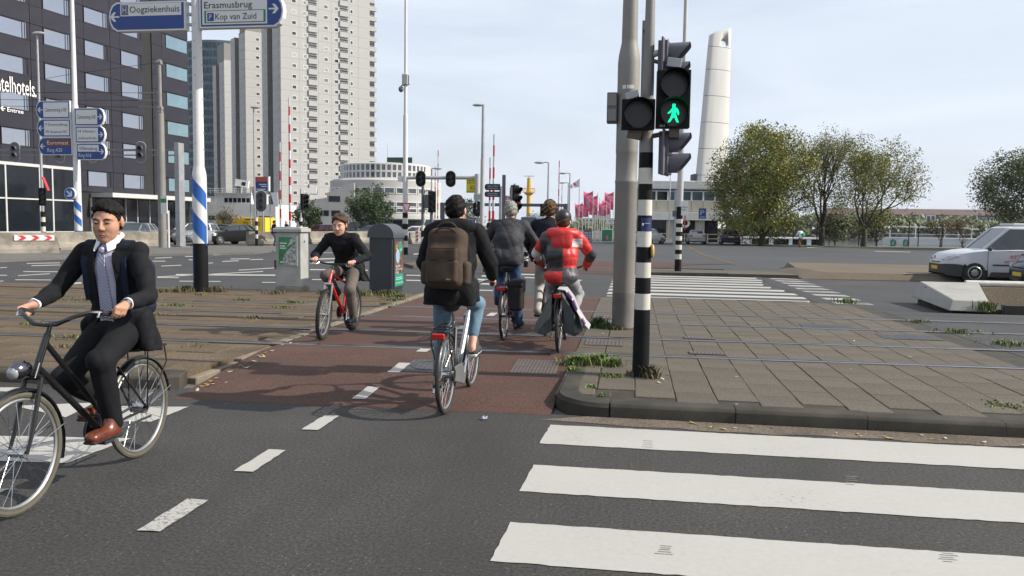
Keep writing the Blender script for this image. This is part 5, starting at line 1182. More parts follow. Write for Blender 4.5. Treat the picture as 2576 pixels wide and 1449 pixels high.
q = MB(); n_ = 8
for i in range(n_+1):
    f = i/n_; q.v += [(-.05-1.3*f, .15*math.sin(f*6), z(450)-.9*f), (-.05-1.0*f, .15*math.sin(f*6), z(470)-.2*f)]
q.f = [(2*i, 2*i+1, 2*i+3, 2*i+2) for i in range(n_)]; q.m = [0]*n_; fl = q.build('flag', m_flagw, t, 60); q = MB(); q.ell((-.6, -.12, z(463)), (.22, .02, .17), 10); q.build('emblem', m_pink, fl)
# green board box and poster stand by the water
t = thing('green_board', 'green framed advertising box before the thick mast', 'advertising box', G(1527, 612)); k = dep(t.location)/2000; q = MB(); q.bb((-14*k, -.2, .1), (14*k, .2, 36*k)); q.build('frame', m_sw, t, 0, .02); q = MB(); q.bb((-12.5*k, -.23, .2), (12.5*k, -.2, 34*k)); pf = q.build('panel', m_green, t, 0); q = MB(); q.ell((0, -.24, 14*k), (3*k, .01, 6*k), 10); q.build('emblem', m_pink, pf)
t = thing('poster_stand', 'dark poster stand with pale print behind the red jacket', 'poster stand', G(1482, 612)); q = MB(); q.bb((-14*k, -.1, .1), (6*k, .1, 34*k)); q.build('frame', m_sigback, t, 0); q = MB(); [q.bb((-12*k+(i % 3)*5.6*k, -.13, 5*k+(i//3)*6*k), (-12*k+(i % 3)*5.6*k+4.6*k, -.1, 9.6*k+(i//3)*6*k)) for i in range(12)]; o = q.build('print', M('poster_pale', (.35, .37, .42), .6, 0, .5, 3), t, 0); o['kind'] = 'stuff'
t = thing('railing', 'grey quay railing behind the red jacketed rider', 'railing', B(1440, 580, 84), math.atan2(_r0.y, _r0.x)); k = .042
for i in range(10): q = MB(); q.bb((i*14*k-.05, -.05, 0), (i*14*k+.05, .05, 1.15)); q.build('post', m_lgrey, t, 0)
for z_ in (.45, .8, 1.1): q = MB(); q.bb((0, -.04, z_), (126*k, .04, z_+.07)); q.build('bar', m_lgrey, t, 0)
# billboards and banners by the white ship
b = B(661, 462, 60); z = lambda y: ZZ(661, y, 60); k = .03; t = thing('billboard', 'red over blue lettered billboard beside the slim lamp', 'billboard', b); q = MB(); q.bb((-18*k, -.1, z(480)), (16*k, .1, z(445))); q.build('panel', m_blue, t, 0); q = MB(); q.bb((-18*k, -.13, z(457)), (14*k, -.1, z(446))); q.build('red_field', M('billboard_red', (.45, .07, .03), .5), t, 0)
q = MB(); [q.bb((a*k, -.13, z(y+2.4)), (b_*k, -.11, z(y))) for a, b_, y in ((-8, 12, 463), (-2, 12, 468), (-15, 10, 475))]; q.bb((15*k, -.14, z(481)), (18*k, .12, z(444))); q.build('print', m_sw, t, 0); pole(t, [(0, z(480), .06, .06, m_galv)], n=8)
for px, y0, y1, m, lab in ((680, 484, 520, m_flagw, 'white banner with faint script on a short pole'), (631, 470, 522, M('banner_faded', (.5, .36, .3), .7, 0, .2, 2), 'faded pinkish banner left of the slim lamp')):
    b = B(px, 550, 64); z = lambda y: ZZ(px, y, 64); t = thing('banner_pole', lab, 'banner', b); pole(t, [(0, z(y0), .05, .04, m_galv)], n=8); q = MB(); q.prism([(.05, 0, z(y0)), (.62, 0, z(y0)), (.72, 0, z(y1)), (.35, 0, z(y1))], (0, -.02, 0), (0, .02, 0)); q.build('banner', m, t, 0)
for px, lab in ((660, 'oval backed signal on banded post near the yellow container'), (757, 'dark signal on a banded post behind the cabinet')):
    d = 54; b = B(px-15 if px < 700 else px, 550, d); z = lambda y: ZZ(px, y, d); t = thing('signal_post', lab, 'traffic light', b)
    if px < 700: bands(t, [0, z(600), z(590), z(579), z(568), z(557), z(548)], .1, .1, 0); pole(t, [(z(548), z(480), .06, .05, m_galv)], n=8); signal(t, (15*.027, -.1, z(506)), .3, .7, 1.4, [(.4, None), (0, None), (-.4, None)], .2, .15, .12, oval=True, m=M('signal_dark_back', (.045, .045, .055), .6))
    else: bands(t, [0, z(600), z(590), z(579), z(568), z(557), z(548)], .1, .1, 0); pole(t, [(z(548), z(475), .06, .05, m_galv)], n=8); signal(t, (.25, 0, z(508)), 1.2, .5, 1.1, [(.3, None), (0, None), (-.3, None)], .2, .14, .2)
t = thing('parking_sign', 'small blue P parking sign before the bridge house', 'traffic sign', B(1765, 600, 82)); z = lambda y: ZZ(1765, y, 82); k = .041; pole(t, [(0, z(545), .04, .04, m_galv)], n=8); q = MB(); q.bb((-9*k, -.03, z(550)), (9*k, .03, z(524))); pb = q.build('plate', m_sblue, t, 0); text('P', pb, (0, -.04, z(535)), (1, 0, 0), (0, 0, 1), m_sw, .4, .5); q = MB(); q.bb((-6*k, -.036, z(547)), (6*k, -.03, z(545))); q.build('print', m_sw, pb, 0)
t = lamp('street_lamp', 'thin white pole standing before the bridge house windows', 1688, 400, 82, .01, .07, .05, m=m_pwh)
t = thing('post', 'cream square post at the corner of the bridge house', 'post', B(1849, 600, 80)); q = MB(); q.bb((-.1, -.1, 0), (.1, .1, ZZ(1849, 539, 80))); q.build('post', m_cream, t, 0)
t = thing('grey_column', 'slim grey column right behind the thin white pole', 'post', B(1697, 600, 70)); q = MB(); q.bb((-.12, -.1, 0), (.12, .1, ZZ(1697, 478, 70))); q.build('column', m_galv, t, 0); q = MB(); q.bb((-.25, -.15, ZZ(1697, 545, 70)), (.1, .1, ZZ(1697, 530, 70))); q.build('box', m_sigback, t, 0)

# ---- boats
m_boat = M('boat_white', (.62, .63, .63), .4, 0, .05, .6)
t = thing('tour_boat', 'long white tour boat with curved canopy moored beyond the car park', 'boat', B(2238, 600, 190), math.atan2(_r0.y, _r0.x)); k = 190/2000; t.location.z = -1.7
q = MB(); q.add([(-1, 1, 0), (24, 0, 0), (26, 2, 0), (24, 4, 0), (-1, 4, 0), (-1.5, .5, 1.6), (24.5, -.3, 1.5), (27, 2, 1.7), (24.5, 4.5, 1.5), (-1.5, 4.5, 1.6)], [(4, 3, 2, 1, 0), (5, 6, 7, 8, 9)]+[(i, (i+1) % 5, 5+(i+1) % 5, 5+i) for i in range(5)]); q.build('hull', m_boat, t, 0)
q = MB(); q.prism([(0, 0, 3.9), (.6, 0, 4.25), (2, 0, 4.4), (20, 0, 4.25), (21.5, 0, 3.9), (21.3, 0, 3.75), (19.8, 0, 4.05), (2, 0, 4.15), (.9, 0, 4.0), (.2, 0, 3.7)], (0, .3, 0), (0, 4, 0)); q.build('canopy', m_boat, t, 0)
q = MB(); [q.bb((x, .3, 1.6), (x+.2, .5, 4.1)) for x in (0.1, 6.2, 13.2, 16.5, 19.6)]; q.build('canopy_post', m_boat, t, 0); q = MB(); q.bb((1.5, .6, 1.6), (20, 3.8, 2.5)); q.build('cabin', m_rg, t, 0); q = MB(); q.bb((.5, .2, 2.5), (20, .25, 2.6)); q.bb((-1, .2, 1.6), (24, .26, 1.75)); q.build('rail', m_boat, t, 0)
t = thing('houseboat', 'low white houseboat with dark windows behind the tree trunks', 'boat', B(1880, 600, 112), math.atan2(_r0.y, _r0.x)); t.location.z = -1.7; k = 112/2000
q = MB(); q.bb((0, 0, 0), (225*k, 4, .9)); q.bb((-.1, -.1, 1.95), (190*k, 4.1, 2.15)); [q.bb((x*k, 0, .9), (x*k+.6, 4, 1.95)) for x in (0, 55, 105, 150, 182)]; q.build('hull', m_boat, t, 0); q = MB(); q.bb((.1, .2, .9), (188*k, 3.9, 1.95)); q.build('window', m_glassd, t, 0)
t = thing('motor_boat', 'small white boat with dark cabin right of the tour boat', 'boat', B(2475, 600, 185), .2); t.location.z = -1.7; q = MB(); q.bb((0, 0, 0), (6, 2.5, 1.7)); q.bb((.5, .1, 2.9), (6, 2.4, 3.2)); q.build('hull', m_boat, t, 0); q = MB(); q.bb((1, .3, 1.7), (5.6, 2.3, 2.9)); q.build('cabin', m_glassd, t, 0)
for i, (px, y0, y1, m) in enumerate(((2243, 595, 620, 0), (2275, 598, 620, 0))):
    t = thing('beach_flag', ('left' if i == 0 else 'right')+' one of two teal feather flags at the water', 'feather flag', B(px, 610, 84)); t['label'] = ('teal feather flag with pale swirl under the boat bow' if i == 0 else 'teal feather flag right of the first, under the boat canopy'); q = MB(); q.prism([(-.1, 0, -.3), (.35, 0, -.1), (.5, 0, .3), (.4, 0, .6), (.1, 0, .75), (-.15, 0, .6)], (0, -.02, 0), (0, .02, 0)); q.build('flag', M('flag_teal', (.03, .3, .33), .6, 0, .2, 4), t, 0); q = MB(); q.prism([(.0, -.03, .1), (.2, -.03, .2), (.25, -.03, .55), (.1, -.03, .5)], (0, 0, 0), (0, .005, 0)); q.build('swirl', m_yel, t, 0)
for i, px in enumerate((2055, 2086, 2160, 2205, 2286, 2310, 2370, 2470, 1995)):
    t = thing('fence_post', 'thin dark post along the grassy quay edge', 'post', B(px, 600, 82), 0, 'thin dark posts along the quay'); q = MB(); q.cyl((0, 0, -.1), (0, 0, 2.1 if i % 2 else 2.6), .05, .05, 6); q.build('post', m_black, t)
# ================================================================ BICYCLES AND PEOPLE
m_tyre = M('tyre_rubber', (.022, .021, .02), .85, 0, .3, 9); m_tyreb = M('tyre_worn_tan', (.085, .078, .058), .8, 0, .25, 6); m_rim = M('rim_alloy', (.42, .42, .41), .35, .8, .1, 3)
m_chrome = M('chrome', (.6, .6, .6), .15, 1, .05, 3); m_bblack = M('bike_black', (.006, .0065, .007), .4, 0, .3, 6, coat=.12); m_bsil = M('bike_silver', (.36, .37, .37), .35, .7, .12, 4)
m_bred = M('bike_red', (.5, .015, .012), .3, 0, .08, 5, coat=.6); m_rubber = M('grip_rubber', (.015, .016, .022), .8); m_saddle = M('saddle_black', (.015, .015, .016), .55, 0, .2, 8)
m_refl = M('reflector_red', (.45, .01, .008), .25, 0, .15, 30); m_ccase = M('chaincase_grey', (.16, .165, .165), .45, .3, .15, 4); m_purple = M('bike_plum', (.1, .03, .07), .35, .2, .15, 5)
m_clear = M('lamp_glass', (.3, .31, .32), .1, .2, .1, 20)
def bicycle(label, rear, rz, frame, kind='low', R=.345, L=1.1, tw=.02, steer=0., pedal=0., bar='dutch', seat=(.2, .9), bbz=.28, bbx=.45, fender=None, rack=None, case=None, lamp=False, tyre=None, tail=True, fork=None, barz=1.07, name='bicycle', skirt=None):
    b = thing(name, label, 'bicycle', rear, rz, 'bicycles')
    H1, H0 = Vector((L, 0, R)), Vector((0, 0, R)); C = Vector((L-.14, 0, R*2+.06)); T = Vector((L-.26 if kind != 'mtb' else L-.25, 0, .98 if kind != 'mtb' else .9)); axis = (T-C).normalized()
    SM = Matrix.Translation(C) @ Matrix.Rotation(steer, 4, axis) @ Matrix.Translation(-C)
    S = lambda p: SM @ Vector(p)
    BB = Vector((bbx, 0, bbz)); seatc = Vector((seat[0], 0, seat[1])); tyre = tyre or m_tyre
    for nm, hc, fr in (('rear', H0, False), ('front', H1, True)):
        X = (lambda p: S(p)) if fr else (lambda p: Vector(p))
        q = MB(); q.cyl(X(hc+Vector((0, -.05, 0))), X(hc+Vector((0, .05, 0))), .022 if fr else .035, None, 12); wh = q.build('wheel', m_chrome, b)
        n_ = 40; rg = range(n_); circ = lambda r, y=0: [X(hc+Vector((r*math.cos(2*math.pi*i/n_), y, r*math.sin(2*math.pi*i/n_)))) for i in rg]
        q = MB(); q.tube(circ(R-tw), tw, 8, True); q.build('tyre', tyre, wh)
        if kind == 'mtb':
            q = MB()
            for i in range(54):
                for y in (-.018, 0, .018):
                    a = 2*math.pi*(i+(.5 if y == 0 else 0))/54; q.box(X(hc+Vector(((R-.001-abs(y)*.35)*math.cos(a), y, (R-.001-abs(y)*.35)*math.sin(a)))), (.012, .013, .016))
            o = q.build('tread', tyre, wh, 0); o['kind'] = 'stuff'
        q = MB(); q.tube(circ(R-2*tw-.008), .011, 6, True); q.build('rim', m_rim, wh)
        q = MB()
        for i in range(28):
            a = 2*math.pi*i/28; o_ = a+(.5 if i % 4 < 2 else -.5); y = .03 if i % 2 else -.03
            q.cyl(X(hc+Vector((.03*math.cos(o_), y, .03*math.sin(o_)))), X(hc+Vector(((R-2*tw-.012)*math.cos(a), 0, (R-2*tw-.012)*math.sin(a)))), .0016, None, 4, False)
        o = q.build('spokes', m_chrome, wh); o['kind'] = 'stuff'
        if fender:
            a0, a1 = ((-15, 150) if not fr else (20, 175)); q = MB(); rr = R+.018; pr = []
            for i in range(19):
                a = math.radians((180-a1+ (a1-a0)*i/18) if not fr else (a0-50+(a1-a0+50)*i/18+0))
                if not fr: a = math.radians(40+(172-40)*i/18)
                else: a = math.radians(60+(205-60)*i/18) if False else math.radians(35+(200-35)*i/18)
                c_, s_ = math.cos(a), math.sin(a)
                for y, dr in ((-.027, -.014), (-.018, 0), (0, .006), (.018, 0), (.027, -.014)): pr.append(X(hc+Vector(((rr+dr)*c_, y, (rr+dr)*s_))))
            q.add(pr, [(i*5+j, i*5+j+1, i*5+j+6, i*5+j+5) for i in range(18) for j in range(4)]); fd_ = q.build('mudguard', fender, b, 60)
            q = MB(); a = math.radians(165); [q.cyl(X(hc+Vector((0, y, 0))), X(hc+Vector((rr*math.cos(a), y*.6, rr*math.sin(a)))), .003, None, 5) for y in (-.05, .05)]; q.build('stay', m_chrome, fd_)
    q = MB()
    for y in (-.055, .055): q.tube([S(H1+Vector((0, y, 0))), S(H1+Vector((-.05, y, .12))), S(C+Vector((.005, y*.9, -.0)))], [.009, .012, .014], 8)
    q.cyl(S(C+Vector((.005, -.055, 0))), S(C+Vector((.005, .055, 0))), .018); q.cyl(S(C), S(T+axis*.02), .014); q.build('fork', fork or frame, b)
    q = MB(); q.cyl(C+axis*.02, T, .02, None, 12)
    low = C+axis*.06
    st0 = BB+(seatc-BB)*.0; stt = BB+(seatc-BB)*.72
    q.cyl(BB, stt, .016, None, 10); q.cyl(BB+Vector((0, -.04, 0)), BB+Vector((0, .04, 0)), .024)
    if kind == 'low': q.tube([low, low+(BB-low)*.5+Vector((0, 0, -.015)), BB], [.024, .026, .024], 10)
    elif kind == 'double':
        q.tube([low, BB], .02, 10); q.tube([T-axis*.05, BB+(stt-BB)*.22], .017, 10)
    else:
        q.tube([low, BB], .021, 10); q.tube([T-axis*.04, stt], .018, 10)
    for y in (-1, 1): q.tube([BB+Vector((0, .03*y, 0)), Vector((.2, .045*y, bbz+.03)), H0+Vector((0, .06*y, 0))], .009, 6); q.tube([H0+Vector((0, .06*y, 0)), stt+Vector((0, .025*y, -.03))], .008, 6)
    fr_ = q.build('frame', frame, b)
    q = MB(); q.cyl(stt, seatc+Vector((0, 0, -.04)), .0125); q.build('seat_post', m_chrome, b)
    s_ = SDF(.03); s_.ell(seatc+Vector((-.05, 0, -.02)), (.13, .095, .045)); s_.cap(seatc+Vector((0, 0, -.02)), seatc+Vector((.16, 0, -.015)), .04, .022); s_.ell(seatc+Vector((-.06, 0, -.06)), (.09, .07, .035)); s_.build('saddle', m_saddle, b, .009)
    # cranks
    for y, a in ((-1, pedal), (1, pedal+math.pi)):
        e = BB+Vector((.17*math.cos(a), .075*y, .17*math.sin(a))); q = MB(); q.tube([BB+Vector((0, .06*y, 0)), e], [.014, .011], 8); cr = q.build('crank', m_chrome, b)
        q = MB(); q.box(e+Vector((0, .065*y, 0)), (.09, .085, .022)); q.build('pedal', m_rubber, cr, 0, .004)
    q = MB()
    if case:
        pts = [Vector((bbx+.1*math.cos(a), -.052, bbz+.1*math.sin(a))) for a in [math.radians(-95+190*i/12) for i in range(13)]]+[Vector((.055*math.cos(a), -.052, R+.055*math.sin(a))) for a in [math.radians(85+190*i/8) for i in range(9)]]
        q.prism(pts, (0, -.014, 0), (0, .014, 0)); q.build('chaincase', case, b, 0, .006)
        q = MB(); q.cyl(H0+Vector((0, -.075, 0)), H0+Vector((0, -.06, 0)), .05, .06, 16); q.build('hub_gear', m_bblack, b)
    else:
        q.tube([BB+Vector((.09*math.cos(i*.2618), -.05, .09*math.sin(i*.2618))) for i in range(24)], .006, 6, True); q.cyl(BB+Vector((0, -.053, 0)), BB+Vector((0, -.047, 0)), .075, None, 20); q.tube([BB+Vector((0, -.05, .09)), H0+Vector((0, -.05, .04))], .005, 4); q.tube([BB+Vector((0, -.05, -.09)), H0+Vector((0, -.05, -.04))], .005, 4); q.build('chainwheel', m_bblack, b)
    # handlebar
    q = MB(); top = T+axis*max(.02, (barz-T.z-.03))
    q.cyl(S(T), S(top), .013)
    if bar == 'dutch':
        half = [(top.x+.05, .0, barz-.045), (top.x+.05, .07, barz-.04), (top.x+.02, .15, barz+.0), (top.x-.03, .22, barz+.025), (top.x-.09, .26, barz+.02), (top.x-.2, .285, barz-.005)]
    else: half = [(top.x+.04, 0, barz), (top.x+.04, .1, barz+.005), (top.x+.025, .2, barz+.02), (top.x+.005, .3, barz+.02)]
    mir = [(x, -y, z) for x, y, z in half[::-1]]+half[1:]
    q.tube([S(p) for p in mir], .0125, 8); hb_ = q.build('handlebar', frame if bar == 'dutch' and frame is m_bblack else (m_chrome if bar == 'dutch' else m_bblack), b)
    grips = []
    for sgn in (-1, 1):
        e1, e0 = Vector(half[-1]), Vector(half[-2]); e1.y *= sgn; e0.y *= sgn; d_ = (e1-e0).normalized()
        g0, g1 = e1-d_*.12, e1+d_*.01; q = MB(); q.cyl(S(g0), S(g1), .018, None, 10); q.build('grip', m_rubber, hb_)
        q = MB(); o_ = Vector((.035, 0, -.02)) if bar == 'dutch' else Vector((.05, 0, -.03)); q.tube([S(e0-d_*.02), S(e0+o_), S(e1+o_*1.2)], [.008, .009, .006], 6); q.build('brake_lever', m_chrome, hb_)
        grips.append((S((g0+g1)/2), (S(g1)-S(g0)).normalized()))
    q = MB(); q.tube([S(half[-2]), S((top.x+.12, .1, barz-.02)), S((top.x+.13, .02, barz-.25)), S(C+Vector((.03, .03, 0)))], .004, 5); q.build('cable', m_bblack, hb_)
    if lamp:
        q = MB(); c_ = S(C+Vector((.1, 0, .06))); q.ell(c_, (.075, .05, .052), 14); lm_ = q.build('headlight', M('lamp_dark_chrome', (.16, .16, .18), .18, 1, .1, 5), b); q = MB(); q.ell(c_+Vector((.06, 0, -.012)), (.018, .036, .034), 12); q.build('lens', m_clear, lm_); q = MB(); q.cyl(S(C), c_, .01); q.build('bracket', m_bblack, lm_)
    if rack:
        z = 2*R+.075; q = MB()
        for y in (-.06, -.02, .02, .06): q.tube([(.2, y*.8, z+.01), (-.22, y, z)], .005, 5)
        q.tube([(.22, -.03, z+.01), (.1, -.075, z), (-.2, -.075, z), (-.27, -.05, z-.01), (-.27, .05, z-.01), (-.2, .075, z), (.1, .075, z), (.22, .03, z+.01)], .007, 6); q.cyl((-.05, -.075, z), (-.05, .075, z), .005, None, 5); q.cyl((-.2, -.075, z), (-.2, .075, z), .005, None, 5)
        for y in (-1, 1): q.tube([(-.2, .075*y, z), (-.22, .08*y, z-.12), H0+Vector((-.0, .068*y, 0))], .006, 6); q.tube([(.0, .075*y, z), H0+Vector((.01, .068*y, 0))], .005, 5)
        rk = q.build('rack', rack, b)
        if tail: q = MB(); q.box((-.285, 0, z-.05), (.03, .11, .05)); q.build('tail_light', m_refl, rk, 0, .008); q = MB(); q.box((-.31, 0, z-.05), (.022, .13, .055)); 
    if skirt:
        q = MB(); q.box((-.17-.12, 0, .44), (.012, .07, .14), rot=Matrix.Rotation(.2, 3, 'Y')); q.build('mud_flap', skirt, b, 0, .003)
    q = MB(); q.tube([(.3, .06, bbz-.02), (.02, .1, bbz-.0)] if lamp else [(.12, .07, R-.05), (-.1, .09, R-.15)], .008, 6); q.build('kickstand', m_chrome, b)
    return b, dict(BB=BB, grips=grips, seat=seatc, pedal=pedal, H0=H0)

def ik(a, b, l1, l2, polev):
    a, b = Vector(a), Vector(b); d = b-a; D_ = d.length
    if D_ > (l1+l2)*.999: k_ = D_/(l1+l2)*1.001; l1 *= k_; l2 *= k_
    n = d.normalized(); x = (l1*l1-l2*l2+D_*D_)/(2*D_); h = math.sqrt(max(0, l1*l1-x*x)); p = Vector(polev); p = (p-n*p.dot(n)).normalized(); return a+n*x+p*h
m_skin = M('skin', (.4, .215, .14), .5, 0, .08, 14, .15, 120, .35); m_skin2 = M('skin_fair', (.55, .31, .22), .5, 0, .08, 14, .15, 120, .35)
m_hair = M('hair_black', (.009, .007, .006), .6, 0, .4, 60, .3, 150, .12); m_hairb = M('hair_brown', (.06, .03, .015), .55, 0, .4, 60, .7, 150, .3); m_hairg = M('hair_grey', (.26, .245, .22), .6, 0, .35, 50, .7, 150, .3); m_hairl = M('hair_auburn', (.11, .058, .025), .6, 0, .4, 50, .7, 150, .3)
m_lip = M('lips', (.3, .125, .09), .5, 0, .1, 30); m_eye = M('eye_dark', (.03, .02, .015), .2, 0, 0)
m_eyew = M('eye_white', (.3, .26, .24), .3, 0, 0)
def fab(name, col, rough=.9, bump=.12, bs=90, var=.18, scale=5, spec=.2): return M(name, col, rough, 0, var, scale, bump, bs, spec)
def hand(s, W, g, ax, curl=1., sc=1.):
    """palm, four unequal fingers closed round the bar at g (axis ax) and a thumb from the side of the palm"""
    W, g, ax = Vector(W), Vector(g), Vector(ax).normalized(); fw = g-W; fw = (fw-ax*fw.dot(ax)).normalized(); up = ax.cross(fw)
    if up.z < 0: up = -up
    inner = ax if ax.dot(Vector((0, -1, 0)) if W.y > 0 else Vector((0, 1, 0))) > 0 else -ax
    K = g+up*.03*sc-fw*.012*sc
    for i, ln in enumerate((.9, 1.0, .95, .78)):
        o = inner*(.033-.022*i)*sc; k_ = K+o
        s.cap(W+o*.5, k_, .015*sc, .0125*sc, k=.012)
        a = k_+(fw*.034-up*.004)*ln*sc; b_ = a+(fw*(.022-.016*curl)-up*.026*curl-up*.004)*ln*sc; c_ = b_+(-fw*.016*curl+fw*.012*(1-curl)-up*.014)*ln*sc
        s.cap(k_, a, .0105*sc, .0095*sc, k=.004); s.cap(a, b_, .0095*sc, .0085*sc, k=.004); s.cap(b_, c_, .0085*sc, .0075*sc, k=.004)
    t0 = W*.55+K*.45+inner*.02*sc; t1 = t0+inner*.03*sc+fw*.03*sc-up*.012*sc; t2 = t1+fw*.028*sc-up*.018*sc-inner*.004*sc
    s.cap(t0, t1, .0135*sc, .011*sc, k=.01); s.cap(t1, t2, .011*sc, .0085*sc, k=.006)
def hmat(yaw, pitch, roll=0):
    return Matrix.Rotation(yaw, 3, 'Z') @ Matrix.Rotation(pitch, 3, 'Y') @ Matrix.Rotation(roll, 3, 'X')
def head_sdf(s, hc, R, fine=True, sc=1.):
    Rn = np.array(R); q = lambda p: np.array(hc)+Rn@(np.array(p, float)*sc)
    E_ = lambda c, r, k=.02, neg=False: s.ell(q(c), np.array(r)*sc, Rn, k, neg)
    E_((-.015, 0, .035), (.1, .076, .086)); E_((.03, 0, -.03), (.066, .068, .088)); E_((.042, 0, -.08), (.048, .054, .036)); E_((.074, 0, -.104), (.02, .026, .018)); E_((.04, .03, -.035), (.045, .034, .04)); E_((.04, -.03, -.035), (.045, .034, .04))
    for y in (-1, 1): E_((-.008, .078*y, -.008), (.02, .011, .033), .008)
    if fine:
        s.cap(q((.092, 0, .012)), q((.113, 0, -.03)), .009, .013, k=.012); s.cap(q((.104, -.012, -.036)), q((.104, .012, -.036)), .009, .009, k=.008)
        for y in (-1, 1):
            E_((.104, .031*y, .004), (.022, .018, .012), .008, True)
            s.cap(q((.082, .018*y, .022)), q((.07, .052*y, .02)), .011, .009, k=.012)
            E_((.076, .032*y, .002), (.016, .016, .013), .004)
        s.cap(q((.083, -.02, -.068)), q((.083, .02, -.068)), .011, .011, k=.014)
        s.box(q((.099, 0, -.0685)), (.008, .024, .002), .001, Rn, .003, neg=True)
def person(label, loc, rz, P, bike=None):
    """P: pose and clothes; one continuous body, hair and garments as children"""
    h = P.get('h', .009)
    body = SDF(.02)
    if bike: hipc = bike['seat']+Vector((P.get('hx', 0), 0, .085))
    else: hipc = Vector(P.get('hip', (0, 0, .93)))
    lean = math.radians(P.get('lean', 10)); sd_ = Vector((math.sin(lean), 0, math.cos(lean))); fwv = Vector((math.cos(lean), 0, -math.sin(lean)))
    tl = P.get('torso', .5); rnd = P.get('round', .02)
    mid = hipc+sd_*tl*.5-fwv*rnd; Sc = hipc+sd_*tl; shw = P.get('shw', .19)
    sh = {y: Sc+Vector((0, shw*y, -.02)) for y in (-1, 1)}
    nb = Sc+sd_*.04; hp = math.radians(P.get('pitch', 5)); hy = math.radians(P.get('yaw', 0))
    hc = nb+Vector((math.sin(lean*.7)*.12+.015, 0, math.cos(lean*.7)*.13+.02)); hc = Vector((hc.x, hc.y, hc.z)); HR = hmat(hy, hp)
    hips = {y: hipc+Vector((0, .09*y, -.02)) for y in (-1, 1)}
    hsz = P.get('head', 1.1)
    ank, knee, elb, wr, toe = {}, {}, {}, {}, {}
    for y in (-1, 1):
        if bike:
            a = bike['pedal']+(0 if y < 0 else math.pi); pe = bike['BB']+Vector((.17*math.cos(a), (.14)*y, .17*math.sin(a)))
            ank[y] = pe+Vector((-.1, 0, .095)); toe[y] = pe+Vector((.09, .01*y, .028))
            knee[y] = ik(hips[y], ank[y], P.get('thigh', .44), P.get('shin', .43), (1, .12*y, .25))
            g, ga = bike['grips'][0 if y < 0 else 1]
            if ('g', y) in P: g = Vector(P[('g', y)])
            wo = P.get('wo', (-.075, 0, .035)); wr[y] = g+Vector(wo)+Vector((0, .015*y, 0))
        else:
            st = P.get('stride', .18)*y; ank[y] = Vector((-st, .09*y, .09+max(0, st*.3))); toe[y] = ank[y]+Vector((.15, .02*y, -.06)); knee[y] = ik(hips[y], ank[y], .44, .42, (1, 0, .1))
            hd_ = P.get(('hand', y), (sh[y].x+.08+.5*st, .27*y, hipc.z-.02)); wr[y] = Vector(hd_); g, ga = wr[y]+Vector((.02, 0, -.07)), Vector((0, 1, 0))
        elb[y] = ik(sh[y], wr[y], P.get('ua', .3), P.get('fa', .27), P.get('pole', (-.5, .8*y, -.6)) if ('pole', y) not in P else P[('pole', y)])
        body.cap(sh[y], elb[y], .04, .036); body.cap(elb[y], wr[y], .038, .025)
        if bike and not P.get('mitt'): hand(body, wr[y], g, ga if abs(ga.y) > .0 else (0, 1, 0), P.get(('curl', y), 1.), P.get('hands', 1.))
        else: hand(body, wr[y], wr[y]+Vector((.02, 0, -.075)), (1, 0, 0), .5)
        body.cap(hips[y], knee[y], .06, .05); body.cap(knee[y], ank[y], .048, .034)
        body.cap(ank[y]+Vector((0, 0, -.03)), toe[y], .035, .02)
    body.cap(hipc, mid, .1, .1, (0, 1, 0), 1.3); body.cap(mid, Sc-sd_*.06, .1, .09, (0, 1, 0), 1.35); body.cap(sh[-1], sh[1], .05); body.cap(Sc-sd_*.02, hc+Vector((-.015, 0, -.05)), .056, .052)
    head_sdf(body, hc, HR, P.get('face', False), hsz)
    top = body.build('person', P.get('skin', m_skin), None, h, smooth=1); top.location = loc; top.rotation_euler = (0, 0, rz); tag(top, label, 'person')
    HRn = np.array(HR); hq = lambda p: Vector(np.array(hc)+HRn@(np.array(p, float)*hsz))
    if P.get('face'):
        for y in (-1, 1):
            q = MB(); q.tube([hq((.093, .015*y, .019)), hq((.0925, .03*y, .026)), hq((.081, .051*y, .02))], [.0035, .0045, .0025], 6); q.build('eyebrow', M('brow_brown', (.035, .018, .012), .8, 0, .3, 60) if P.get('hair') is not m_hair else M('brow_black', (.022, .013, .009), .8, 0, .3, 60), top)
            q = MB(); q.ell(hq((.084, .032*y, .0015)), (.0085, .0115, .0062), 10, HR); e_ = q.build('eye', m_eyew, top); q = MB(); q.ell(hq((.0915, .031*y, -.0005)), (.003, .0055, .0055), 10, HR); q.build('iris', m_eye, e_)
            q = MB(); q.tube([hq((.0905, .019*y, .004)), hq((.0945, .031*y, .0075)), hq((.088, .046*y, .004))], .0045, 6); q.build('eyelid', P.get('skin', m_skin), e_)
        q = MB(); q.tube([hq((.09, -.022, -.069)), hq((.0985, -.008, -.0645)), hq((.099, 0, -.0655)), hq((.0985, .008, -.0645)), hq((.09, .022, -.069))], [.002, .0042, .0042, .0042, .002], 6); lp_ = q.build('lips', m_lip, top); q = MB(); q.tube([hq((.09, -.02, -.072)), hq((.0985, 0, -.0755)), hq((.09, .02, -.072))], [.002, .0055, .002], 6); q.build('lower_lip', m_lip, lp_)
    # hair
    hs = P.get('hairs', 1.0)*hsz; hm = P.get('hair', m_hair); s = SDF(.02); c_ = np.array(hc); s.ell(hq((-.017, 0, .037)), (.1045*hs, .0815*hs, .0915*hs), HRn); s.ell(hq((-.035, 0, -.0)), (.084*hs, .077*hs, .085*hs), HRn); s.ell(hq((.025, 0, .08)), (.062*hs, .062*hs, .042*hs), HRn); s.ell(hq((.02, 0, -.0)), (.05*hs, .0745*hs, .05*hs), HRn)
    hl, hamp = P.get('hairline', (.018, .82)), P.get('hamp', .005)
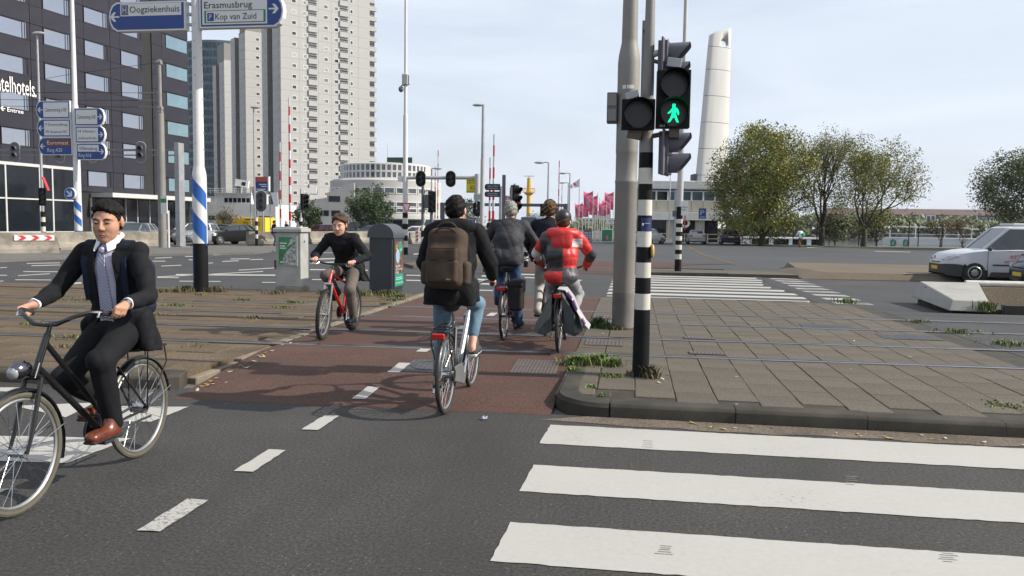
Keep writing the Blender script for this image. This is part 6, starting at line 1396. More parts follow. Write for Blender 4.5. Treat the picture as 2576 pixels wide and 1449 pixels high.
    def hpost(Q, f):
        L_ = (Q-c_)@HRn/hsz; cut = L_[..., 0]-(hl[0]+hl[1]*L_[..., 2])+.007*np.sin(L_[..., 1]*95+1)*np.sin(L_[..., 1]*37); cut = np.maximum(cut, -(L_[..., 2]+.085)); ear = np.sqrt(((L_-np.array([.0, 0, -.015]))**2*np.array([1, 0, 1])).sum(-1))
        n_ = hamp*(np.sin(L_[..., 0]*140+8*np.sin(L_[..., 1]*50))*np.sin(L_[..., 1]*150+5*np.sin(L_[..., 2]*60))+.8*np.sin(L_[..., 2]*110+L_[..., 1]*60))
        return np.maximum(np.maximum(f+n_, cut*.75*hsz), (.024-ear)*hsz)
    s.build('hair', hm, top, .0055 if h < .008 else .008, hpost, smooth=1)
    # jacket
    J = SDF(P.get('jk', .05)); er = P.get('er', 1.0); fl = P.get('fat', 1.0); jl = P.get('jlen', .1)
    J.cap(hipc+sd_*.02, mid, .135*fl, .128*fl, (0, 1, 0), 1.28); J.cap(mid, Sc-sd_*.1, .13*fl, .135*fl, (0, 1, 0), 1.34); J.cap(sh[-1]*.92+Sc*.08, sh[1]*.92+Sc*.08, .078*er); J.cap(Sc-sd_*.03, nb, .1, .065)
    J.ell(hipc+Vector((-.02, 0, -.0)), (.165*fl, .2*fl, jl))
    for a_, b_, r_ in P.get('skirt', ()): J.cap(hipc+Vector(a_), hipc+Vector(b_), r_)
    for y in (-1, 1):
        wq = wr[y]+(elb[y]-wr[y]).normalized()*P.get('cuff', .035)
        J.cap(sh[y], elb[y], .069*er, .056*er, k=.022); J.cap(elb[y], wq, .056*er, .045*er, k=.014)
    famp = P.get('famp', .007); seed = P.get('seed', 1); fr_ = P.get('ffreq', 13)
    axn, fwn, hn = np.array(sd_), np.array(fwv), np.array(hipc)
    opening = P.get('open')
    def jpost(Q, f):
        f = f+folds(Q, seed, famp, fr_)
        if P.get('quilt'): al = (Q-hn)@axn; f = f-.006*np.abs(np.sin((al+.03*np.sin(Q[..., 1]*9))*math.pi/.1))**.5
        if opening:
            q_ = Q-hn; al, fd_, y_ = q_@axn, q_@fwn, q_[..., 1]
            w_ = np.interp(al, opening[0], opening[1]); g_ = np.maximum(np.maximum(np.abs(y_-opening[2])-w_, .0-fd_), fd_-.26)
            f = np.maximum(f, -(f+.016)); f = np.maximum(f, -g_)
        hem = P.get('hem')
        if hem is not None: f = np.maximum(f, np.where(np.abs(Q[..., 1]-hn[1]) < .36, ((hn[2]+hem)-Q[..., 2]+.1*(Q[..., 0]-hn[0])), -1))
        if P.get('jcut'): f = P['jcut'](Q, f, hn)
        return f
    jm = P.get('jmat'); jf = P.get('jfn')
    jk = J.build('jacket', jm, top, h, jpost, matfn=(lambda c: jf(c, hn, axn, fwn, Sc, elb, wr)) if jf else None, smooth=1)
    if P.get('shirt'):
        s = SDF(.05); s.cap(hipc, mid, .12*fl, .115*fl, (0, 1, 0), 1.25); s.cap(mid, Sc-sd_*.1, .118*fl, .122*fl, (0, 1, 0), 1.3); s.cap(sh[-1]*.7+Sc*.3, sh[1]*.7+Sc*.3, .05); s.cap(Sc-sd_*.03, nb, .08, .06)
        s.build('shirt', P['shirt'], top, h, lambda Q, f: f+folds(Q, 5, .004, 12), smooth=1)
        P['shirt_sdf'] = s
    # trousers and shoes
    t = SDF(.05); lf = P.get('leg', 1.0); cu = P.get('crop', .0)
    t.ell(hipc+Vector((.0, 0, -.02)), (.15, .17, .115))
    for y in (-1, 1):
        aq = ank[y]+(knee[y]-ank[y]).normalized()*cu
        t.cap(hips[y], knee[y], .092*lf, .07*lf, k=.035); t.cap(knee[y], aq, .069*lf, .055*lf if not cu else .05*lf, k=.03)
    t.build('trousers', P['tmat'], top, h, lambda Q, f: f+folds(Q, seed+3, P.get('tamp', .006), 15), smooth=1)
    for y in (-1, 1):
        d_ = (toe[y]-ank[y]); sx = Vector((d_.x, d_.y, 0)).normalized(); an = math.atan2(-d_.z-.06, .2); base = (toe[y]+ank[y])/2+Vector((0, 0, -.02)); base = Vector((base.x, base.y, toe[y].z+.02))
        if bike: base = Vector(((toe[y].x+ank[y].x)/2+.005, ank[y].y+.005*y, toe[y].z+.012)) if True else base
        s = SDF(.03); s.ell(base+Vector((.07, 0, .015)), (.085, .046, .036)); s.ell(base+Vector((-.06, 0, .02)), (.07, .04, .045)); s.cap(base+Vector((-.055, 0, .03)), base+Vector((-.06, 0, .085)), .04, .037); s.box(base+Vector((.01, 0, .005)), (.13, .038, .02), .015)
        so_ = s.build('shoe', P['shoe'], top, max(.007, h*.8), smooth=1)
        s = SDF(.01); s.box(base+Vector((.012, 0, -.016)), (.14, .042, .011), .01); s.box(base+Vector((-.09, 0, -.024)), (.04, .04, .014), .01); s.build('sole', P.get('sole', m_rubber), so_, .009, smooth=1)
    return top, dict(hip=hipc, S=Sc, sd=sd_, fw=fwv, sh=sh, elb=elb, wr=wr, hc=hc, HR=HR, nb=nb, mid=mid, J=J, hq=hq, knee=knee, ank=ank)
def march(s, p, d, off=0.):
    """walk outwards from p along d to the surface of the smooth shape s"""
    p, d = Vector(p), Vector(d).normalized(); t_ = np.linspace(0, .4, 161); pts = np.array(p)[None]+t_[:, None]*np.array(d)[None]
    v = s.ev(pts); i = int(np.argmax(v > 0)); return p+d*(t_[i]+off)
def strip(path, w, nrm, th=.006):
    """flat band along path, width w across, facing nrm (one per point)"""
    q = MB(); n_ = len(path); vs = []
    for i, p in enumerate(path):
        d_ = (Vector(path[min(i+1, n_-1)])-Vector(path[max(i-1, 0)])).normalized(); n2 = Vector(nrm[i] if isinstance(nrm, list) else nrm).normalized(); c_ = d_.cross(n2).normalized(); ww = w[i] if hasattr(w, '__len__') else w
        vs += [Vector(p)-c_*ww/2, Vector(p)+c_*ww/2, Vector(p)+c_*ww/2+n2*th, Vector(p)-c_*ww/2+n2*th]
    q.add(vs, [(i*4+j, i*4+(j+1) % 4, i*4+4+(j+1) % 4, i*4+4+j) for i in range(n_-1) for j in range(4)]+[(3, 2, 1, 0), tuple((n_-1)*4+j for j in range(4))]); return q

# ---------------- man in the suit on the old black roadster
UP, DN = math.pi/2, -math.pi/2
suit_rear = Vector((-3.37, 5.0, 0))
bk1, B1 = bicycle('old black city bicycle with chrome lamp ridden by the man in the suit', suit_rear, DN+.02, m_bblack, 'double', L=1.13, tw=.019, pedal=math.radians(172), seat=(.2, .87), bbz=.3, bbx=.42, fender=m_bblack, rack=m_bblack, lamp=True, tail=False, tyre=m_tyreb, barz=1.08)
m_suit = fab('suit_black', (.008, .0085, .0105), .85, .06, 160); m_shirt = fab('shirt_lilac', (.42, .41, .5), .8, .15, 60, .06); m_collar = fab('shirt_white', (.72, .71, .73), .8, .1, 60, .04)
m_tie = M('tie_stripes', (.24, .25, .36), .55, 0, 0)
_n, _l = m_tie.node_tree.nodes, m_tie.node_tree.links; _w = _n.new('ShaderNodeTexWave'); _w.inputs['Scale'].default_value = 26; _w.bands_direction = 'DIAGONAL'; _tc = _n.new('ShaderNodeTexCoord'); _r2 = _n.new('ShaderNodeValToRGB'); _r2.color_ramp.elements[0].color = (.1, .11, .2, 1); _r2.color_ramp.elements[1].color = (.36, .37, .47, 1); _r2.color_ramp.elements[0].position = .05; _r2.color_ramp.elements[1].position = .25
_l.new(_tc.outputs['Object'], _w.inputs['Vector']); _l.new(_w.outputs['Fac'], _r2.inputs[0]); _l.new(_r2.outputs[0], _n['Principled BSDF'].inputs['Base Color'])
m_shoeb = M('shoe_brown', (.13, .032, .014), .3, 0, .3, 14, .1, 40, .6)
P1 = dict(h=.0065, lean=7, torso=.5, round=.015, pitch=9, yaw=13, face=True, skin=m_skin, hair=m_hair, jmat=m_suit, fat=.93, er=.88, jlen=.12, shw=.19, famp=.012, seed=4, ffreq=19, cuff=.05, hairline=(.022, .84),
    open=([-.25, -.05, .08, .22, .36, .46, .56], [.17, .13, .055, .065, .075, .062, .05], .015), shirt=m_shirt, tmat=m_suit, shoe=m_shoeb, leg=1.04, hem=-.17, skirt=(((-.05, .15, .05), (-.1, .19, -.26), .06), ((-.1, .03, 0), (-.14, .04, -.26), .06), ((.04, .19, .05), (.02, .22, -.24), .04), ((-.04, -.16, .05), (-.06, -.19, -.25), .05), ((.06, -.18, .0), (.05, -.2, -.24), .035)), hands=1.05, wo=(-.07, 0, .03))
P1[('curl', 1)] = .35; P1[('pole', -1)] = (-.3, -.5, -.6); P1[('pole', 1)] = (-.6, .2, -.6)
g1 = B1['grips'][1][0]; P1[('g', 1)] = g1+Vector((-.02, .03, .02))
suit, S1 = person('man in a black suit and striped tie cycling towards the camera', suit_rear, DN+.02, P1, B1)
fw, sd, hp_ = S1['fw'], S1['sd'], S1['hip']; sS = P1['shirt_sdf']
tp_ = [march(sS, hp_+sd*a+Vector((0, .0, 0)), fw, .003) for a in (.5, .47, .42, .34, .24, .14, .05, -.02)]
strip(tp_, [.035, .045, .05, .062, .075, .085, .09, .085], fw, .008).build('tie', m_tie, suit, 60)
q = MB(); q.ell(tp_[0]+fw*.006+sd*.012, (.02, .022, .024), 12); q.build('tie_knot', m_tie, suit)
nb = S1['nb']; q = MB()
q.tube([nb+Vector((-.005+.06*math.cos(t_), .066*math.sin(t_), .025+.02*(1-math.cos(t_)))) for t_ in [math.radians(i*18) for i in range(20)]], .016, 8, True); q.build('shirt_collar', m_collar, suit, 60)
for sgn in (-1, 1):
    q = MB(); P_ = [(.06, .004, .03), (.02, .062, .055), (-.012, .074, .04), (.045, .08, -.025), (.098, .045, -.05)]; P_ = [nb+Vector((x, y*sgn, z)) for x, y, z in P_]; q.prism(P_, (0, 0, 0), (.012, .004*sgn, .004)); q.build('collar_wing', m_collar, suit, 0, .004)
for y in (-1, 1):
    w_ = S1['wr'][y]; d_ = (S1['elb'][y]-w_).normalized(); q = MB(); q.cyl(w_+d_*.012, w_+d_*.056, .037, .038, 16); q.build('shirt_cuff', m_collar, suit, 40)
w_ = S1['wr'][1]; d_ = (S1['elb'][1]-w_).normalized(); q = MB(); q.cyl(w_-d_*.012, w_+d_*.01, .034, .034, 16); q.build('watch', m_chrome, suit, 40)
# lapels lie on the jacket along its opening
for sgn in (-1, 1):
    pts = []
    for a, w0, w1 in ((.5, .055, .075), (.44, .06, .13), (.39, .068, .145), (.3, .07, .12), (.2, .062, .09), (.12, .06, .066)):
        pts.append((march(S1['J'], hp_+sd*a+Vector((0, .015+(w0)*sgn, 0)), fw, .002), march(S1['J'], hp_+sd*a+Vector((0, .015+w1*sgn, 0)), fw, .004)))
    q = MB(); vs = [v for ab in pts for v in (ab[0], ab[1], ab[1]+fw*.007, ab[0]+fw*.009)]; q.add(vs, [(i*4+j, i*4+(j+1) % 4, i*4+4+(j+1) % 4, i*4+4+j) for i in range(5) for j in range(4)]+[(3, 2, 1, 0), (20, 21, 22, 23)]); q.build('lapel', m_suit, suit, 60)
m_navyb = fab('backpack_navy', (.012, .017, .035), .75, .3, 90)
bp1 = thing('backpack', 'navy backpack worn by the man in the suit', 'backpack', suit_rear, DN+.02)
s = SDF(.04); c_ = hp_+sd*.22-fw*.175+Vector((0, .02, 0)); s.box(c_, (.07, .14, .19), .06); s.build('bag', m_navyb, bp1, .012, lambda Q, f: f+folds(Q, 3, .006, 10))
for y in (1, -1):
    pth = [(march(S1['J'], hp_+sd*a+Vector((0, .125*y, 0)), d_, .006), d_) for a, d_ in ((.42, -fw), (.5, -fw*.5+sd), (.52, sd), (.5, fw*.5+sd), (.44, fw), (.36, fw), (.26, fw), (.18, fw))]
    strip([p for p, _ in pth], .06, [d_ for _, d_ in pth], .01).build('strap', m_navyb, bp1, 60)

# ---------------- rider of the red mountain bike
mtb = Vector((-4.0, 11.0, .1))
bk2, B2 = bicycle('bright red mountain bike with white rims ridden by the bearded man', mtb, DN, m_bred, 'mtb', R=.335, L=1.04, tw=.027, steer=math.radians(8), pedal=math.radians(105), bar='flat', seat=(.17, .84), bbz=.3, bbx=.4, fork=m_bsil, barz=.99)
bk2['label'] = 'bright red mountain bike with knobbly tyres coming towards the camera'
m_wool = fab('coat_charcoal', (.012, .0125, .014), .9, .1, 120); m_grayt = fab('trousers_taupe', (.115, .098, .085), .85, .25, 100)
P2 = dict(h=.008, lean=31, torso=.49, round=.05, head=1.16, pitch=12, yaw=2, face=True, skin=m_skin2, hair=m_hairb, jmat=m_wool, jlen=.15, fat=1.0, er=1.0, famp=.010, ffreq=18, seed=9, tmat=m_grayt, shoe=m_black, hamp=.008, hairs=1.12, hairline=(.016, .84), cuff=.06, leg=1.04,
    hem=-.2, skirt=(((-.06, .14, .05), (-.08, .27, -.3), .05), ((.05, .15, .05), (.02, .27, -.3), .035), ((-.08, .03, .03), (-.1, .1, -.3), .05), ((-.06, -.14, .03), (-.08, -.17, -.26), .05)))
r2, S2 = person('man in a charcoal coat and taupe trousers riding the red bike', mtb, DN, P2, B2)
for y in (-1, 1): w_ = S2['wr'][y]; d_ = (S2['elb'][y]-w_).normalized(); q = MB(); q.cyl(w_+d_*.01, w_+d_*.085, .04, .049, 14); q.build('jumper_cuff', fab('cuff_navy', (.02, .022, .07)), r2, 40)
s = SDF(.03); hq2 = S2['hq']; s.cap(hq2((.06, -.04, -.085)), hq2((.062, .04, -.085)), .03); s.ell(hq2((.045, 0, -.085)), (.05, .055, .036), np.array(S2['HR']))
# ---------------- rider with brown backpack on the silver bike
bpr = Vector((-1.58, 6.68, .0))
bk3, B3 = bicycle('silver step through bicycle with black rack, its rider wears the brown backpack', bpr, UP, m_bsil, 'low', L=1.13, tw=.021, pedal=math.radians(62), seat=(.22, .97), fender=m_bblack, rack=m_bblack, case=m_ccase, barz=1.1, skirt=m_clear)
m_parka = fab('parka_black', (.0085, .0085, .01), .85, .08, 70); m_jean = fab('jeans_light', (.115, .185, .25), .85, .15, 140, .25, 9)
m_sneak = fab('sneaker_grey', (.05, .055, .06), .7, .4, 200)
P3 = dict(h=.0085, lean=8, torso=.535, round=.03, pitch=6, yaw=2, skin=m_skin2, hair=m_hair, jmat=m_parka, jlen=.16, fat=1.12, er=1.15, famp=.013, seed=12, ffreq=17, tmat=m_jean, crop=.13, leg=.98, shoe=m_sneak, sole=m_pwhite, shw=.2, cuff=.075,
    hem=-.1, skirt=(((-.08, .15, .05), (-.1, .19, -.25), .06), ((-.08, -.15, .05), (-.1, -.2, -.25), .06), ((-.12, 0, 0), (-.15, 0, -.25), .06), ((.08, .15, .05), (.1, .18, -.24), .05), ((.08, -.16, .05), (.1, -.2, -.24), .05)), hairline=(-.002, .75))
P3[('pole', 1)] = (-.5, .6, -.6); P3[('pole', -1)] = (-.5, -.6, -.6)
r3, S3 = person('young man in a black parka and cropped jeans seen from behind', bpr, UP, P3, B3)
hd = SDF(.05); nb = S3['nb']
for a in range(9):
    t_ = math.radians(-120+30*a); hd.ell(nb+Vector((-.06-.07*math.cos(t_), .13*math.sin(t_), -.0+.02*math.cos(t_))), (.055, .065, .045))
hd.ell(nb+Vector((-.13, 0, -.06)), (.06, .14, .07)); hd.build('hood', m_parka, r3, .01, lambda Q, f: f+folds(Q, 8, .014, 12))
m_bpk = fab('backpack_brown', (.058, .041, .03), .85, .15, 150, .2, 7); m_bpd = fab('backpack_dark', (.04, .03, .023), .85, .4, 110)
bk = thing('backpack', 'large brown backpack with side pockets on the rider in black', 'backpack', bpr, UP)
c_ = S3['hip']+S3['sd']*.27-S3['fw']*.27; Rb = np.array(Matrix.Rotation(math.radians(6), 3, 'Y'))
cl = lambda x, y, z: c_+Vector(Rb@np.array((x, y, z), float))
s = SDF(.05); s.box(cl(.02, 0, 0), (.12, .165, .255), .075, Rb); s.box(cl(-.03, 0, -.08), (.11, .15, .17), .06, Rb); s.build('bag', m_bpk, bk, .009, lambda Q, f: f+folds(Q, 21, .006, 10))
s = SDF(.02); s.box(cl(-.13, 0, .02), (.035, .125, .055), .025, Rb); s.build('upper_pocket', m_bpk, bk, .008, lambda Q, f: f+folds(Q, 2, .003, 14))
s = SDF(.02); s.box(cl(-.135, 0, -.12), (.04, .13, .1), .03, Rb); s.build('front_pocket', m_bpk, bk, .008, lambda Q, f: f+folds(Q, 5, .003, 14))
for y in (-1, 1): s = SDF(.03); s.box(cl(.0, .175*y, -.13), (.07, .035, .1), .03, Rb); s.build('side_pocket', m_bpk, bk, .009, lambda Q, f: f+folds(Q, 6, .006, 14))
q = MB(); q.tube([cl(-.095+(.03 if abs(a) > 1 else 0), .13*math.sin(a), .12+.13*math.cos(a)) for a in [math.radians(-100+200*i/16) for i in range(17)]], .007, 6); q.build('zipper', m_bpd, bk); q = MB(); q.tube([cl(-.03, .09*math.sin(a), .23+.07*math.cos(a)) for a in [math.radians(-85+170*i/10) for i in range(11)]], .011, 6); q.build('handle', m_bpd, bk)
q = MB(); [q.tube([cl(-.172, -.11, z), cl(-.176, 0, z), cl(-.172, .11, z)], .005, 5) for z in (.07, -.025)]; q.build('seam', m_bpd, bk); q = MB(); q.box(cl(-.178, -.06, -.19), (.004, .04, .012), rz=0); q.build('badge', m_chrome, bk, 0)
for y in (-1, 1): pth = [(march(S3['J'], S3['hip']+S3['sd']*a+Vector((0, .12*y, 0)), d_, .006), d_) for a, d_ in ((.4, -fw), (.5, -fw*.5+sd), (.53, sd), (.5, fw*.5+sd), (.4, fw), (.25, fw))]; strip([p for p, _ in pth], .06, [d_ for _, d_ in pth], .012).build('strap', m_bpd, bk, 60)
# ---------------- grey haired man
m_cover = fab('jacket_slate', (.03, .03, .037), .75, .15, 60, .2, 4, .3); m_denim = fab('jeans_blue', (.035, .07, .14), .85, .15, 140, .3, 9); m_boot = fab('boot_dark', (.02, .018, .017), .6, .3, 90)
gr = Vector((-1.69, 10.5, .1))
bk4, B4 = bicycle('dark plum bicycle with red tail light and side bag, ridden by the grey haired man', gr, UP, m_purple, 'low', L=1.13, tw=.02, pedal=math.radians(-75), seat=(.24, 1.0), fender=m_bblack, rack=m_bblack, barz=1.06)
P4 = dict(h=.009, lean=20, torso=.5, round=.05, pitch=14, yaw=3, skin=m_skin2, hair=m_hairg, jmat=m_cover, jlen=.13, fat=1.1, er=1.05, famp=.013, seed=31, ffreq=20, tmat=m_denim, shoe=m_boot, shw=.2, hairs=1.04, hamp=.006, hem=-.06, skirt=(((-.1, .12, .08), (-.1, .15, -.14), .06), ((-.1, -.12, .08), (-.1, -.15, -.14), .06)))
P4[('pole', 1)] = (-.3, 1, -.5); P4[('pole', -1)] = (-.3, -1, -.5)
r4, S4 = person('grey haired man in a slate jacket and jeans seen from behind', gr, UP, P4, B4)
pn = thing('pannier_bag', 'single dark brown side bag on the plum bicycle', 'pannier', gr, UP)
m_pan = fab('pannier_dark', (.022, .017, .018), .6, .3, 60); s = SDF(.02); s.box((-.02, -.17, .62), (.15, .085, .2), .03); s.build('bag', m_pan, pn, .01, lambda Q, f: f+folds(Q, 2, .005, 9)); s = SDF(.01); s.box((-.02, -.18, .78), (.165, .09, .05), .02); s.build('flap', m_pan, pn, .01); q = MB(); [q.bb((x, -.275, .66), (x+.025, -.265, .82)) for x in (-.12, .06)]; q.bb((-.175, -.2, .7), (-.168, -.17, .83)); q.build('buckle', m_bblack, pn, 0)
# ---------------- rider in the red puffer jacket, with cap
rd_ = Vector((-.87, 9.66, .1))
bk5, B5 = bicycle('black bicycle with two bulging grey bags, its rider wears the red jacket', rd_, UP, m_bblack, 'low', L=1.15, tw=.021, pedal=math.radians(150), seat=(.22, .84), fender=m_bblack, rack=m_bblack, barz=1.0, steer=-.03)
m_pr = M('puffer_red', (.52, .022, .02), .48, 0, .14, 6, .25, 26, .5); m_pg = M('puffer_grey', (.06, .053, .06), .5, 0, .2, 6, .25, 26, .4); m_pk = M('puffer_black', (.012, .012, .014), .45, 0, .2, 6, .25, 26, .5); m_pwt = M('puffer_white', (.5, .46, .44), .5, 0, .1, 6, .2, 26); m_pb = fab('jumper_blue', (.012, .035, .15))
def jfn(c, hn, ax, fw_, Sc, elb, wr):
    q_ = c-hn; al, fd, y = q_@ax, q_@fw_, -q_[:, 1]      # y>0 is the rider's right
    m = np.where(y < .02, 2, 0)                           # lower left black
    m = np.where((y < .02) & (al > .3), 1, m); m = np.where((y >= .02), np.where(al < .1, 1, 0), m); m = np.where((y < .02) & (al < .05), 0, m)
    m = np.where((y > .1) & (al > .36) & (al < .46) & (y < .25), 3, m)
    arm = np.abs(y) > .285
    for s_ in (-1, 1):
        e, w_ = np.array(elb[s_]), np.array(wr[s_]); de, dw = np.linalg.norm(c-e, axis=1), np.linalg.norm(c-w_, axis=1); on = arm & (np.sign(-y) == s_)
        m = np.where(on & (al > .3), 0, m); m = np.where(on & (de < .11), 2 if s_ < 0 else 3, m); m = np.where(on & (de >= .11) & (al < .3), 0, m); m = np.where(on & (dw < .055), 3, m)
    return m
P5 = dict(h=.0085, lean=6, torso=.49, round=.04, pitch=8, yaw=4, skin=m_skin2, hair=m_hairb, jmat=[m_pr, m_pg, m_pk, m_pwt], jfn=jfn, quilt=True, jlen=.12, fat=1.04, er=1.08, hem=-.12, famp=.006, seed=41, ffreq=20, tmat=fab('sweatpants_grey', (.25, .25, .26), .9, .3, 60), shoe=m_boot, shw=.2, leg=1.12, tamp=.012, jk=.04, cuff=.02)
P5[('pole', 1)] = (-.3, 1.2, -.3); P5[('pole', -1)] = (-.3, -1.2, -.3)
r5, S5 = person('rider in a red, grey and black puffer jacket and black cap', rd_, UP, P5, B5)
s = SDF(.05); nb = S5['nb']
for a in range(9): t_ = math.radians(-125+31*a); s.ell(nb+Vector((-.05-.075*math.cos(t_), .135*math.sin(t_), -.01+.015*math.cos(t_))), (.06, .07, .055))
s.ell(nb+Vector((-.14, 0, -.1)), (.055, .13, .12)); s.build('hood', m_pr, r5, .01, lambda Q, f: f+folds(Q, 8, .014, 12))
s = SDF(.02); hq_ = S5['hq']; s.ell(hq_((-.012, 0, .045)), (.126, .102, .104), np.array(S5['HR'])); s.box(hq_((.13, 0, .04)), (.06, .06, .008), .007, np.array(S5['HR'])); cap_ = s.build('cap', m_pk, r5, .008, lambda Q, f: np.maximum(f, -(((Q-np.array(S5['hc']))@np.array(S5['HR']))[..., 2]-.015)))
s = SDF(.03); s.ell(S5['hip']+Vector((-.01, 0, -.02)), (.17, .195, .1)); s.build('jumper_hem', m_pb, r5, .01)
pg = thing('pannier_bags', 'double grey tarpaulin side bags hanging over the rack of the black bicycle', 'panniers', rd_, UP)
m_tarp = M('tarpaulin_grey', (.06, .068, .075), .5, 0, .2, 5, .3, 18, .4); m_tarpl = M('tarpaulin_pale', (.36, .36, .36), .5, 0, .12, 4, .2, 20, .4); m_violet = M('print_violet', (.15, .06, .2), .5)
rs = np.random.RandomState(77)
for y in (-1, 1):       # stiff tarpaulin bags: creased sheets, open to the outside at the bottom
    q = MB(); nu, nv = 7, 8; sec = [(.05, .77), (.1, .72), (.16, .62), (.215, .5), (.27, .38), (.3, .28), (.22, .25), (.12, .27)]
    G_ = []
    for i, (yy, zz_) in enumerate(sec):
        for j in range(nu):
            f = j/(nu-1); G_.append((-.3+.43*f+rs.normal(0, .012)-(.03*math.sin(i*.9) if j in (0, nu-1) else 0), y*(yy*(1-.22*abs(2*f-1)**2)+rs.normal(0, .014)), zz_+rs.normal(0, .008)))
    q.add(G_, [(i*nu+j, i*nu+j+1, (i+1)*nu+j+1, (i+1)*nu+j) for i in range(len(sec)-1) for j in range(nu-1)])
    k0 = len(q.v); inner = [(-.27+.37*j/(nu-1), y*.07, .6) for j in range(nu)]+[(-.27+.37*j/(nu-1), y*.08, .3) for j in range(nu)]; q.add(inner, [(j, j+1, nu+j+1, nu+j) for j in range(nu-1)])
    for e in (0, nu-1): q.f.append(tuple([i*nu+e for i in range(len(sec))]+[k0+nu+e, k0+e])); q.m.append(0)
    q.build('bag', m_tarp, pg, 28)
top_ = [(-.08, 0, .79), (-.08, -.09, .78), (-.08, -.17, .68), (-.08, -.24, .52), (-.1, -.33, .38), (-.1, -.38, .33)]
q = MB(); vs = []
for p in top_: vs += [(p[0]-.2, p[1], p[2]), (p[0]+.2, p[1], p[2]+.01), (p[0]+.2, p[1]+.004, p[2]+.02), (p[0]-.2, p[1]+.004, p[2]+.012)]
q.add(vs, [(i*4+j, i*4+(j+1) % 4, i*4+4+(j+1) % 4, i*4+4+j) for i in range(5) for j in range(4)]); fl = q.build('flap', m_tarpl, pg, 50)
q = MB()
for i0, f0, f1 in ((1, .2, .9), (2, .1, .8), (3, .5, .95)):
    a, b_ = Vector(top_[i0]), Vector(top_[i0+1]); n_ = Vector((0, -1, .6))*.012; p, p2 = a+(b_-a)*f0+n_, a+(b_-a)*f1+n_; q.add([p+Vector((-.205, 0, .0)), p+Vector((-.06, 0, 0)), p2+Vector((-.1, 0, 0)), p2+Vector((-.205, 0, 0))], [(0, 1, 2, 3)])
    q.add([p+Vector((-.206, -.0, .0)), p2+Vector((-.206, 0, 0)), p2+Vector((-.206, .02, -.02)), p+Vector((-.206, .02, -.02))], [(0, 1, 2, 3)])
q.build('violet_print', m_violet, fl, 0)
# ---------------- rider with headphones, half hidden
hr_ = Vector((-1.2, 11.15, .1))
bk6, B6 = bicycle('bicycle mostly hidden in front of the rider in red', hr_, UP, m_bblack, 'low', L=1.1, pedal=math.radians(15), seat=(.22, .98), barz=1.08, case=m_ccase)
m_nv = fab('sweater_navy', (.012, .012, .02)); P6 = dict(h=.011, lean=9, torso=.52, pitch=6, skin=m_skin2, hair=m_hairl, jmat=m_nv, famp=.008, seed=51, tmat=fab('chinos_beige', (.45, .42, .38)), shoe=m_pwhite, hamp=.011, hairs=1.1, jlen=.1, shw=.2, fat=1.08)
r6, S6 = person('curly haired rider with headphones beside the red jacket', hr_, UP, P6, B6)
q = MB(); hq_ = S6['hq']; q.tube([hq_((-.01, .098*math.sin(a), .0+.142*math.cos(a))) for a in [math.radians(-88+176*i/14) for i in range(15)]], .011, 6); [q.cyl(hq_((-.01, .075*y, -.01)), hq_((-.01, .112*y, -.01)), .042, .036, 14) for y in (-1, 1)]; q.build('headphones', m_bblack, r6)

# ---------------- people farther off
def walker(label, px, py, d, rz, jm, tm, hm=None, z=0., lean=4, height=1.75, stride=.15, **k):
    loc = B(px, py, d); loc.z = z
    P = dict(h=.022, hip=(0, 0, .92), lean=lean, torso=.5, skin=m_skin2, hair=hm or m_hair, jmat=jm, tmat=tm, shoe=m_boot, jlen=.13, stride=stride, hamp=0, fat=1.05, er=1.1); P.update(k)
    t, _ = person(label, loc, rz, P); t.scale = (height/1.76,)*3; return t
m_dk = fab('coat_dark', (.02, .02, .024)); m_bl = fab('jacket_cyan', (.02, .25, .55)); m_wh = fab('shirt_white2', (.6, .6, .62)); m_br = fab('trousers_rust', (.16, .07, .04)); m_bluej = fab('jacket_navy', (.015, .02, .05))
walker('standing person in dark coat and sunglasses left of the grey cabinet', 689, 617, 54.5, .1, m_dk, m_denim, m_hairb, stride=.03)
walker('bald man in a navy jacket between the two barrier booms', 722, 600, 62, -2.3, m_bluej, m_denim, m_skin2, stride=.03)
walker('person with bright blue hood beyond the rider in black', 1089, 640, 26, .4, m_bl, m_denim, m_hairb, lean=8)
walker('dark haired person in black between the rider in black and the grey haired man', 1228, 640, 27, UP, m_dk, m_denim, lean=10)
walker('small figure in dark clothes left of the headphones rider', 1338, 620, 46, UP, m_dk, m_denim); walker('small figure in beige far behind the grey haired man', 1326, 620, 44, UP, fab('coat_beige', (.2, .15, .1)), m_denim)
wk = walker('person in white shirt and rust trousers carrying a green bag', 2013, 622, 72, UP+.3, m_wh, m_br, m_hairb, lean=12)
gb = thing('green_backpack', 'bright green bag on the back of the person in white', 'backpack', wk.location, UP+.3); s = SDF(.05); s.box((-.2, -.14, 1.12), (.11, .15, .19), .1); s.build('bag', M('bag_green', (.03, .35, .1), .6), gb, .02)
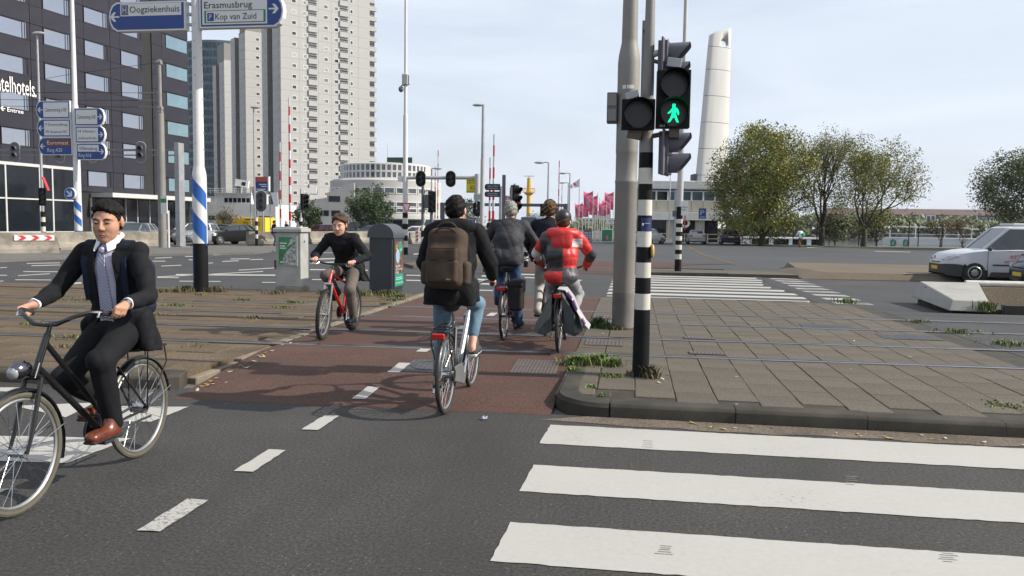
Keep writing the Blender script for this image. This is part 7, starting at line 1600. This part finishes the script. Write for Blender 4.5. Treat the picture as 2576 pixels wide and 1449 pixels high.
# ================================================================ VEHICLES
m_plate = M('plate_yellow', (.65, .42, .02), .5, 0, .05, 5); m_arch = M('wheel_arch', (.008, .008, .009), .9); m_plast = M('bumper_black', (.03, .031, .033), .6, 0, .15, 3); m_hl = M('headlamp', (.6, .62, .63), .08, .3, .3, 9); m_tl = M('tail_lamp', (.4, .012, .01), .2, 0, .2, 9)
m_cg = M('car_glass', (.02, .028, .032), .03, 0, .3, 1.2, 0, 1, .9)
def car(label, loc, rz, paint, kind='wagon', L=4.6, Wd=1.8, H=1.46, plastic=False, name='parked_car', cat='car', group='cars around the junction', text_=None, lit=False):
    t = thing(name, label, cat, loc, rz, group); w = Wd/2; f, r = L/2, -L/2; van = kind == 'van'
    bel = .98 if not van else 1.08
    st = [(f, .42, .62, w*.62), (f-.08, .28, .72 if not van else .82, w*.84), (f-.3, .22, .8 if not van else .94, w*.95), (f-.75, .2, .9 if not van else 1.03, w), (f-1.15, .2, .96 if not van else 1.08, w), (f-1.6, .2, bel, w), (0, .2, bel+.02, w), (r+1.0, .2, bel+.04, w), (r+.35, .22, bel+.02, w*.97), (r+.08, .28, (bel if kind != 'sedan' else bel+.02), w*.9), (r, .4, bel-.12, w*.8)]
    q = MB(); vs = []
    for x, zl, zb, ww in st:
        m_ = zl+(zb-zl)*.55
        vs += [(x, -ww*.9, zl), (x, -ww, zl+.12), (x, -ww*1.0, m_), (x, -ww*.97, zb-.05), (x, -ww*.86, zb), (x, 0, zb+.035), (x, ww*.86, zb), (x, ww*.97, zb-.05), (x, ww, m_), (x, ww, zl+.12), (x, ww*.9, zl)]
    k = 11; n_ = len(st); q.add(vs, [(i*k+j, i*k+(j+1) % k, (i+1)*k+(j+1) % k, (i+1)*k+j) for i in range(n_-1) for j in range(k)]+[tuple(range(k)), tuple((n_-1)*k+j for j in range(k-1, -1, -1))]); body = q.build('body', paint, t, 50)
    wb, wt = (f-1.25, f-2.0) if kind in ('sedan', 'wagon') else ((f-1.1, f-1.85) if kind == 'hatch' else (f-1.1, f-1.9))
    rb_, rt = {'sedan': (r+.55, r+1.35), 'wagon': (r+.12, r+.75), 'hatch': (r+.12, r+.65), 'van': (r+.05, r+.2)}[kind]
    cw, rw = w*.9, w*.68 if not van else w*.78; zr = H-.03
    base = [(wb, cw*.86), (wb-.35, cw), (rb_+.4, cw), (rb_, cw*.86)]; roof = [(wt, rw*.93), (wt-.3, rw), (rt+.3, rw), (rt, rw*.93)]
    bs = [(x, -y, bel-.06) for x, y in base]+[(x, y, bel-.06) for x, y in base[::-1]]; rf = [(x, -y, zr-.05) for x, y in roof]+[(x, y, zr-.05) for x, y in roof[::-1]]
    q = MB(); q.add(bs+rf, [tuple(range(7, -1, -1)), tuple(range(8, 16))]+[(i, (i+1) % 8, 8+(i+1) % 8, 8+i) for i in range(8)]); q.build('windows', m_cg, t, 30)
    q = MB(); mid = [(x*.9+.1*(wt+rt)/2, y*.7) for x, y in roof]; r1 = [(x, y*1.03, zr-.07) for x, y, _ in rf]; r2_ = [(x, y, zr-.03) for x, y, _ in rf]; r3_ = [(x, -y, H) for x, y in mid]+[(x, y, H) for x, y in mid[::-1]]
    q.add(r1+r2_+r3_, [(i, (i+1) % 8, 8+(i+1) % 8, 8+i) for i in range(8)]+[(8+i, 8+(i+1) % 8, 16+(i+1) % 8, 16+i) for i in range(8)]+[tuple(range(16, 24)), tuple(range(7, -1, -1))]); q.build('roof', paint, t, 40)
    for y in (-1, 1):
        P = lambda i, u, e=.012: Vector(bs[i if y < 0 else 7-i])+(Vector(rf[i if y < 0 else 7-i])-Vector(bs[i if y < 0 else 7-i]))*u+Vector((0, e*y, 0))
        q = MB(); q.tube([P(0, 0), P(0, .99)], .045, 6); q.build('pillar', paint, t, 40); q = MB(); q.tube([P(3, 0), P(3, .99)], .06, 6); q.build('pillar', paint, t, 40); q = MB()
        xm = (wb+rb_)/2+.05; b0, b1 = Vector((xm, cw*y, bel-.05)), Vector((xm-.08, rw*y, zr-.06)); q.tube([b0, b1], .04, 6); q.build('pillar', paint, t, 40); q = MB()
        if kind in ('wagon', 'van'): q.tube([Vector((rb_+.75, cw*y, bel-.05)), Vector((rt+.55, rw*y, zr-.06))], .05, 6); q.build('pillar', paint, t, 40); q = MB()
        if van: q.add([(xm-.3, cw*y+.012*y, bel-.06), (rb_+.1, cw*.9*y+.03*y, bel-.06), (rt+.1, rw*y+.02*y, zr-.06), (xm-.35, rw*y+.016*y, zr-.06)], [(0, 1, 2, 3)]); q.build('side_panel', paint, t, 40)
    wr_ = .315 if not van else .33
    for x in (f-.87, r+.82):
        for y in (-1, 1):
            q = MB(); q.cyl((x, (w-.22)*y, wr_), (x, (w+.006)*y, wr_+.02), wr_+.07, None, 24); q.build('wheel_arch', m_arch, t, 40)
            q = MB(); q.cyl((x, (w-.15)*y, wr_), (x, (w+.018)*y, wr_), wr_, wr_*.96, 24); wh = q.build('wheel', m_tyre, t, 40)
            q = MB(); q.lathe([(.215, 0), (.2, .012), (.17, -.01), (.08, .01), (.03, .015)], 20, (x, (w+.016)*y, wr_), Matrix.Rotation(-y*math.pi/2, 3, 'X')); q.build('rim', m_rim, wh, 40); q = MB(); [q.cyl((x+.13*math.cos(a), (w+.0)*y, wr_+.13*math.sin(a)), (x+.13*math.cos(a), (w+.026)*y, wr_+.13*math.sin(a)), .03, None, 8) for a in np.arange(0, 6.2, .785)]; q.build('rim_holes', m_arch, wh, 0)
    if plastic:
        q = MB(); vs = []
        for x, zl, zb, ww in ((f+.02, .3, .58, w*.6), (f-.06, .24, .6, w*.86), (f-.3, .2, .6, w*.985), (f-.5, .2, .58, w*1.01)): vs += [(x, -ww, zl), (x, -ww, zb), (x, ww, zb), (x, ww, zl)]
        q.add(vs, [(i*4+j, i*4+(j+1) % 4, i*4+4+(j+1) % 4, i*4+4+j) for i in range(3) for j in range(4)]+[(0, 1, 2, 3)]); q.build('bumper', m_plast, t, 30)
        for y in (-1, 1): q = MB(); q.bb((r+1.3, (w-.02)*y, .2), (f-1.35, (w+.012)*y, .36)); q.bb((r+1.3, (w-.02)*y, .56), (f-1.4, (w+.014)*y, .61)); q.build('sill', m_plast, t, 0)
    for y in (-1, 1):
        zl_ = .72 if not van else .78; q = MB(); q.add([(f-.02, w*.5*y, zl_-.08), (f-.1, w*.83*y, zl_-.06), (f-.42, w*.99*y, zl_+.06), (f-.42, w*.93*y, zl_+.13), (f-.12, w*.8*y, zl_+.04), (f-.05, w*.5*y, zl_+.0)], [(0, 1, 2, 3, 4, 5)] if y < 0 else [(5, 4, 3, 2, 1, 0)]); o = q.build('headlight', m_hl, t, 0)
        o.location.x = .025; o.location.z = .012; o.location.y = .012*y
        q = MB(); q.box((r-.005 if kind != 'van' else r, w*.68*y, .84), (.06, w*.34, .15)); q.build('tail_light', m_tl, t, 0, .02)
        q = MB(); q.box((wb-.15, (w+.09)*y, bel+.02), (.1, .16, .12)); q.build('mirror', paint if not plastic else m_plast, t, 0, .03)
    q = MB(); q.box((f+.012, 0, .5), (.03, w*.9, .16)); q.box((f-.03, 0, .64), (.06, w*.9, .05)); q.build('grille', m_plast, t, 0, .01)
    for x, z in ((f+.035, .46), (r-.02, .8)): q = MB(); q.box((x, 0 if x < 0 or not van else .0, z), (.02, .5, .11)); q.build('number_plate', m_plate, t, 0)
    q = MB(); q.bb((r-.03, -w*.86, .3), (r+.1, w*.86, .5)); q.build('rear_bumper', paint, t, 0, .04)
    if kind == 'sedan': q = MB(); q.bb((r+.02, -w*.75, .62), (r+.0, w*.75, .63)); q.build('boot_seam', m_arch, t, 0)
    return t
pt = lambda n, c, m=.3, r=.28: M('paint_'+n, c, r, m, .05, 2, spec=.35, coat=.15)
van = car('white delivery van with red lettering and yellow plate at the right edge', (10.0+2.2, 28.35, -.004), math.pi, pt('white', (.48, .49, .51), 0), 'van', 4.4, 1.8, 1.84, True, 'delivery_van', 'van')
m_seam = M('door_seam', (.06, .06, .06), .8)
q = MB(); [q.bb((x, .903, .35), (x+.012, .906, 1.05)) for x in (.95, -.3, -.95)]; q.bb((-.3, .903, 1.04), (.95, .906, 1.052)); q.build('door_seam', m_seam, van, 0); q = MB(); q.bb((-.2, .9, .92), (-.02, .93, .96)); q.build('door_handle', m_plast, van, 0)
q = MB(); q.bb((2.215, -.06, .74), (2.235, .06, .86)); q.build('badge', m_chrome, van, 0, .02)
text('RET', van, (.15, .925, .86), (-1, 0, 0), (0, 0, 1), m_sred, .3, .11); text('BEVEILIGING', van, (.1, .925, .7), (-1, 0, 0), (0, 0, 1), m_sred, .72, .075)
q = MB(); q.bb((-.3, -.5, 1.85), (.1, .5, 1.93)); q.build('roof_beacon', m_sw, van, 0, .02)
car('dark blue car nosing in at the right edge before the van', (10.95+2.2, 24.6, -.004), math.pi, pt('darkblue', (.02, .03, .06)), 'wagon', 4.5, 1.8, 1.46)
cd = lambda px, d, z=0: B(px, 610, d)
car('black estate car with bright headlights left of the yellow container', cd(571, 57.5), math.radians(-108), pt('carblack', (.006, .0065, .008), 0), 'wagon', 4.7, 1.83, 1.41)
car('grey hatchback half hidden by the square gantry post', cd(497, 55), math.radians(-88), pt('silver', (.3, .31, .33)), 'hatch', 4.1, 1.75, 1.5)
car('dark hatchback behind the grey hatchback near the hotel lobby', cd(476, 62), math.radians(-92), pt('graphite', (.05, .05, .055)), 'hatch', 4.1, 1.75, 1.5)
car('grey car behind the concrete barrier next to the suited man', cd(338, 50), math.radians(-80), pt('grey', (.2, .21, .22)), 'wagon', 4.4, 1.78, 1.46)
car('pale car seen through the gap by the hotel canopy', cd(300, 58), math.radians(-84), pt('silver', (0, 0, 0)), 'wagon', 4.4, 1.78, 1.5)
car('dark red car behind the barrier right of the cabinet', cd(812, 74), math.radians(176), pt('wine', (.16, .02, .03)), 'hatch', 4.0, 1.75, 1.48)
car('grey people carrier behind the rider of the red bike', cd(897, 78), math.radians(184), pt('grey', (0, 0, 0)), 'van', 4.5, 1.8, 1.8)
car('bluish hatchback beside the kiosk roof', cd(930, 72), math.radians(180), pt('bluegrey', (.12, .15, .2)), 'hatch', 4.0, 1.75, 1.46)
car('white hatchback beyond the short barrier near the camera mast', cd(1038, 68), math.radians(200), pt('white', (0, 0, 0)), 'hatch', 4.0, 1.75, 1.45)
car('white van with mint tinted windows beyond the rider in black', cd(1092, 72), math.radians(-95), pt('white', (0, 0, 0)), 'van', 4.8, 1.85, 2.1, name='parked_van', cat='van')
car('silver saloon parked with its tail towards the road', cd(1751, 81), UP-.02, pt('silver', (0, 0, 0)), 'sedan', 4.5, 1.8, 1.42)
car('dark navy saloon parked next to the silver one', cd(1835, 79.5), UP-.05, pt('navy', (.012, .015, .04)), 'sedan', 4.6, 1.82, 1.44)
car('white hatchback half hidden by the banded signal pole', cd(1632, 79), math.radians(60), pt('white', (0, 0, 0)), 'hatch', 4.0, 1.74, 1.5)
t = car('blue sided truck far off under the overhead beam', cd(1337, 92), UP, pt('truckblue', (.02, .1, .3)), 'van', 6, 2.2, 2.6, name='truck', cat='truck')

# ================================================================ TREES AND WEEDS
m_bark = M('bark', (.055, .045, .035), .95, 0, .4, 8, .6, 25)
def leafmat(n, c): return M('leaf_'+n, c, .6, 0, .45, .8, 0, 1, .3)
LV = {'olive': [leafmat('olive_a', (.2, .22, .045)), leafmat('olive_b', (.13, .165, .035)), leafmat('olive_c', (.27, .23, .05))], 'dark': [leafmat('dark_a', (.09, .115, .05)), leafmat('dark_b', (.12, .135, .055))], 'shrub': [leafmat('shrub_a', (.075, .115, .045)), leafmat('shrub_b', (.05, .085, .04))], 'rust': [leafmat('rust', (.2, .1, .035)), leafmat('rust_b', (.1, .08, .03))], 'pale': [leafmat('pale_a', (.22, .2, .15)), leafmat('pale_b', (.13, .13, .08))]}
def tree(label, base, Hh, Rr, kind, nl, seed, stems=1, ls=.16, open_=.0, low=.2, name='tree', group=None, lean=(0, 0), spread=1.0, cat='tree', fill=.5):
    rs = np.random.RandomState(seed); t = thing(name, label, cat, base, 0, group); q = MB(); tips = []
    cz, rz_ = Hh*(low+1)/2, Hh*(1-low)/2
    def inside(p): return (p.x/Rr)**2+(p.y/Rr)**2+((p.z-cz)/rz_)**2
    def grow(p, d, L_, r, dep_):
        n_ = 4; pts = [p.copy()]; dd = d.copy()
        for i in range(n_):
            dd = (dd+Vector(rs.normal(0, .1, 3))+Vector((0, 0, .05))).normalized(); pts.append(pts[-1]+dd*L_/n_)
            if inside(pts[-1]) > 1.08 and pts[-1].z > cz*.6: break
        rr = [r*(1-.45*i/max(1, len(pts)-1)) for i in range(len(pts))]; q.tube(pts, rr, 6 if r > .05 else 4, caps=False)
        if dep_ >= 2: tips.extend((x, dep_) for x in pts[1:])
        if dep_ >= 5 or inside(pts[-1]) > 1.05: tips.append((pts[-1], 5)); return
        for j in range(3 if dep_ < 4 else 2):
            ax = Vector(rs.normal(0, 1, 3)); ax = (ax-dd*ax.dot(dd)).normalized(); a = rs.uniform(.25, .62)*spread
            grow(pts[-1] if j < 2 else pts[max(1, len(pts)-2)], (dd*math.cos(a)+ax*math.sin(a)).normalized(), L_*rs.uniform(.68, .86), r*.56, dep_+1)
    fk = Hh*(.16 if stems == 1 else .06); q.tube([(0, 0, -.1), (lean[0]*.2, lean[1]*.2, fk*.5), (lean[0]*.4, 0, fk)], [Hh*.03, Hh*.023, Hh*.02], 8)
    for k_ in range(5 if stems == 1 else 5+stems):
        a = 2*math.pi*k_/5+rs.uniform(-.4, .4); tl = rs.uniform(.15, .75)*spread
        grow(Vector((lean[0]*.4, 0, fk)), Vector((math.cos(a)*math.sin(tl), math.sin(a)*math.sin(tl), math.cos(tl))), Hh*.25, Hh*.012, 1)
    q.build('trunk', m_bark, t, 60)
    P = np.array([x[0] for x in tips])
    nv = int(len(P)*fill)
    if nv:
        K_ = int(36+Rr*Rr*4); dv = rs.normal(0, 1, (K_, 3)); dv /= np.linalg.norm(dv, axis=1)[:, None]; cc_ = dv*np.array([Rr, Rr, rz_])*rs.uniform(.12, 1.0, (K_, 1))**.45+np.array([0, 0, cz]); sg = rs.uniform(.3, .62, K_)*Hh/11; ii = rs.randint(0, K_, nv); P = np.concatenate([P, cc_[ii]+rs.normal(0, 1, (nv, 3))*sg[ii][:, None]*np.array([1.25, 1.25, .7])])
    pick = rs.randint(0, len(P), nl); sp_ = Hh*.022
    C_ = P[pick]+rs.normal(0, sp_, (nl, 3)); e = (C_[:, 0]/Rr)**2+(C_[:, 1]/Rr)**2+((C_[:, 2]-cz)/rz_)**2
    lump = np.sin(C_[:, 0]*1.3+seed)*np.sin(C_[:, 1]*1.4+2*seed)*np.sin(C_[:, 2]*1.5+seed*3); keep = (e < 1.3+.2*lump) & (C_[:, 2] > Hh*low*.6) & (lump > -1+open_); C_ = C_[keep]; m_ = len(C_)
    u = rs.normal(0, 1, (m_, 3)); u /= np.linalg.norm(u, axis=1)[:, None]; w = np.cross(u, rs.normal(0, 1, (m_, 3))); w /= np.linalg.norm(w, axis=1)[:, None]; s_ = ls*rs.uniform(.6, 1.4, (m_, 1))
    V = np.stack([C_-u*s_, C_+w*s_*.55, C_+u*s_, C_-w*s_*.55], 1).reshape(-1, 3)
    me = bpy.data.meshes.new('crown'); me.vertices.add(len(V)); me.vertices.foreach_set('co', V.astype(np.float32).ravel()); me.loops.add(4*m_); me.loops.foreach_set('vertex_index', np.arange(4*m_, dtype=np.int32)); me.polygons.add(m_); me.polygons.foreach_set('loop_start', np.arange(m_, dtype=np.int32)*4); me.update(calc_edges=True)
    ms = LV[kind]; [me.materials.append(x) for x in ms]; me.polygons.foreach_set('material_index', (np.clip((lump[keep]*.8+rs.uniform(0, 1, m_))*len(ms), 0, len(ms)-1)).astype(np.int32)); o = obj('crown', me, t); return t
tree('broad dense olive tree right of the bridge house', B(1915, 618, 78), 11.6, 5.0, 'olive', 52000, 3, 3, .1, low=.0, spread=1.15, fill=5)
tree('tall open tree with bare upper limbs beside the dense one', B(2066, 620, 79.5), 11.9, 3.3, 'olive', 10000, 11, 1, .075, low=.15, spread=.8, fill=.6)
tree('spreading thin leaved tree on a forked trunk over the quay', B(2172, 625, 78), 10.9, 5.2, 'olive', 19000, 7, 1, .085, low=.12, spread=1.1, fill=1.5)
tree('dark leaved tree at the right edge behind the van', B(2645, 620, 70), 9.9, 6.2, 'dark', 40000, 19, 2, .1, low=.08, spread=1.15, fill=4)
tree('rounded dark green shrub tree before the round building', B(930, 600, 74), 5.4, 2.15, 'shrub', 14000, 23, 3, .08, low=.05, spread=1.2)
tree('small dark tree beside the parking block', B(772, 600, 78), 4.0, 1.3, 'shrub', 3500, 29, 2, .1, low=.05)
tree('small greyish leafless looking tree by the white ship', B(570, 600, 72), 3.2, 1.35, 'pale', 1700, 31, 2, .06, low=.1)
tree('small rust coloured tree before the tour boat, left one', B(2365, 622, 86), 3.2, 1.5, 'rust', 900, 37, 1, .08, low=.3); tree('small rust coloured tree before the tour boat, right one', B(2420, 622, 88), 3.4, 1.7, 'rust', 1100, 41, 2, .08, low=.3)
tree('round low bush beneath the tall open tree', B(2100, 625, 84), 3.6, 1.8, 'dark', 2500, 43, 3, .12, low=.05); tree('leafy bush behind the forked tree', B(2205, 620, 86), 4.4, 2.2, 'dark', 2500, 47, 3, .13, low=.1)
for i, (px, yt, d) in enumerate(((1155, 498, 90), (1172, 490, 95), (1350, 528, 120), (1408, 520, 120), (1190, 530, 84))):
    tree(('thin young street tree behind the head of the rider in black' if i < 2 else 'bare young tree by the far road'), B(px, 560, d), ZZ(px, yt, d), 1.1 if i < 2 else 1.6, 'shrub' if i < 2 else 'pale', 700 if i < 2 else 350, 60+i, 1, .12, low=.15, group='young street trees far off')
# a wooded far bank that reads as one mass
def wood(name, label, x0, x1, d, h0, n, kind, seed):
    rs = np.random.RandomState(seed); A = [B(x, 560, d) for x in (x0, x1)]; q = MB()
    f = rs.uniform(0, 1, n); hh = h0*(.55+.45*np.abs(np.sin(f*23+seed))*np.abs(np.sin(f*61+1))); X = A[0].x+(A[1].x-A[0].x)*f+rs.normal(0, .5, n); Y = A[0].y+(A[1].y-A[0].y)*f+rs.normal(0, 4, n); Z = -1+hh*rs.uniform(0, 1, n)**.7
    for x, y, z in zip(X, Y, Z):
        u = Vector(rs.normal(0, 1, 3)).normalized(); w = u.orthogonal().normalized(); c = Vector((x, y, z)); s_ = rs.uniform(.5, 1.1); q.add([c-u*s_, c+w*s_*.7, c+u*s_, c-w*s_*.7], [(0, 1, 2, 3)])
    o = q.build(name, LV[kind][0], None, 0); tag(o, label, 'wood', kind='stuff')
wood('far_wood', 'hazy wooded far bank behind the trees and boats', 1640, 2600, 265, 8.5, 9000, 'dark', 5)
wood('far_wood', 'low hazy trees beyond the flags and the bridge tower', 1240, 1640, 270, 4.5, 2500, 'dark', 8)
# grass and weeds
def weeds(name, label, spots, kind, seed):
    rs = np.random.RandomState(seed); q = MB()
    for x, y, z, r, n, h0 in spots:
        for _ in range(n):
            a, d_ = rs.uniform(0, 6.28), r*abs(rs.normal(0, .55)); px, py = x+math.cos(a)*d_, y+math.sin(a)*d_*.8; h1 = h0*rs.uniform(.4, 1.1); b = rs.uniform(0, 6.28); dx, dy = math.cos(b)*h1*.6, math.sin(b)*h1*.6; w = .006+.006*rs.rand()
            wx, wy = -math.sin(b)*w, math.cos(b)*w; q.cur = rs.randint(0, 3); q.add([(px-wx, py-wy, z), (px+wx, py+wy, z), (px+dx*.4+wx*.8, py+dy*.4+wy*.8, z+h1*.75), (px+dx, py+dy, z+h1), (px+dx*.4-wx*.8, py+dy*.4-wy*.8, z+h1*.75)], [(0, 1, 2, 3, 4)])
    o = q.build(name, kind, None, 0); tag(o, label, 'grass', kind='stuff')
m_gr = [M('grass_a', (.13, .2, .035), .7, 0, .4, 20), M('grass_b', (.085, .15, .03), .7, 0, .4, 20), M('grass_c', (.15, .15, .05), .7, 0, .4, 20)]; m_dry = [M('dry_a', (.13, .09, .045), .8, 0, .4, 20), M('dry_b', (.09, .1, .03), .8, 0, .4, 20), M('dry_c', (.06, .05, .03), .8, 0, .4, 20)]
weeds('grass', 'tufts of green grass at the corner of the paving before the signal pole', [(-.57, 8.85, .1, .16, 420, .1), (-.35, 9.02, .1, .2, 420, .1), (-.2, 8.85, .1, .12, 220, .09), (-.6, 8.45, .1, .1, 120, .05), (-.2, 8.2, .1, .12, 100, .04), (-.35, 7.6, .1, .06, 40, .03), (-.24, 7.25, .1, .05, 40, .03)], m_gr, 1)
weeds('grass', 'weeds along the right edge of the track paving', [(4.5, 17.6, .1, .22, 160, .12), (4.8, 14.3, .1, .2, 90, .06), (5.0, 13.0, .1, .4, 160, .06), (5.2, 11.8, .1, .35, 160, .06), (5.6, 10.4, .1, .4, 160, .05), (6.9, 16.8, .1, .22, 200, .2), (8.6, 16.7, .1, .5, 160, .08), (3.3, 7.6, .1, .3, 120, .02)], m_gr, 2)
weeds('dry_weeds', 'dry brown weeds round the feet of the poles', [(.2, 8.25, .1, .1, 260, .13), (.05, 8.3, .1, .08, 90, .06), (-.2, 12.0, .1, .12, 120, .06), (-9.6, 16.0, .1, .35, 260, .14), (-9.0, 16.15, .1, .25, 200, .16), (-10.0, 15.8, .1, .4, 160, .08), (-6.5, 16.45, .1, .25, 180, .16), (-7.6, 16.1, .1, .3, 120, .08)], m_dry, 3)
weeds('grass', 'green weeds round the kiosk and in the slab joints', [(-5.75, 16.25, .1, .3, 320, .13), (-5.2, 16.5, .1, .25, 300, .12), (-4.9, 16.2, .1, .25, 160, .08), (-4.7, 15.5, .1, .25, 150, .05), (-4.65, 14.6, .1, .2, 90, .04)]+[(x, y, .1, r, n, .05) for x, y, r, n in ((-10.1, 13.9, .5, 420), (-9.3, 14.0, .35, 260), (-8.2, 13.3, .3, 120), (-7.6, 14.6, .25, 80), (-6.4, 14.4, .3, 150), (-6.2, 13.5, .25, 100), (-8.9, 15.4, .2, 60), (-6.0, 11.9, .2, 40), (-8.8, 12.0, .3, 80), (-7.7, 11.8, .3, 80), (-7.2, 9.3, .3, 60), (-6.8, 8.6, .2, 40), (-8.6, 10.3, .3, 60), (-5.3, 9.0, .2, 20))], [m_gr[1], m_dry[1], m_dry[0]], 4)
weeds('weed_plant', 'dark leafy weed at the foot of the thick mast', [(-.5, 12.2, .1, .15, 260, .17), (-.35, 12.05, .1, .12, 140, .1)], [m_gr[1], LV['shrub'][0], LV['shrub'][1]], 6)
mb = MB(); mb.sheet([(7.5, 79.5), (40, 80), (40, 86), (7.5, 86)], .02); o = struct('grass_verge', mb, M('verge_green', (.1, .1, .035), .9, 0, .5, .6, .5, 8))
# litter
lt = thing('paper_litter', 'crumpled bit of white and blue paper on the asphalt', 'litter', G(1217, 1056)); q = MB(); rs = np.random.RandomState(4); n_ = 14; q.ell((0, 0, .015), (.03, .022, .016), 8); q.v = [(x+rs.normal(0, .006), y+rs.normal(0, .006), max(0, z+rs.normal(0, .006))) for x, y, z in q.v]; q.build('paper', M('paper_crumpled', (.5, .52, .62), .7, 0, .4, 40), lt, 0)
rs = np.random.RandomState(12); mlf = [M('fallen_leaf', (.36, .26, .08), .8, 0, .3, 20), M('fallen_leaf_pale', (.42, .38, .28), .8, 0, .2, 20)]
q = MB(); q.add([(-.03, 0, .004), (0, -.016, .002), (.034, .004, .008), (.004, .018, .002)], [(0, 1, 2, 3)]); q.cur = 0; lm_ = [q.mesh('fallen_leaf', m, 0) for m in mlf]
for i in range(64):
    if i < 34: v = 7.0+rs.uniform(0, 2.6)**1.0; x = -4.2-.06*(v-7)+abs(rs.normal(0, .06))
    elif i < 50: x, v = rs.uniform(.4, 4), rs.uniform(6.55, 6.76)
    else: x, v = rs.uniform(-.5, 3.5), rs.uniform(7.1, 12)
    o = obj('fallen_leaf', lm_[i % 2], None, (x, v, (pz(v)+.006 if i < 34 else (.008 if i < 50 else .104))), (rs.uniform(-.2, .2), rs.uniform(-.2, .2), rs.uniform(0, 6.28))); o.scale = (rs.uniform(.6, 1.3),)*3
    tag(o, ('small yellow leaf at the edge of the red cycle path' if i < 34 else 'pale scrap of leaf in the gutter before the zebra' if i < 50 else 'pale scrap of leaf on the grey paving'), 'leaf', 'fallen leaves')
print('script seconds', round(time.time()-T0, 1))
# ---- thin haze over the river side
mb = MB(); mb.bb((-1600, -100, -2.9), (1600, 2100, 92)); hz = mb.build('haze', None if False else bpy.data.materials.new('haze_air'), None, 0)
hm = hz.data.materials[0]; hm.use_nodes = True; hn_, hl_ = hm.node_tree.nodes, hm.node_tree.links; hn_.remove(hn_['Principled BSDF'])
pv = hn_.new('ShaderNodeVolumePrincipled'); pv.inputs['Color'].default_value = (.93, .96, 1, 1); pv.inputs['Density'].default_value = .0001; pv.inputs['Anisotropy'].default_value = .3
hl_.new(pv.outputs[0], hn_['Material Output'].inputs['Volume']); tag(hz, 'thin pale haze in the air over the whole place', 'haze', kind='stuff')
